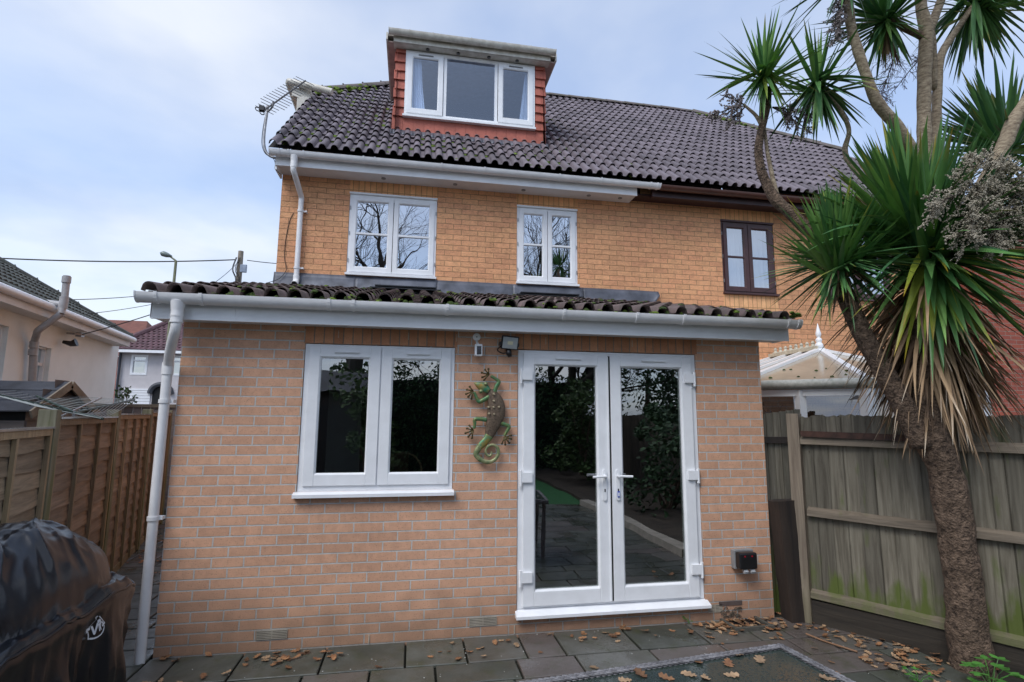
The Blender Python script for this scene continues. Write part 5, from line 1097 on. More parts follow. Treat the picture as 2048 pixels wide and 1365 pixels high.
def bq_h(x, y):
    u = (x-(bcx-.03))/(bhx*.98); v = (y-(-1.60))/.60
    r = abs(u)**2.4+abs(v)**3.0; hood = .335*max(0, 1-r)**.5 if r < 1 else 0
    h = .852+hood
    # sag folds running over the hood from front to back, and a slump on the shelf
    h += hood*.07*math.sin(u*2+v*6.0+1.2*mnoise.noise(Vector((x*5, y*3, 0))))
    cr_ = abs(math.sin((v*3.1+u*.9+.5*mnoise.noise(Vector((x*3, y*2, 7))))*math.pi)); h += .010*(1-cr_)**3 if r < 1.3 else 0
    h += .020*mnoise.noise(Vector((x*7, y*4.5, 1.7)))+.010*mnoise.noise(Vector((x*19, y*9, 5)))
    rq = 1-abs(mnoise.noise(Vector((x*11+y*6, y*5-x*5, 8.1))))*3; h += .006*max(0, rq)**2
    rd = 1-abs(mnoise.noise(Vector((x*5+y*3.2, y*2.6-x*2, 3.3))))*2.4; h += .020*max(0, rd)**3
    if r > 1: h -= .035*min(1, (r-1)*1.2)
    return h
NT, NS, NK = 260, 46, 44
def rrect(th):
    c, s_ = math.cos(th), math.sin(th); p = 5.5; k = (abs(c)**p+abs(s_)**p)**(-1/p); return c*k, s_*k
mb = MB(); vs = []
for i in range(NS+1):
    r = (i/NS)**.8
    for k in range(NT):
        a, b = rrect(2*math.pi*k/NT); x, y = bcx+bhx*a*r, bcy+bhy*b*r; e = max(0, r-.93)/.07
        vs.append((x, y, bq_h(x, y)-.028*e*e))
zedge = [vs[NS*NT+k][2] for k in range(NT)]
for i in range(1, NK+1):
    t = i/NK
    for k in range(NT):
        th = 2*math.pi*k/NT; a, b = rrect(th); per = k/NT*60
        rk = 1-abs(mnoise.noise(Vector((per*.9+t*1.5, t*1.6, 21))))*3; fl = .022*max(0, rk)**2*min(1, t*3)+(mnoise.noise(Vector((per*.34, t*1.1, 9)))*.060+mnoise.noise(Vector((per*1.1, t*1.7, 2)))*.028+.012*math.sin(per*1.9+3*t))*min(1, t*2.2)
        fl -= .028*math.sin(math.pi*min(1, t*1.3))*(.6 if a > .5 else 1)
        bulge = .008*math.exp(-((t-.03)/.04)**2)
        nrm = Vector((a/bhx, b/bhy, 0)).normalized(); x, y = bcx+bhx*a, bcy+bhy*b
        z = zedge[k]*(1-t)+.03*t+.012*mnoise.noise(Vector((per*.8, t*5, 4)))
        vs.append((x+nrm.x*(fl+bulge), y+nrm.y*(fl+bulge), z))
n_r = NS+1+NK
mb.add(vs, [(i*NT+k, i*NT+(k+1) % NT, (i+1)*NT+(k+1) % NT, (i+1)*NT+k) for i in range(n_r-1) for k in range(NT)], .5)
cover = mb.build('cover', m_cover, bq, smooth=True)
bvh = BVHTree.FromPolygons([Vector(v) for v in mb.v], mb.f)
# piped seam round the shelf edge
seam = []
for k in range(0, NT, 2): seam.append(Vector(vs[NS*NT+k])+Vector((0, 0, .002)))
MB().tube(seam+[seam[0]], .0075, n=7).build('piped_seam', m_cover, cover, smooth=True)
# printed mark: shield outline with letters, laid on the cloth
LG = [[(505, 695), (540, 690), (830, 385), (800, 350), (795, 300), (870, 232), (905, 250), (835, 320), (835, 375), (560, 690)],
      [(425, 830), (455, 760), (560, 690), (590, 690), (588, 770), (515, 830), (480, 880), (435, 940)],
      [(480, 870), (512, 850), (540, 980), (540, 1170), (490, 1170), (500, 1000)],
      [(545, 1115), (600, 1095), (740, 1085), (880, 1035), (1000, 950), (1075, 840), (1120, 700), (1130, 600), (1155, 600), (1145, 740), (1100, 870), (1010, 990), (890, 1085), (760, 1145), (620, 1168), (545, 1160)],
      [(605, 665), (685, 620), (770, 835), (850, 520), (905, 480), (900, 620), (800, 930), (765, 978), (720, 975)],
      [(895, 540), (920, 530), (990, 810), (955, 840)],
      [(870, 430), (960, 345), (1000, 370), (1035, 480), (1000, 590), (1035, 770), (1000, 780), (930, 560), (1000, 430), (990, 430), (930, 530), (890, 520)],
      [(930, 270), (970, 232), (1175, 505), (1120, 600), (1085, 660), (1040, 600), (1050, 560), (1110, 600), (1030, 470), (1060, 440), (1110, 500), (1130, 490), (990, 320)]]
mb = MB()
import mathutils.geometry as mg
for poly in LG:
    pts = [Vector((a, b, 0)) for a, b in poly]; tris = mg.tessellate_polygon([pts]); 
    def sub(t, dpt):
        if dpt == 0: return [t]
        a, b, c_ = t; ab, bc, ca_ = (a+b)/2, (b+c_)/2, (c_+a)/2
        return sub((a, ab, ca_), dpt-1)+sub((ab, b, bc), dpt-1)+sub((ca_, bc, c_), dpt-1)+sub((ab, bc, ca_), dpt-1)
    for t in tris:
        for q in sub(tuple(pts[i] for i in t), 2):
            w_ = []
            for v in q:
                dr_ = ray(150+v.x/19.5, 1220+v.y/19.5).normalized(); hit = bvh.ray_cast(CAM, dr_); w_.append((hit[0] if hit[0] else CAM+dr_*3)-dr_*.003)
            mb.add(w_, [(0, 1, 2), (2, 1, 0)])
mb.build('printed_logo', mat('white_print', (.75, .78, .85), .5, nscale=40, namp=.05), cover)
mb = MB(); mb.box((-.2, -2.1, .05), (.18, -1.1, .5)); mb.build('trolley', m_black, bq)

# ================================================================ GARDEN TABLE with woven rim
tb = thing('glass_table', (2.9, -2.6, 0), 'rain-spotted glass table top with a grey woven rattan rim, bottom edge of the view', 'table')
ZT = .70; tcn = atZ(1562, 1289, ZT); tu = (atZ(1040, 1366, ZT)-tcn).normalized(); tv = (atZ(1712, 1366, ZT)-tcn).normalized(); tv = (tv-tu*tv.dot(tu)).normalized()
TL, TW = 1.55, .92
m_rat = mat('grey_rattan', (.22, .215, .225), .6, nscale=18, namp=.25, tint=.25, col2=(.09, .085, .09))
def T(u, v, z=0): return tcn+tu*u+tv*v+Vector((0, 0, z))
mb = MB()
for (a, b, du, dv) in (((0, 0), (TL, 0), 0, 1), ((0, 0), (0, TW), 1, 0), ((TL, 0), (TL, TW), -1, 0), ((0, TW), (TL, TW), 0, -1)):
    A_, B_ = T(*a), T(*b); d = (B_-A_).normalized(); inn = (tu*du+tv*dv); n = int((B_-A_).length/.026)
    for row in range(3):
        for k in range(n):
            c = A_+d*((k+.5+(row % 2)*.5)*.026)+inn*(.006+row*.011); s_ = 1 if row % 2 else -1; dd_ = (d+inn*.38*s_).normalized()
            mb.tube([c-dd_*.019-Vector((0, 0, .004)), c-dd_*.008+Vector((0, 0, .002)), c+dd_*.008+Vector((0, 0, .002)), c+dd_*.019-Vector((0, 0, .004))], [.0025, .0058, .0058, .0025], n=6)
    mb.bar(A_+inn*.016-Vector((0, 0, .022)), B_+inn*.016-Vector((0, 0, .022)), .034, .035)
mb.build('woven_rim', m_rat, tb, smooth=True)
mg_ = bpy.data.materials.new('wet_table_glass'); mg_.use_nodes = True; _b = mg_.node_tree.nodes['Principled BSDF']; _b.inputs['Base Color'].default_value = (.035, .05, .042, 1); _b.inputs['Roughness'].default_value = .09; _b.inputs['Specular IOR Level'].default_value = .8; _b.inputs['Alpha'].default_value = .86
_t = mg_.node_tree; _g = _t.nodes.new('ShaderNodeNewGeometry'); _v = _t.nodes.new('ShaderNodeTexVoronoi'); _v.inputs['Scale'].default_value = 85; _t.links.new(_g.outputs['Position'], _v.inputs['Vector']); _m = _t.nodes.new('ShaderNodeMapRange'); _m.inputs[1].default_value = .1; _m.inputs[2].default_value = .38; _m.inputs[3].default_value = 1; _m.inputs[4].default_value = 0; _t.links.new(_v.outputs['Distance'], _m.inputs[0])
_p = _t.nodes.new('ShaderNodeBump'); _p.inputs['Distance'].default_value = .003; _t.links.new(_m.outputs[0], _p.inputs['Height']); _t.links.new(_p.outputs[0], _b.inputs['Normal'])
mb = MB(); q = [T(.034, .034, -.006), T(TL-.034, .034, -.006), T(TL-.034, TW-.034, -.006), T(.034, TW-.034, -.006)]; mb.add(q+[v-Vector((0, 0, .006)) for v in q], [(0, 1, 2, 3), (7, 6, 5, 4), (0, 4, 5, 1), (1, 5, 6, 2), (2, 6, 7, 3), (3, 7, 4, 0)]); mb.build('glass_top', mg_, tb)
mb = MB()
for u in (.06, TL-.06):
    for v in (.06, TW-.06): mb.tube([T(u, v, -.04), T(u, v, -.70)], .025, n=8); mb.cut()
mb.build_each('leg', m_rat, tb)

# ================================================================ LIZARD WALL ORNAMENT
gk = thing('lizard_ornament', (2.42, -.02, 1.75), 'green and brown metal lizard wall ornament with a curled tail, between window and doors', 'wall ornament')
GS = .000935
def G(x, y, off=0): v = atY(900+x/4.55, 640+y/4.55, 0); return Vector((v.x, -.035-off, v.z))
m_gk_green = mat('patchy_green_enamel', (.04, .20, .10), .38, nscale=38, namp=.3, col2=(.20, .20, .06), metal=.35)
m_gk_body = mat('rusty_mesh_brown', (.20, .145, .10), .6, nscale=90, namp=.35, col2=(.07, .05, .035), metal=.4, bump=.003, bscale=260)
m_gk_head = mat('orange_green_enamel', (.03, .26, .15), .35, nscale=20, namp=.2, col2=(.42, .20, .02), metal=.3)
m_gk_tail = mat('gilded_green_enamel', (.40, .38, .20), .4, nscale=32, namp=.25, col2=(.08, .17, .07), metal=.4)
def gtube(pts, rr, name, m, parent=gk, dep=.45, off=.0, n=16):
    S = smoothpath([(x, y, r) for (x, y), r in zip(pts, rr)], 8); P = [G(a, b, off) for a, b, r in S]; mb = MB(); mb.tube(P, [r*GS for a, b, r in S], n=n, flat=(1, dep, 1)); return mb.build(name, m, parent, smooth=True)
gtube([(345, 632), (352, 650), (385, 700), (412, 770), (412, 850), (392, 930), (368, 1000), (348, 1062)], [14, 32, 58, 76, 82, 72, 54, 38], 'body', m_gk_body, dep=.40, off=.01)
gtube([(350, 1052), (330, 1085), (298, 1120), (262, 1155)], [39, 36, 33, 28], 'tail_root', m_gk_head, dep=.45, off=.012)
gtube([(270, 1145), (240, 1190), (232, 1225), (262, 1262), (305, 1284), (355, 1290), (405, 1266), (432, 1215), (426, 1165), (388, 1137), (345, 1147), (320, 1182), (325, 1220), (352, 1236), (372, 1218), (366, 1198)], [30, 26, 23, 21, 19, 18, 16, 15, 14, 13, 12, 11, 10.5, 10, 9, 7], 'tail', m_gk_tail, dep=.6, off=.008)
hd = gtube([(345, 650), (318, 632), (290, 615), (255, 598), (232, 588), (212, 578)], [26, 38, 42, 30, 17, 3], 'head', m_gk_head, dep=.5, off=.02)
for x, y in ((316, 588), (272, 655)): MB().tube([G(x, y, .02), G(x, y, .04), G(x, y, .052)], [.018, .017, .006], n=12).build('eye', m_gk_tail, hd, smooth=True)
def gleg(pts, rr, hand, tips):
    lg = gtube(pts, rr, 'leg', m_gk_green, dep=.7, off=.012)
    for tx, ty in tips:
        mb = MB(); a = G(*hand, .012); b = G(tx, ty, .008); m_ = a.lerp(b, .55)+Vector((0, -.006, 0)); mb.tube([a, m_, b], [.0085, .0055, .0065], n=8); mb.tube([b+Vector((0, -.006, 0)), b+Vector((0, .004, 0))], .0095, n=10); mb.build('toe', m_gk_body2, lg, smooth=True)
m_gk_body2 = mat('olive_brown_enamel', (.12, .09, .03), .45, nscale=50, namp=.25, metal=.4)
gleg([(398, 660), (412, 615), (436, 568), (405, 540), (365, 515)], [20, 19, 18, 14, 13], (345, 503), [(283, 485), (313, 458), (343, 453), (287, 527), (303, 552)])
gleg([(350, 700), (300, 730), (258, 745), (232, 700), (214, 660)], [20, 20, 18, 14, 12], (203, 652), [(142, 677), (150, 638), (175, 612), (160, 702), (190, 720)])
gleg([(325, 912), (270, 902), (222, 908), (220, 950), (212, 990)], [19, 18, 17, 14, 13], (205, 1005), [(136, 1030), (150, 988), (172, 962), (162, 1062), (194, 1075)])
gleg([(438, 935), (485, 950), (527, 972), (508, 1015), (485, 1055)], [19, 18, 18, 14, 13], (488, 1068), [(465, 1124), (495, 1133), (531, 1118), (548, 1082), (546, 1050)])
mb = MB(); rnd = random.Random(6)
for x, y in ((388, 680), (388, 740), (432, 795), (385, 797), (340, 797), (345, 855), (388, 860)):
    mb.tube([G(x, y, .030), G(x, y, .052)], [.011, .006], n=8)
mb.build('spots', mat('pale_gold_spot', (.42, .36, .24), .5), gk, kind='stuff')

# security camera and floodlight
sc = thing('security_camera', (2.30, -.02, 2.35), 'small white security camera with round mount above the lizard ornament', 'camera')
mb = MB(); c = atY(953, 675, -.0); mb.tube([(c.x, -.001, c.z), (c.x, -.022, c.z)], .033, n=24); mt_ = mb.build('mount', m_upvc, sc, bevel=.003)
MB().tube([(c.x, -.022, c.z), (c.x, -.025, c.z)], .006, n=10).build('screw', m_grey, mt_)
mb = MB(); mb.tube([(c.x, -.015, c.z-.03), (c.x+.004, -.035, c.z-.055), (c.x+.006, -.045, c.z-.07)], .010, n=10); mb.build('arm', m_upvc, sc, smooth=True)
c2 = atY(956.5, 701, -.05); mb = MB(); mb.box((c2.x-.032, -.085, c2.z-.052), (c2.x+.032, -.03, c2.z+.050)); bd_ = mb.build('body', m_upvc, sc, bevel=.007)
MB().box((c2.x-.016, -.087, c2.z-.040), (c2.x+.022, -.0851, c2.z+.032)).build('lens_panel', mat('black_glass', (.008, .009, .02), .1), bd_)
MB().tube([(c2.x+.004, -.090, c2.z+.010), (c2.x+.004, -.087, c2.z+.010)], .011, n=14).build('lens', mat('dark_lens', (.02, .02, .05), .05), bd_)
fl_ = thing('floodlight', (2.58, -.1, 2.37), 'square black LED floodlight above the top left corner of the french doors', 'light')
c = atY(1019.5, 686, -.11); ex, ez, ey = Vector((.072, -.004, -.006)), Vector((.004, -.014, .055)), Vector((0, .018, .004))
mb = MB(); mb.obox(c, ex, ey, ez); hs = mb.build('housing', m_black, fl_, bevel=.006)
fwd = -ey.normalized(); cf = c+fwd*.0215
mb = MB(); a, b = ex*.86, ez*.84; i0, i1 = .36, .30
o4 = [cf-a-b, cf+a-b, cf+a+b, cf-a+b]; n4 = [cf-a*i0-b*i1+fwd*.003, cf+a*i0-b*i1+fwd*.003, cf+a*i0+b*i1+fwd*.003, cf-a*i0+b*i1+fwd*.003]
mb.add(o4+n4, [(0, 1, 5, 4), (1, 2, 6, 5), (2, 3, 7, 6), (3, 0, 4, 7)]); mb.build('reflector', mat('grey_reflector', (.34, .36, .36), .35, nscale=4, namp=.05), hs)
mb = MB(); mb.add([v+fwd*.0008 for v in n4], [(0, 1, 2, 3)]); mb.build('led_chip', mat('yellowish_led', (.55, .52, .36), .5, nscale=4, namp=.05), hs)
mb = MB(); mb.bar(c-ex*1.05-ez*.2, c-ex*1.05+Vector((0, .08, -.01)), .012, .03); mb.bar(c+ex*1.05-ez*.2, c+ex*1.05+Vector((0, .08, -.01)), .012, .03); mb.build('bracket', m_black, fl_)
mb = MB(); s0_ = c+Vector((-.005, .02, -.085)); mb.tube([s0_+Vector((0, 0, .03)), s0_, s0_+Vector((.01, -.01, -.03))], [.022, .026, .018], n=12); mb.build('motion_sensor', m_black, fl_, smooth=True)
mb = MB(); mb.tube(smoothpath([c+Vector((-.075, 0, -.03)), c+Vector((-.10, .03, -.06)), c+Vector((-.05, .05, -.085)), c+Vector((0, .05, -.07)), c+Vector((.02, .09, -.05))], 6), .005, n=6); mb.build('cable', m_black, fl_)
# outdoor socket
sk_ = thing('outdoor_socket', (4.67, -.05, .5), 'black weatherproof double socket with two red lights, low on the brick pier', 'socket')
a = atY(1462, 1102, -.0); MB().box((4.575, -.055, .430), (4.615, -.0, .585)).build('back_box', m_grey, sk_, bevel=.004); MB().box((4.600, -.050, .432), (4.765, -.0, .588)).build('box', m_grey, sk_, bevel=.004)
c = MB(); c.box((4.583, -.125, .440), (4.752, -.051, .578)); cv = c.build('cover', m_black, sk_, bevel=.014)
mb = MB(); mr_ = mat('red_indicator', (.55, .01, .03), .3)
for x in (4.633, 4.700): mb.box((x-.006, -.128, .545), (x+.006, -.1255, .556)); mb.cut()
mb.build_each('indicator', mr_, cv)
mb = MB()
for x in (4.645, 4.712): mb.box((x-.018, -.115, .405), (x+.018, -.085, .438)); mb.box((x-.022, -.122, .418), (x+.022, -.112, .426)); mb.cut()
mb.build_each('plug_clip', mat('pale_clip', (.5, .52, .54), .35), sk_, bevel=.003)
# gulley
gu = thing('drain_gulley', (4.58, -.12, 0), 'square drain gulley heaped with leaves at the foot of the brick pier', 'drain')
mb = MB(); mb.box((4.43, -.26, -.01), (4.78, -.235, .03)); mb.box((4.43, -.235, -.01), (4.455, -.02, .025)); mb.box((4.755, -.235, -.01), (4.78, -.02, .025)); mb.build('surround', mat('mossy_concrete', (.09, .085, .07), .9, nscale=20), gu)
mb = MB()
for k in range(9): mb.box((4.47+k*.032, -.23, .004), (4.485+k*.032, -.03, .014))
mb.build('grating', m_black, gu); MB().box((4.456, -.234, -.0), (4.754, -.021, .002)).build('pit', m_dark, gu)

# ================================================================ TV AERIAL
ae = thing('tv_aerial', (-.1, 2.4, 4.95), 'grey TV aerial on a bent pole fixed at the left end of the upper gutter', 'aerial')
AY = 2.33
def A2(x, y, Y=AY): return atY(x, y, Y)
mb = MB(); mb.tube(smoothpath([A2(553, 317), A2(541, 313), A2(532, 304), A2(528, 288), A2(529, 262), A2(534, 225), A2(535, 212)], 6), .016, n=10); mb.build('bent_pole', m_steel, ae, smooth=True)
m_ael = mat('dull_aluminium', (.16, .155, .16), .5, metal=.5, nscale=30)
p0, p1 = A2(527, 222, 2.20), A2(611, 162, 2.75); mb = MB(); mb.bar(p0, p1, .018, .018); bm_ = mb.build('boom', m_ael, ae); d = (p1-p0).normalized(); perp = (A2(622, 166, 2.75)-A2(601, 156, 2.75)); perp = (perp-d*perp.dot(d)).normalized()
mb = MB()
for k in range(17):
    c = p0.lerp(p1, .02+.97*k/16); h = .17-.035*k/16 if k > 2 else .12; mb.tube([c-perp*h, c+perp*h], .0045, n=5); mb.cut()
mb.build_each('element', m_ael, ae)
mb = MB(); c = A2(524, 218, 2.2); u1 = (A2(512, 216, 2.2)-c); u2 = (A2(528, 228, 2.2)-c)
mb.tube(smoothpath([c, c+u1*1.0+u2*-.1, c+u1*1.1+u2*.5, c+u1*.5+u2*.6, c+u2*.3], 5), .006, n=6); mb.tube(smoothpath([c, c+u1*.6+u2*.6, c+u1*.5+u2*1.2, c+u2*1.1, c+u2*.5], 5), .006, n=6); mb.box(c-Vector((.03, .03, .03)), c+Vector((.03, .03, .03))); mb.build('folded_dipole', m_black, ae)
mb = MB(); mb.tube(smoothpath([A2(546, 203, 2.3), A2(546, 212, 2.3), A2(540, 220, 2.3), A2(535, 224, 2.3)], 5), .011, n=8); mb.build('clamp_arm', m_ael, ae)
mb = MB(); mb.tube(smoothpath([A2(530, 235), A2(525, 265), A2(524, 290), A2(531, 308), A2(545, 316), A2(550, 325), A2(553, 340), A2(560, 348)], 5), .004, n=5); mb.build('aerial_cable', m_rubber, ae)

# ================================================================ LEFT BACKGROUND
# cream bungalow: its long wall runs away from us, seen over the fence
az = R(-8.8); bdir = Vector((math.sin(az), math.cos(az), 0)); bnor = Vector((bdir.y, -bdir.x, 0)); BP = Vector((-4, 3, 0))
def onB(x, y, off=0):
    v = ray(x, y); P0 = BP+bnor*off; t = (P0-CAM).dot(bnor)/v.dot(bnor); return CAM+v*t
def Bp(s, off, z): return BP+bdir*s+bnor*off+Vector((0, 0, z))
bs = lambda v: (v-BP).dot(bdir)
bg_ = thing('cream_bungalow', BP+bdir*3, 'cream rendered bungalow with dark tiled roof and grey soil pipe on the left', 'house')
m_render = mat('cream_render', (.83, .865, .86), .9, nscale=1.6, namp=.05, bump=.003, bscale=60, col2=(.75, .78, .765))
sC = bs(onB(233, 740)); ze_ = 3.27
wa0 = bs(onB(-14, 640)); wa1 = bs(onB(20, 640)); wb0 = bs(onB(73, 700)); wb1 = bs(onB(103, 700))
zt1 = 3.02; zb1 = 1.95
mb = MB()
def bwall(openings, s0, s1, z0, z1, th=.16):
    xs = sorted({s0, s1, *[v for o in openings for v in o[:2]]}); zs = sorted({z0, z1, *[v for o in openings for v in o[2:]]})
    for i in range(len(xs)-1):
        for j in range(len(zs)-1):
            cx, cz = (xs[i]+xs[i+1])/2, (zs[j]+zs[j+1])/2
            if any(a < cx < b and c < cz < d for a, b, c, d in openings): continue
            mb.add([Bp(xs[i], 0, zs[j]), Bp(xs[i+1], 0, zs[j]), Bp(xs[i+1], 0, zs[j+1]), Bp(xs[i], 0, zs[j+1])], [(0, 1, 2, 3)])
    for a, b, c, d in openings:
        for (p, q) in (((a, c), (a, d)), ((a, d), (b, d)), ((b, d), (b, c)), ((b, c), (a, c))): mb.add([Bp(p[0], 0, p[1]), Bp(q[0], 0, q[1]), Bp(q[0], -th, q[1]), Bp(p[0], -th, p[1])], [(0, 1, 2, 3)])
OP = [(wa0, wa1, 2.18, 3.03), (wb0, wb1, 2.02, 2.86)]
bwall(OP, -9, sC, -.1, ze_+.1); mb.add([Bp(sC, 0, -.1), Bp(sC, -9, -.1), Bp(sC, -9, ze_+.1), Bp(sC, 0, ze_+.1)], [(0, 1, 2, 3)]); bw_ = mb.build('wall', m_render, bg_)
for a, b, c, d in OP:
    wn = bpy.data.objects.new('window', None); C.objects.link(wn); wn.parent = bg_; ORG[wn] = Bp((a+b)/2, 0, c); wn.location = ORG[wn]-ORG[bg_]
    mb = MB()
    for (p, q) in (((a, c), (a, d)), ((b, c), (b, d)), ((a, c), (b, c)), ((a, d), (b, d))): mb.bar(Bp(p[0], -.12, p[1]), Bp(q[0], -.12, q[1]), .05, .09, up=bnor)
    if b-a < 1.4: mb.bar(Bp(a, -.12, c+(d-c)*.66), Bp(b, -.12, c+(d-c)*.66), .05, .05, up=bnor)
    mb.build('frame', m_upvc, wn); MB().add([Bp(a, -.13, c), Bp(b, -.13, c), Bp(b, -.13, d), Bp(a, -.13, d)], [(0, 1, 2, 3)]).build('pane', glass_mat('bungalow_glass', .3, (.3, .35, .35)), wn)
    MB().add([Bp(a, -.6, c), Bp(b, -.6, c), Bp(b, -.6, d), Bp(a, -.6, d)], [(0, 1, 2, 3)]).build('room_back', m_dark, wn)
    MB().bar(Bp(a-.05, .02, c-.02), Bp(b+.05, .02, c-.02), .08, .04).build('sill', m_upvc, wn)
sE = bs(onB(262, 690, .35)); eo = .36
mb = MB(); mb.bar(Bp(-9, eo-.05, ze_+.07), Bp(sE, eo-.05, ze_+.07), .03, .18); mb.add([Bp(-9, 0, ze_-.01), Bp(sE, 0, ze_-.01), Bp(sE, eo-.05, ze_-.01), Bp(-9, eo-.05, ze_-.01)], [(0, 1, 2, 3), (3, 2, 1, 0)]); mb.bar(Bp(sE, eo-.05, ze_+.07), Bp(sE, -9, ze_+.07), .03, .18); mb.build('fascia', m_soffit, bg_)
mb = MB(); mb.tube([Bp(-9, eo+.02, ze_+.14), Bp(sE+.05, eo+.02, ze_+.14)], .06, n=10); mb.build('gutter', m_upvc, bg_, smooth='auto')
# hipped roof with courses of roll tiles as ridged strips
m_btile = mat('dark_green_grey_tile', (.085, .092, .088), .75, nscale=9, namp=.25, tint=.3, col2=(.04, .048, .038))
ra = R(33); mb = MB(); rw = 4.3; rl = rw/math.cos(ra); nb = int(rl/.30)
rnd = random.Random(41)
for k in range(nb):
    u0, u1 = k*.30, (k+1)*.30+.03; send = sE-.06-u0*math.cos(ra)*.95; n = int((send+3)/.15)
    for j in range(n):
        a = send-(j+1)*.15; 
        if a < -3: continue
        vs = []
        for u, h in ((u0, .01), (u0, .035), (u1, .004)):
            for q in range(5): sx = a+.15*q/4; hh = h+(.028*math.sin(math.pi*q/4*1.0) if q < 5 else 0); vs.append(Bp(sx, eo-.02-u*math.cos(ra)+hh*math.sin(ra), ze_+.17+u*math.sin(ra)+hh*math.cos(ra)))
        mb.add(vs, [(5*r+q, 5*r+q+1, 5*(r+1)+q+1, 5*(r+1)+q) for r in range(2) for q in range(4)], rnd.random())
br_ = mb.build('roof', m_btile, bg_)
top = lambda s, u: Bp(s, eo-.02-u*math.cos(ra), ze_+.15+u*math.sin(ra))
mb = MB(); mb.add([top(-9, 0), top(sE, 0), top(sE-rl*math.cos(ra)*.95, rl), top(-9, rl)], [(0, 1, 2, 3), (3, 2, 1, 0)]); mb.add([top(sE, 0), Bp(sE, -9, ze_+.15), top(sE-rl*math.cos(ra)*.95, rl)], [(0, 1, 2), (2, 1, 0)]); mb.build('hip_end', m_btile, bg_)
ridge_tiles((top(sE, .02)+Vector((0, 0, .04)), top(sE-rl*math.cos(ra)*.95, rl)+Vector((0, 0, .03))), r=.12, seg=.4, seed=9).build('hip', m_btile, br_, smooth='auto')
mb = MB()
for i in range(240): u = rnd.uniform(0, 2.2); blob(mb, top(rnd.uniform(-1, sE-u*.8-.1), .30*int(u/.3)+.03)+Vector((0, 0, .04)), rnd.uniform(.02, .045), rnd=rnd)
mb.build('moss', m_moss_dark, br_, kind='stuff')
m_soil = mat('grey_soil_pipe', (.42, .42, .43), .45, nscale=8, namp=.1)
zb_ = lambda x, y, off: onB(x, y, off)
o_ = .10; mb = MB(); A1, A2_, A3, A4 = zb_(64, 770, o_), zb_(69, 682, o_), zb_(77, 661, .25), zb_(122, 628, .52)
mb.tube([zb_(62, 850, o_), A1, A2_], .055, n=14); mb.tube(smoothpath([A2_, A2_.lerp(A3, .5)+Vector((0, 0, .02)), A3, A3.lerp(A4, .5), A4], 4), .05, n=14); mb.tube([A4, zb_(129, 600, .52), zb_(134, 552, .52)], .05, n=14); mb.tube([zb_(126, 610, .52), zb_(70, 602, .1)], .048, n=12)
for (a, b, q) in ((68, 690, o_), (66, 705, o_), (126, 612, .52), (128, 600, .52), (133, 560, .52)): c = zb_(a, b, q); mb.tube([c-Vector((0, 0, .05)), c+Vector((0, 0, .05))], .062, n=14)
mb.build('soil_pipe', m_soil, bg_, smooth='auto')
mb = MB(); c = zb_(126, 684, .06); mb.tube([c, c+bnor*.12+Vector((0, 0, -.03)), c+bnor*.2+Vector((0, 0, .0))], [.03, .05, .075], n=12); lampw = mb.build('wall_lamp', m_black, bg_, smooth='auto')
mb = MB(); mb.tube([zb_(134, 667, .05), zb_(150, 668, .2), zb_(168, 670, .3)], .018, n=8); mb.box(zb_(160, 670, .2)-Vector((.05, .05, .04)), zb_(160, 670, .2)+Vector((.05, .05, .04))); mb.build('cable_bracket', m_steel, bg_)

# far semi across the road
fh = thing('pebbledash_house', (-11, 25, 0), 'distant pale pebbledashed house with purple tiled roof, white garage door and arched porch', 'house')
FY = 25.0
def F(x, y, dy=0): return atY(x, y, FY+dy)
pl_, pr_ = F(238, 708).x, F(238, 708).x+11
zE = F(240, 704).z
m_pebble = mat('pale_pebbledash', (.60, .57, .58), .95, nscale=3, namp=.05, bump=.01, bscale=90)
wa, wb, wc, wd_ = F(262, 748).x, F(291, 748).x, F(262, 748).z, F(262, 711).z
wa2 = F(334, 750).x; ar = F(304, 800).x, F(337, 800).x
mb = MB(); wall_panels(mb, pl_, pr_, -1, zE, FY, [(wa, wb, wc, wd_), (wa2, wa2+(wb-wa)*1.3, wc, wd_)], .15); mb.add([(pl_, FY, -1), (pl_, FY+8, -1), (pl_, FY+8, zE), (pl_, FY, zE)], [(0, 1, 2, 3)]); mb.build('wall', m_pebble, fh)
for a, b in ((wa, wb), (wa2, wa2+(wb-wa)*1.3)):
    wn = bpy.data.objects.new('window', None); C.objects.link(wn); wn.parent = fh; ORG[wn] = Vector((a, FY, wc)); wn.location = ORG[wn]-ORG[fh]
    mb = MB(); frame_rect(mb, a-.05, b+.05, wc-.05, wd_+.03, FY-.02, FY+.1, .09); mb.box((a, FY-.015, wc+(wd_-wc)*.68), (b, FY+.09, wc+(wd_-wc)*.76)); mb.build('frame', m_upvc, wn); pane(a, b, wc, wd_, FY+.05, glass_mat('far_glass', .45, (.3, .3, .3)), wn); MB().add([(a, FY+.4, wc), (b, FY+.4, wc), (b, FY+.4, wd_), (a, FY+.4, wd_)], [(0, 1, 2, 3)]).build('room_back', m_dark, wn)
gd = F(247, 800).x, F(300, 800).x; gz = F(270, 781).z
mb = MB(); z = -1
while z < gz: mb.box((gd[0], FY-.04, z), (gd[1], FY-.01, min(z+.14, gz)-.02)); z += .14
mb.box((gd[0]-.06, FY-.05, gz), (gd[1]+.06, FY-.005, gz+.08)); mb.build('garage_door', m_upvc, fh)
axc = (ar[0]+ar[1])/2; arr = (ar[1]-ar[0])/2; az_ = F(320, 773).z-arr
mb = MB(); pts = [(axc+arr*math.cos(math.pi*k/16), FY-.03, az_+arr*math.sin(math.pi*k/16)) for k in range(17)]; mb.add([(axc+arr, FY-.03, -1)]+pts+[(axc-arr, FY-.03, -1)], [tuple(range(19))]); mb.build('arched_porch', m_dark, fh)
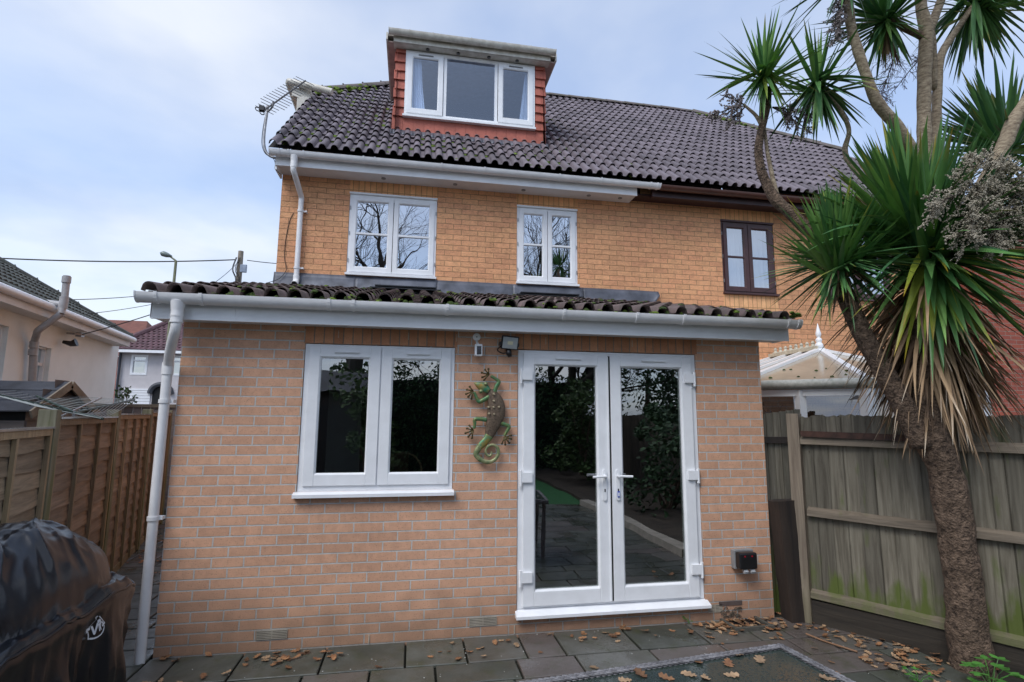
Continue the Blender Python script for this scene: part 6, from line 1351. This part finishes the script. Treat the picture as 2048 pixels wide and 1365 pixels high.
mb = MB(); mb.tube([(axc+(arr+.1)*math.cos(math.pi*k/16), FY-.06, az_+(arr+.1)*math.sin(math.pi*k/16)) for k in range(17)], .13, n=6); mb.build('arch_trim', mat('grey_arch', (.07, .075, .09), .7), fh)
m_ptile = mat('purple_roof_tile', (.125, .062, .072), .7, nscale=6, namp=.2, tint=.2)
apx_ = F(372, 655, 4.2); mb = MB(); rl0, rr0 = Vector((pl_-.35, FY-.4, zE+.05)), Vector((pr_+.3, FY-.4, zE+.05)); rdir = (Vector((apx_.x, FY+4, apx_.z+.6))-Vector((apx_.x, FY-.4, zE+.05)))
nR_ = 15
for k in range(nR_):
    t0, t1 = k/nR_, (k+1)/nR_; zA = zE+.05+(apx_.z+.6-zE)*t0; zB = zE+.05+(apx_.z+.6-zE)*t1+.03; yA = FY-.4+4.4*t0; yB = FY-.4+4.4*t1; xl0 = rl0.x+(apx_.x-rl0.x)*t0; xl1 = rl0.x+(apx_.x-rl0.x)*t1
    n = 60
    for j in range(n):
        xa_ = xl0+j*.24
        if xa_ > pr_: break
        mb.add([(xa_, yA-.03, zA+.03), (xa_+.08, yA-.06, zA+.07), (xa_+.16, yA-.06, zA+.07), (xa_+.24, yA-.03, zA+.03), (xa_+.24+(xl1-xl0)*.0, yB, zB), (xa_+.16, yB-.03, zB+.03), (xa_+.08, yB-.03, zB+.03), (xa_, yB, zB)], [(0, 1, 6, 7), (1, 2, 5, 6), (2, 3, 4, 5)], rnd.random())
mb.build('roof', m_ptile, fh)
mb = MB(); mb.add([rl0, (pl_-.35, FY+8.4, zE+.05), (apx_.x, FY+4, apx_.z+.6)], [(0, 1, 2), (2, 1, 0)]); mb.tube([rl0+Vector((0, -.05, .08)), Vector((apx_.x, FY+4-.1, apx_.z+.68))], .14, n=8); mb.build('hip', m_ptile, fh)
mb = MB(); mb.box((pl_-.35, FY-.48, zE-.06), (pr_, FY-.36, zE+.07)); mb.build('gutter', m_upvc, fh); MB().tube([(pl_+.12, FY-.1, zE), (pl_+.12, FY-.1, -1)], .06, n=8).build('downpipe', mat('dark_downpipe', (.03, .035, .05), .4), fh)
fr = thing('red_roofed_house', (-16, 33, 0), 'farthest house showing only red brick edge and an orange-red roof above the bungalow gutter', 'house')
G_ = lambda x, y: atY(x, y, 33)
mb = MB(); a, b = G_(160, 715), G_(240, 715); mb.box((a.x, 33, -1), (b.x, 41, a.z+.1)); mb.build('wall', m_brick_red, fr)
c0, c1, c2_ = G_(150, 712), G_(280, 702), G_(195, 652); mb = MB(); mb.add([(c0.x-3, 32.6, c0.z), (c1.x+.3, 32.6, c0.z), (c2_.x+1.1, 36.8, c2_.z+1.0), (c2_.x-6, 36.8, c2_.z+1.0), (c1.x+.3, 41, c0.z)], [(0, 1, 2, 3), (1, 4, 2), (3, 2, 1, 0), (2, 4, 1)]); mb.build('roof', mat('orange_red_roof', (.20, .075, .055), .8, nscale=3, bump=.03, bscale=14), fr)
# ivy at the bungalow corner
def bush(name, c, size, n, ls, m, label, cat, seed, trunk=True, group=None, parent=None):
    rnd = random.Random(seed); c = Vector(c)
    th_ = parent or thing(name, (c.x, c.y, c.z-size[2]), label, cat, group); mb = MB(); m2 = MB()
    cl = [(Vector((rnd.gauss(0, .42)*size[0], rnd.gauss(0, .42)*size[1], rnd.uniform(-.9, .9)*size[2])), rnd.uniform(.16, .4)) for _ in range(26)]
    for i in range(n):
        q, r = rnd.choice(cl); d = Vector((rnd.gauss(0, 1), rnd.gauss(0, 1), rnd.gauss(0, 1))).normalized(); p = c+q+Vector((d.x*size[0], d.y*size[1], d.z*size[2]))*r*rnd.uniform(.6, 1)
        a = Vector((rnd.gauss(0, 1), rnd.gauss(0, 1), rnd.gauss(0, .6))).normalized()*ls*rnd.uniform(.6, 1.3); b = a.orthogonal().normalized()*ls*.55; b.rotate(Matrix.Rotation(rnd.uniform(0, 6), 3, a.normalized()))
        mb.add([p-a, p+b, p+a, p-b], [(0, 1, 2, 3)])
    mb.build('crown', m, th_)
    if trunk:
        for i in range(7):
            q, r = cl[i]; m2.tube([Vector((c.x+rnd.uniform(-.05, .05), c.y, c.z-size[2])), c+q*.4+Vector((0, 0, -size[2]*.3)), c+q], [.03*size[2]+.01, .015*size[2]+.006, .006], n=6)
        m2.build('trunk', m_bark, th_)
    return th_
m_fol = mat('mid_green_foliage', (.075, .13, .035), .7, tint=.5, nscale=3, namp=.2); m_fold = mat('dark_green_foliage', (.05, .11, .04), .7, tint=.5, nscale=2, namp=.25)
cI = onB(236, 790); bush('climbing_shrub', (cI.x+.12, cI.y+.1, 1.95), (.22, .2, .48), 300, .05, m_fol, 'small leafy shrub at the far corner of the cream bungalow', 'shrub', 71)

# street lamp, telegraph pole and wires
lp = thing('street_lamp', (-6.26, 15, 0), 'tall greenish street lamp with oval head beside the distant house', 'street lamp')
m_lamp = mat('lichened_lamp_column', (.22, .23, .13), .6, nscale=6); a = atY(352, 522, 15); mb = MB(); mb.tube([(a.x, 15, -.2), (a.x, 15, 2.6)], .085, n=12); mb.tube([(a.x, 15, 2.6), (a.x, 15, a.z)], [.062, .042], n=12); mb.build('column', m_lamp, lp, smooth='auto')
b = atY(338, 512, 15); c = atY(321, 506, 15); mb = MB(); mb.tube([a, b], .028, n=8); mb.build('arm', m_lamp, lp)
mb = MB(); mb.tube([b+Vector((.08, 0, -.02)), b.lerp(c, .3), b.lerp(c, .7), c], [.05, .12, .13, .04], n=12, flat=(1, 1.1, .7)); mb.build('lamp_head', mat('grey_lamp_head', (.22, .27, .25), .4), lp, smooth=True)
tp = thing('telegraph_pole', (-5.2, 18, 0), 'wooden telegraph pole with a small grey box, rising behind the extension roof', 'pole')
a = atY(482, 503, 18); mb = MB(); mb.tube([(a.x, 18, -.2), (a.x, 18, a.z)], [.15, .10], n=12); mb.build('wooden_pole', mat('pale_pole_wood', (.30, .26, .21), .9, nscale=9), tp, smooth='auto')
b = atY(486, 537, 17.8); MB().box((b.x-.10, 17.75, b.z-.17), (b.x+.14, 17.85, b.z+.15)).build('junction_box', mat('blue_grey_box', (.30, .36, .46), .5), tp, bevel=.02)
mb = MB(); rnd = random.Random(12)
for k in range(5): q = Vector((a.x+rnd.uniform(-.12, .12), 17.86, a.z-.3)); mb.tube(smoothpath([q, q+Vector((-.1, -.03, -.5)), q+Vector((.05, -.03, -.9)), q+Vector((0, -.02, -1.4))], 4), .014, n=5)
mb.build('loose_cable', m_rubber, tp)
def wire(name, p, q, sag, r, label, n=20):
    p, q = Vector(p), Vector(q); pts = [p.lerp(q, k/n)-Vector((0, 0, sag*4*(k/n)*(1-k/n))) for k in range(n+1)]; o = MB().tube(pts, r, n=5).build(name, m_rubber); return put(o, label, 'cable')
wire('overhead_cable', atY(-60, 514, 15.5), atY(470, 520, 17.9), .12, .024, 'thick overhead cable crossing the sky from the left edge to the telegraph pole')
wire('overhead_cable', atY(494, 521, 18), atY(620, 530, 19), .05, .016, 'short overhead cable running right from the telegraph pole behind the house')
wire('thin_wire', atY(478, 523, 17.9), atY(398, 585, 12), .1, .010, 'thin wire slanting down left from the telegraph pole to the tiled roof')
wire('thin_wire', onB(134, 600, .5), atY(300, 590, 8), .02, .007, 'upper thin wire between the bungalow vent pipe and the extension eaves')
wire('thin_wire', onB(175, 628, .3), atY(320, 606, 8), .02, .006, 'middle thin wire from the bungalow roof towards the extension eaves')
wire('thin_wire', onB(165, 669, .3), atY(330, 620, 8), .02, .010, 'lowest dark wire from the bungalow wall bracket towards the extension eaves')

# shed beyond the fence
sh_ = thing('garden_shed', (-3.0, 1.9, 0), 'small timber shed with dark felt pitched roof behind the left fence', 'shed')
ap = atD(130, 764, 6.0); XS = ap.x; ff_, bb_ = atX(80, 824, XS), atX(172, 826, XS); zr_ = ap.z; hw = max(abs(ap.y-ff_.y), .6); zev = ff_.z; xl = XS-2.6
m_felt = mat('grey_mineral_felt', (.055, .060, .075), .75, nscale=5, namp=.25, bump=.003, bscale=50)
mb = MB()
for s_ in (-1, 1):
    for k in range(3):
        t0, t1 = k/3, (k+1)/3+.03; y0_, y1_ = ap.y+s_*hw*(1-t0), ap.y+s_*hw*(1-min(1, t1)); z0_, z1_ = zev+(zr_-zev)*t0, zev+(zr_-zev)*min(1, t1)
        mb.add([(xl, y0_, z0_+.012), (XS+.06, y0_, z0_+.012), (XS+.06, y1_, z1_+.002), (xl, y1_, z1_+.002), (xl, y0_, z0_), (XS+.06, y0_, z0_)], [(0, 1, 2, 3), (3, 2, 1, 0), (0, 4, 5, 1)])
mb.build('roof', m_felt, sh_)
mb = MB(); 
for s_ in (-1, 1): mb.bar((XS+.07, ap.y+s_*hw, zev-.03), (XS+.07, ap.y, zr_-.03), .02, .085, up=(0, -s_*.5, 1)); mb.cut()
mb.build_each('bargeboard', mat('weathered_barge', (.26, .22, .17), .8), sh_)
mb = MB(); z = -.1
while z < zr_-.08:
    h_ = .11; w_ = hw*.93 if z < zev-.05 else hw*.93*(zr_-z)/(zr_-zev)
    mb.add([(XS, ap.y-w_, z), (XS, ap.y+w_, z), (XS-.012, ap.y+w_*.97, z+h_), (XS-.012, ap.y-w_*.97, z+h_)], [(0, 1, 2, 3)])
    if z < zev-.1: mb.add([(xl, ap.y-hw*.9, z), (XS, ap.y-hw*.9, z), (XS, ap.y-hw*.9+.012, z+h_), (xl, ap.y-hw*.9+.012, z+h_)], [(0, 1, 2, 3)])
    z += h_
mb.build('cladding', m_wood_shed, sh_); MB().box((xl, ap.y-hw*.85, -.1), (XS-.03, ap.y+hw*.85, zev)).build('inner_body', m_dark, sh_)
# rotary clothes dryer
ro = thing('rotary_dryer', (-1.9, 1.2, 0), 'open rotary clothes dryer with green arms and many grey lines just over the left fence', 'clothes dryer')
hub = atD(150, 826, 4.9); m_arm = mat('dark_green_arm', (.02, .05, .04), .4); m_line = mat('grey_line', (.33, .36, .36), .6)
ends = [atD(-60, 778, 4.3), atD(46, 781, 6.0), atD(268, 800, 6.2), atD(205, 838, 4.5)]
mb = MB(); mb.tube([hub-Vector((0, 0, 1.8)), hub+Vector((0, 0, .02))], .022, n=8); mb.build('pole', m_steel, ro)
mb = MB()
for e in ends: mb.tube([hub, e], .012, n=6); mb.cut()
mb.build_each('arm', m_arm, ro)
mb = MB()
for k in range(9):
    t = .25+.75*k/8
    for i in range(4):
        p, q = hub.lerp(ends[i], t), hub.lerp(ends[(i+1) % 4], t); mb.tube([p, p.lerp(q, .5)-Vector((0, 0, .02)), q], .0028, n=4)
mb.build('line', m_line, ro, kind='stuff')
mb = MB(); mb.tube([atD(112, 838, 4.8), atD(203, 796, 5.6)], .009, n=6); mb.build('strut', m_steel, ro)

# ================================================================ BEHIND THE VIEWER (seen in the glass)
def hedge(name, x0, x1, y, h, seed, m, label, lsz=.055, n=11000):
    rnd = random.Random(seed); th_ = thing(name, ((x0+x1)/2, y, 0), label, 'hedge'); mb = MB()
    for i in range(n):
        x = rnd.uniform(x0, x1); hh = h*(1+.14*mnoise.noise(Vector((x*.8, seed, 0)))+.08*mnoise.noise(Vector((x*3, seed, 0)))); z = rnd.uniform(0, 1)**.8*hh; yy = y+.35*mnoise.noise(Vector((x*1.3, z*1.3, seed)))+rnd.uniform(-.15, .25)
        a = Vector((rnd.gauss(0, 1), rnd.gauss(0, 1), rnd.gauss(0, 1))).normalized()*lsz; b = a.orthogonal().normalized()*lsz*.6; mb.add([Vector((x, yy, z))-a, Vector((x, yy, z))+b, Vector((x, yy, z))+a, Vector((x, yy, z))-b], [(0, 1, 2, 3)])
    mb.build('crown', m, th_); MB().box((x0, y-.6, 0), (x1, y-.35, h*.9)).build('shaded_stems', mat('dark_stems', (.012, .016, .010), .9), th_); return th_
hedge('laurel_hedge', -3, 7.5, -12.6, 3.2, 3, m_fold, 'dark evergreen hedge closing the far end of the garden, mirrored in the doors')
def bare_tree(name, base, h, seed, label, lean=(0, 0, 1), m=m_bark):
    rnd = random.Random(seed); th_ = thing(name, base, label, 'tree'); mbs = [MB(), MB()]
    def grow(p, d, L_, r, lv):
        pts = [Vector(p)]; rr = [r]; dd = Vector(d).normalized(); n = 5 if lv < 3 else 3
        for i in range(n):
            dd = (dd+Vector((rnd.gauss(0, .16), rnd.gauss(0, .16), rnd.gauss(.04, .12)))).normalized(); pts.append(pts[-1]+dd*L_/n); rr.append(r*(1-.5*(i+1)/n))
        mbs[0 if lv == 0 else 1].tube(pts, rr, n=8 if lv < 2 else (5 if lv < 3 else 3), cap=False)
        if lv >= 5: return
        for k in range((5, 5, 5, 4, 3)[lv]):
            t = rnd.uniform(.35, 1); i = min(n-1, int(t*n)); q = pts[i].lerp(pts[i+1], t*n-i); grow(q, cone_dir(dd, 22, 62, rnd), L_*rnd.uniform(.5, .78), r*(1-.5*t)*.62, lv+1)
        grow(pts[-1], dd, L_*.7, r*.5, lv+1)
    grow(base, lean, h*.38, h*.022, 0)
    mbs[0].build('trunk', m, th_); mbs[1].build('crown', m, th_); return th_
m_twig = mat('dark_bare_twig', (.035, .028, .022), .9)
bare_tree('bare_tree', (-.6, -13.2, 0), 13.5, 4, 'big leafless tree behind the garden, mirrored in the left upper window', (.05, 0, 1), m_twig)
bare_tree('bare_tree', (6.6, -13.8, 0), 12.5, 8, 'leafless tree behind the garden, mirrored in the narrow upper window', (-.1, 0, 1), m_twig)
bgf = thing('garden_room', (-1.6, -10.2, 0), 'dark timber garden shed on the lawn behind the viewer, mirrored in the left door', 'shed')
mb = MB()
for k in range(22): mb.box((-3.2, -10.4-.002*(k % 2), k*.105), (1.0, -8.6, k*.105+.102))
mb.build('cladding', mat('dark_stained_cladding', (.06, .045, .038), .8), bgf); mb = MB(); mb.add([(-3.4, -8.4, 2.3), (1.2, -8.4, 2.3), (1.2, -9.5, 2.85), (-3.4, -9.5, 2.85), (-3.4, -10.6, 2.3), (1.2, -10.6, 2.3)], [(0, 1, 2, 3), (3, 2, 5, 4), (3, 2, 1, 0), (4, 5, 2, 3)]); mb.build('roof', m_felt, bgf)
MB().box((-.6, -8.58, 0), (.5, -8.55, 2.0)).build('door', mat('dark_shed_door', (.025, .02, .018), .6), bgf)
sb = thing('side_boundary_fence', (7.2, -8, 0), 'long dark board fence along the right side of the garden behind the viewer', 'fence')
mb = MB(); 
for k in range(60): mb.box((7.4+.004*(k % 2), -13+k*.125, 0), (7.42, -13+k*.125+.118, 1.75))
mb.build('boards', mat('dark_fence_board', (.07, .055, .04), .85, tint=.3), sb)
bush('evergreen_shrub', (6.5, -5.0, 1.0), (.8, 1.6, 1.05), 3000, .055, m_fold, 'dark evergreen shrub in the border behind the viewer, mirrored in the right door', 'shrub', 77)
bush('evergreen_shrub', (6.2, -9.2, 1.4), (1.3, 1.3, 1.2), 2600, .07, m_fol, 'bright green shrub farther down the garden, mirrored in the right door', 'shrub', 78)
bush('evergreen_shrub', (.9, -7.6, 1.3), (.9, .9, 1.3), 2200, .07, m_fol, 'bushy green shrub beside the garden shed, mirrored in the kitchen window', 'shrub', 79)

bush('unseen_evergreen', (8.9, -11, 3.4), (2.0, 1.6, 3.4), 7000, .07, m_fold, 'tall dark evergreen tree added out of view beyond the right boundary, covering sky mirrored in the glass', 'tree', 83)  # added out of view to block bright sky in the right door's reflection
bush('unseen_evergreen', (3.2, -16, 3.6), (2.6, 1.4, 3.6), 7000, .075, m_fold, 'broad evergreen tree behind the hedge at the garden end, mirrored in the glass', 'tree', 84)

# ================================================================ BASKET ON THE INNER SILL
bk = thing('wicker_basket', (1.72, .28, 1.15), 'wicker basket with hoop handle behind the right pane of the lower window', 'basket')
m_wick = mat('wicker', (.30, .21, .12), .8, nscale=60, namp=.3)
mb = MB()
for k in range(8): rr_ = .13+.004*k; mb.tube([(1.72+rr_*math.cos(t*.3), .30+rr_*.6*math.sin(t*.3), 1.14+k*.014) for t in range(22)], .008, n=5)
mb.build('bowl', m_wick, bk); MB().tube([(1.72+.15*math.cos(math.pi*k/14), .30, 1.245+.17*math.sin(math.pi*k/14)) for k in range(15)], .009, n=6).build('handle', m_wick, bk)

# ================================================================ FALLEN LEAVES AND WEEDS
m_oak = mat('brown_oak_leaf', (.30, .155, .070), .75, tint=.5, nscale=24, namp=.2, col2=(.15, .065, .030))
m_oak2 = mat('pale_oak_leaf', (.40, .26, .15), .75, tint=.3, nscale=24, namp=.2)
OUT = []
for k in range(40):
    t = 2*math.pi*k/40; a = t if t < math.pi else 2*math.pi-t; lob = .74+.26*math.cos(9*a); wdt = .42*math.sin(a)**.8*(.65+.35*math.cos(a*.9-.5))*lob
    OUT.append((math.cos(t)*.5*(1 if abs(math.cos(t)) > .9 else 1), (wdt if t < math.pi else -wdt)))
def oak(mb, p, size, yaw, rnd, tilt=.25, curl=.3):
    M_ = Matrix.Rotation(yaw, 3, 'Z') @ Matrix.Rotation(rnd.uniform(-tilt, tilt), 3, 'X') @ Matrix.Rotation(rnd.uniform(-tilt, tilt), 3, 'Y'); cu = rnd.uniform(-.2, 1)*curl; vs = [Vector((0, 0, 0))]
    for x, y in OUT: vs.append(Vector((x*size, y*size, (x*x*1.6+y*y*2)*size*cu+rnd.uniform(-.02, .03)*size)))
    zmin = min((M_ @ v).z for v in vs); vs = [M_ @ v+Vector(p)-Vector((0, 0, zmin-.001)) for v in vs]
    mb.add(vs, [(0, k+1, (k+1) % 40+1) for k in range(40)], rnd.random())
rnd = random.Random(99); mbA, mbB = MB(), MB()
def drop(x, y, n, sx, sy, s0=.035, s1=.075, zb=.002):
    for i in range(n):
        px, py = x+rnd.gauss(0, sx), y+rnd.gauss(0, sy)
        if py > -.02 and 0 < px < 5: py = -.02-rnd.random()*.06
        oak(mbA if rnd.random() < .7 else mbB, (px, py, zb+rnd.random()*.012), rnd.uniform(s0, s1), rnd.uniform(0, 6.3), rnd)
drop(4.52, -.14, 95, .18, .07); drop(4.9, -.22, 26, .25, .10); drop(.95, -.18, 26, .16, .05, .04, .07); drop(5.25, -.42, 45, .18, .15); drop(5.5, -.85, 60, .16, .2); drop(5.25, -1.0, 30, .12, .15)
drop(3.3, -.13, 22, .7, .07); drop(1.9, -.25, 10, .6, .12); drop(-1.25, 3.2, 130, .35, .5, .04, .08); drop(-.9, 4.6, 60, .5, .5)
for i in range(95): 
    x, y = rnd.uniform(.1, 5.6), -rnd.random()**1.3*1.6-.05
    if rnd.random() < .35+.12*x: oak(mbA if rnd.random() < .55 else mbB, (x, y, .003), rnd.uniform(.035, .075), rnd.uniform(0, 6.3), rnd)
a = put(mbA.build('brown_leaf_litter', m_oak), kind='stuff', label='scattered brown oak leaves on the wet paving', cat='leaves'); b = put(mbB.build('pale_leaf_litter', m_oak2), kind='stuff', label='scattered pale tan oak leaves on the wet paving', cat='leaves')
for (x, y) in ((1395, 1325), (1457, 1328), (1410, 1358), (1478, 1311), (1282, 1350), (1378, 1350), (1463, 1352), (1520, 1322), (1333, 1357), (1655, 1358), (1250, 1362)):
    mb = MB(); p = atZ(x, y, ZT-.005); oak(mb, (p.x, p.y, ZT-.0055), rnd.uniform(.055, .075), rnd.uniform(0, 6.3), rnd, .12, .35); o = mb.build('oak_leaf', m_oak2 if rnd.random() < .6 else m_oak); put(o, 'wet brown oak leaf lying on the glass table', 'leaf', 'oak leaves on the glass table'); 
mb = MB(); rnd = random.Random(14)
for i in range(120):
    x, y = rnd.uniform(0, 5.2), -rnd.random()*1.6; blob(mb, (x, y, .001), rnd.uniform(.003, .006), rnd=rnd, seg=5, rings=2)
put(mb.build('white_grit', mat('pale_grit', (.5, .5, .47), .8)), 'tiny pale specks of grit on the paving', 'grit', kind='stuff')
st = MB().tube(smoothpath([atZ(1612, 1268, .02), atZ(1650, 1283, .012), atZ(1690, 1296, .015), atZ(1715, 1304, .012)], 4), .007, n=6).build('broken_cane', mat('tan_cane', (.28, .15, .08), .7)); put(st, 'thin tan broken cane lying on the paving by the board fence', 'cane')
def weed(loc, n, size, label, seed, m=None):
    rnd = random.Random(seed); loc = Vector(loc); th_ = thing('weed', loc, label, 'plant'); mb = MB(); ms = MB()
    for i in range(n):
        az_ = rnd.uniform(0, 6.3); e = loc+Vector((math.cos(az_), math.sin(az_), 0))*size*rnd.uniform(.2, 1)+Vector((0, 0, size*rnd.uniform(.4, 1.2))); ms.tube([loc, loc.lerp(e, .5)+Vector((0, 0, size*.2)), e], .002, n=4)
        for j in range(3):
            b_ = az_+(j-1)*1.0+rnd.uniform(-.2, .2); d = Vector((math.cos(b_), math.sin(b_), rnd.uniform(-.2, .25))); L_ = size*.42; s_ = Vector((-d.y, d.x, 0))*L_*.36
            mb.add([e, e+d*L_*.35+s_*.9, e+d*L_*.7+s_*.75, e+d*L_, e+d*L_*.7-s_*.75, e+d*L_*.35-s_*.9], [(0, 1, 2, 3, 4, 5)])
    mb.build('leaves', m or m_weed, th_); ms.build('stems', m or m_weed, th_)
m_weed = mat('fresh_green_weed', (.075, .24, .04), .5, tint=.3)
weed(atZ(1985, 1385, .01), 16, .15, 'bright green weed at the foot of the tree, bottom right corner', 1); weed(atZ(1838, 1368, .0), 9, .07, 'small green weed left of the tree trunk on the paving', 2); weed((4.14, -.03, 0), 5, .05, 'tiny green weed at the wall base under the doors', 3); weed((-.93, 3.25, 0), 16, .16, 'small green plant growing along the side path by the fence', 4)
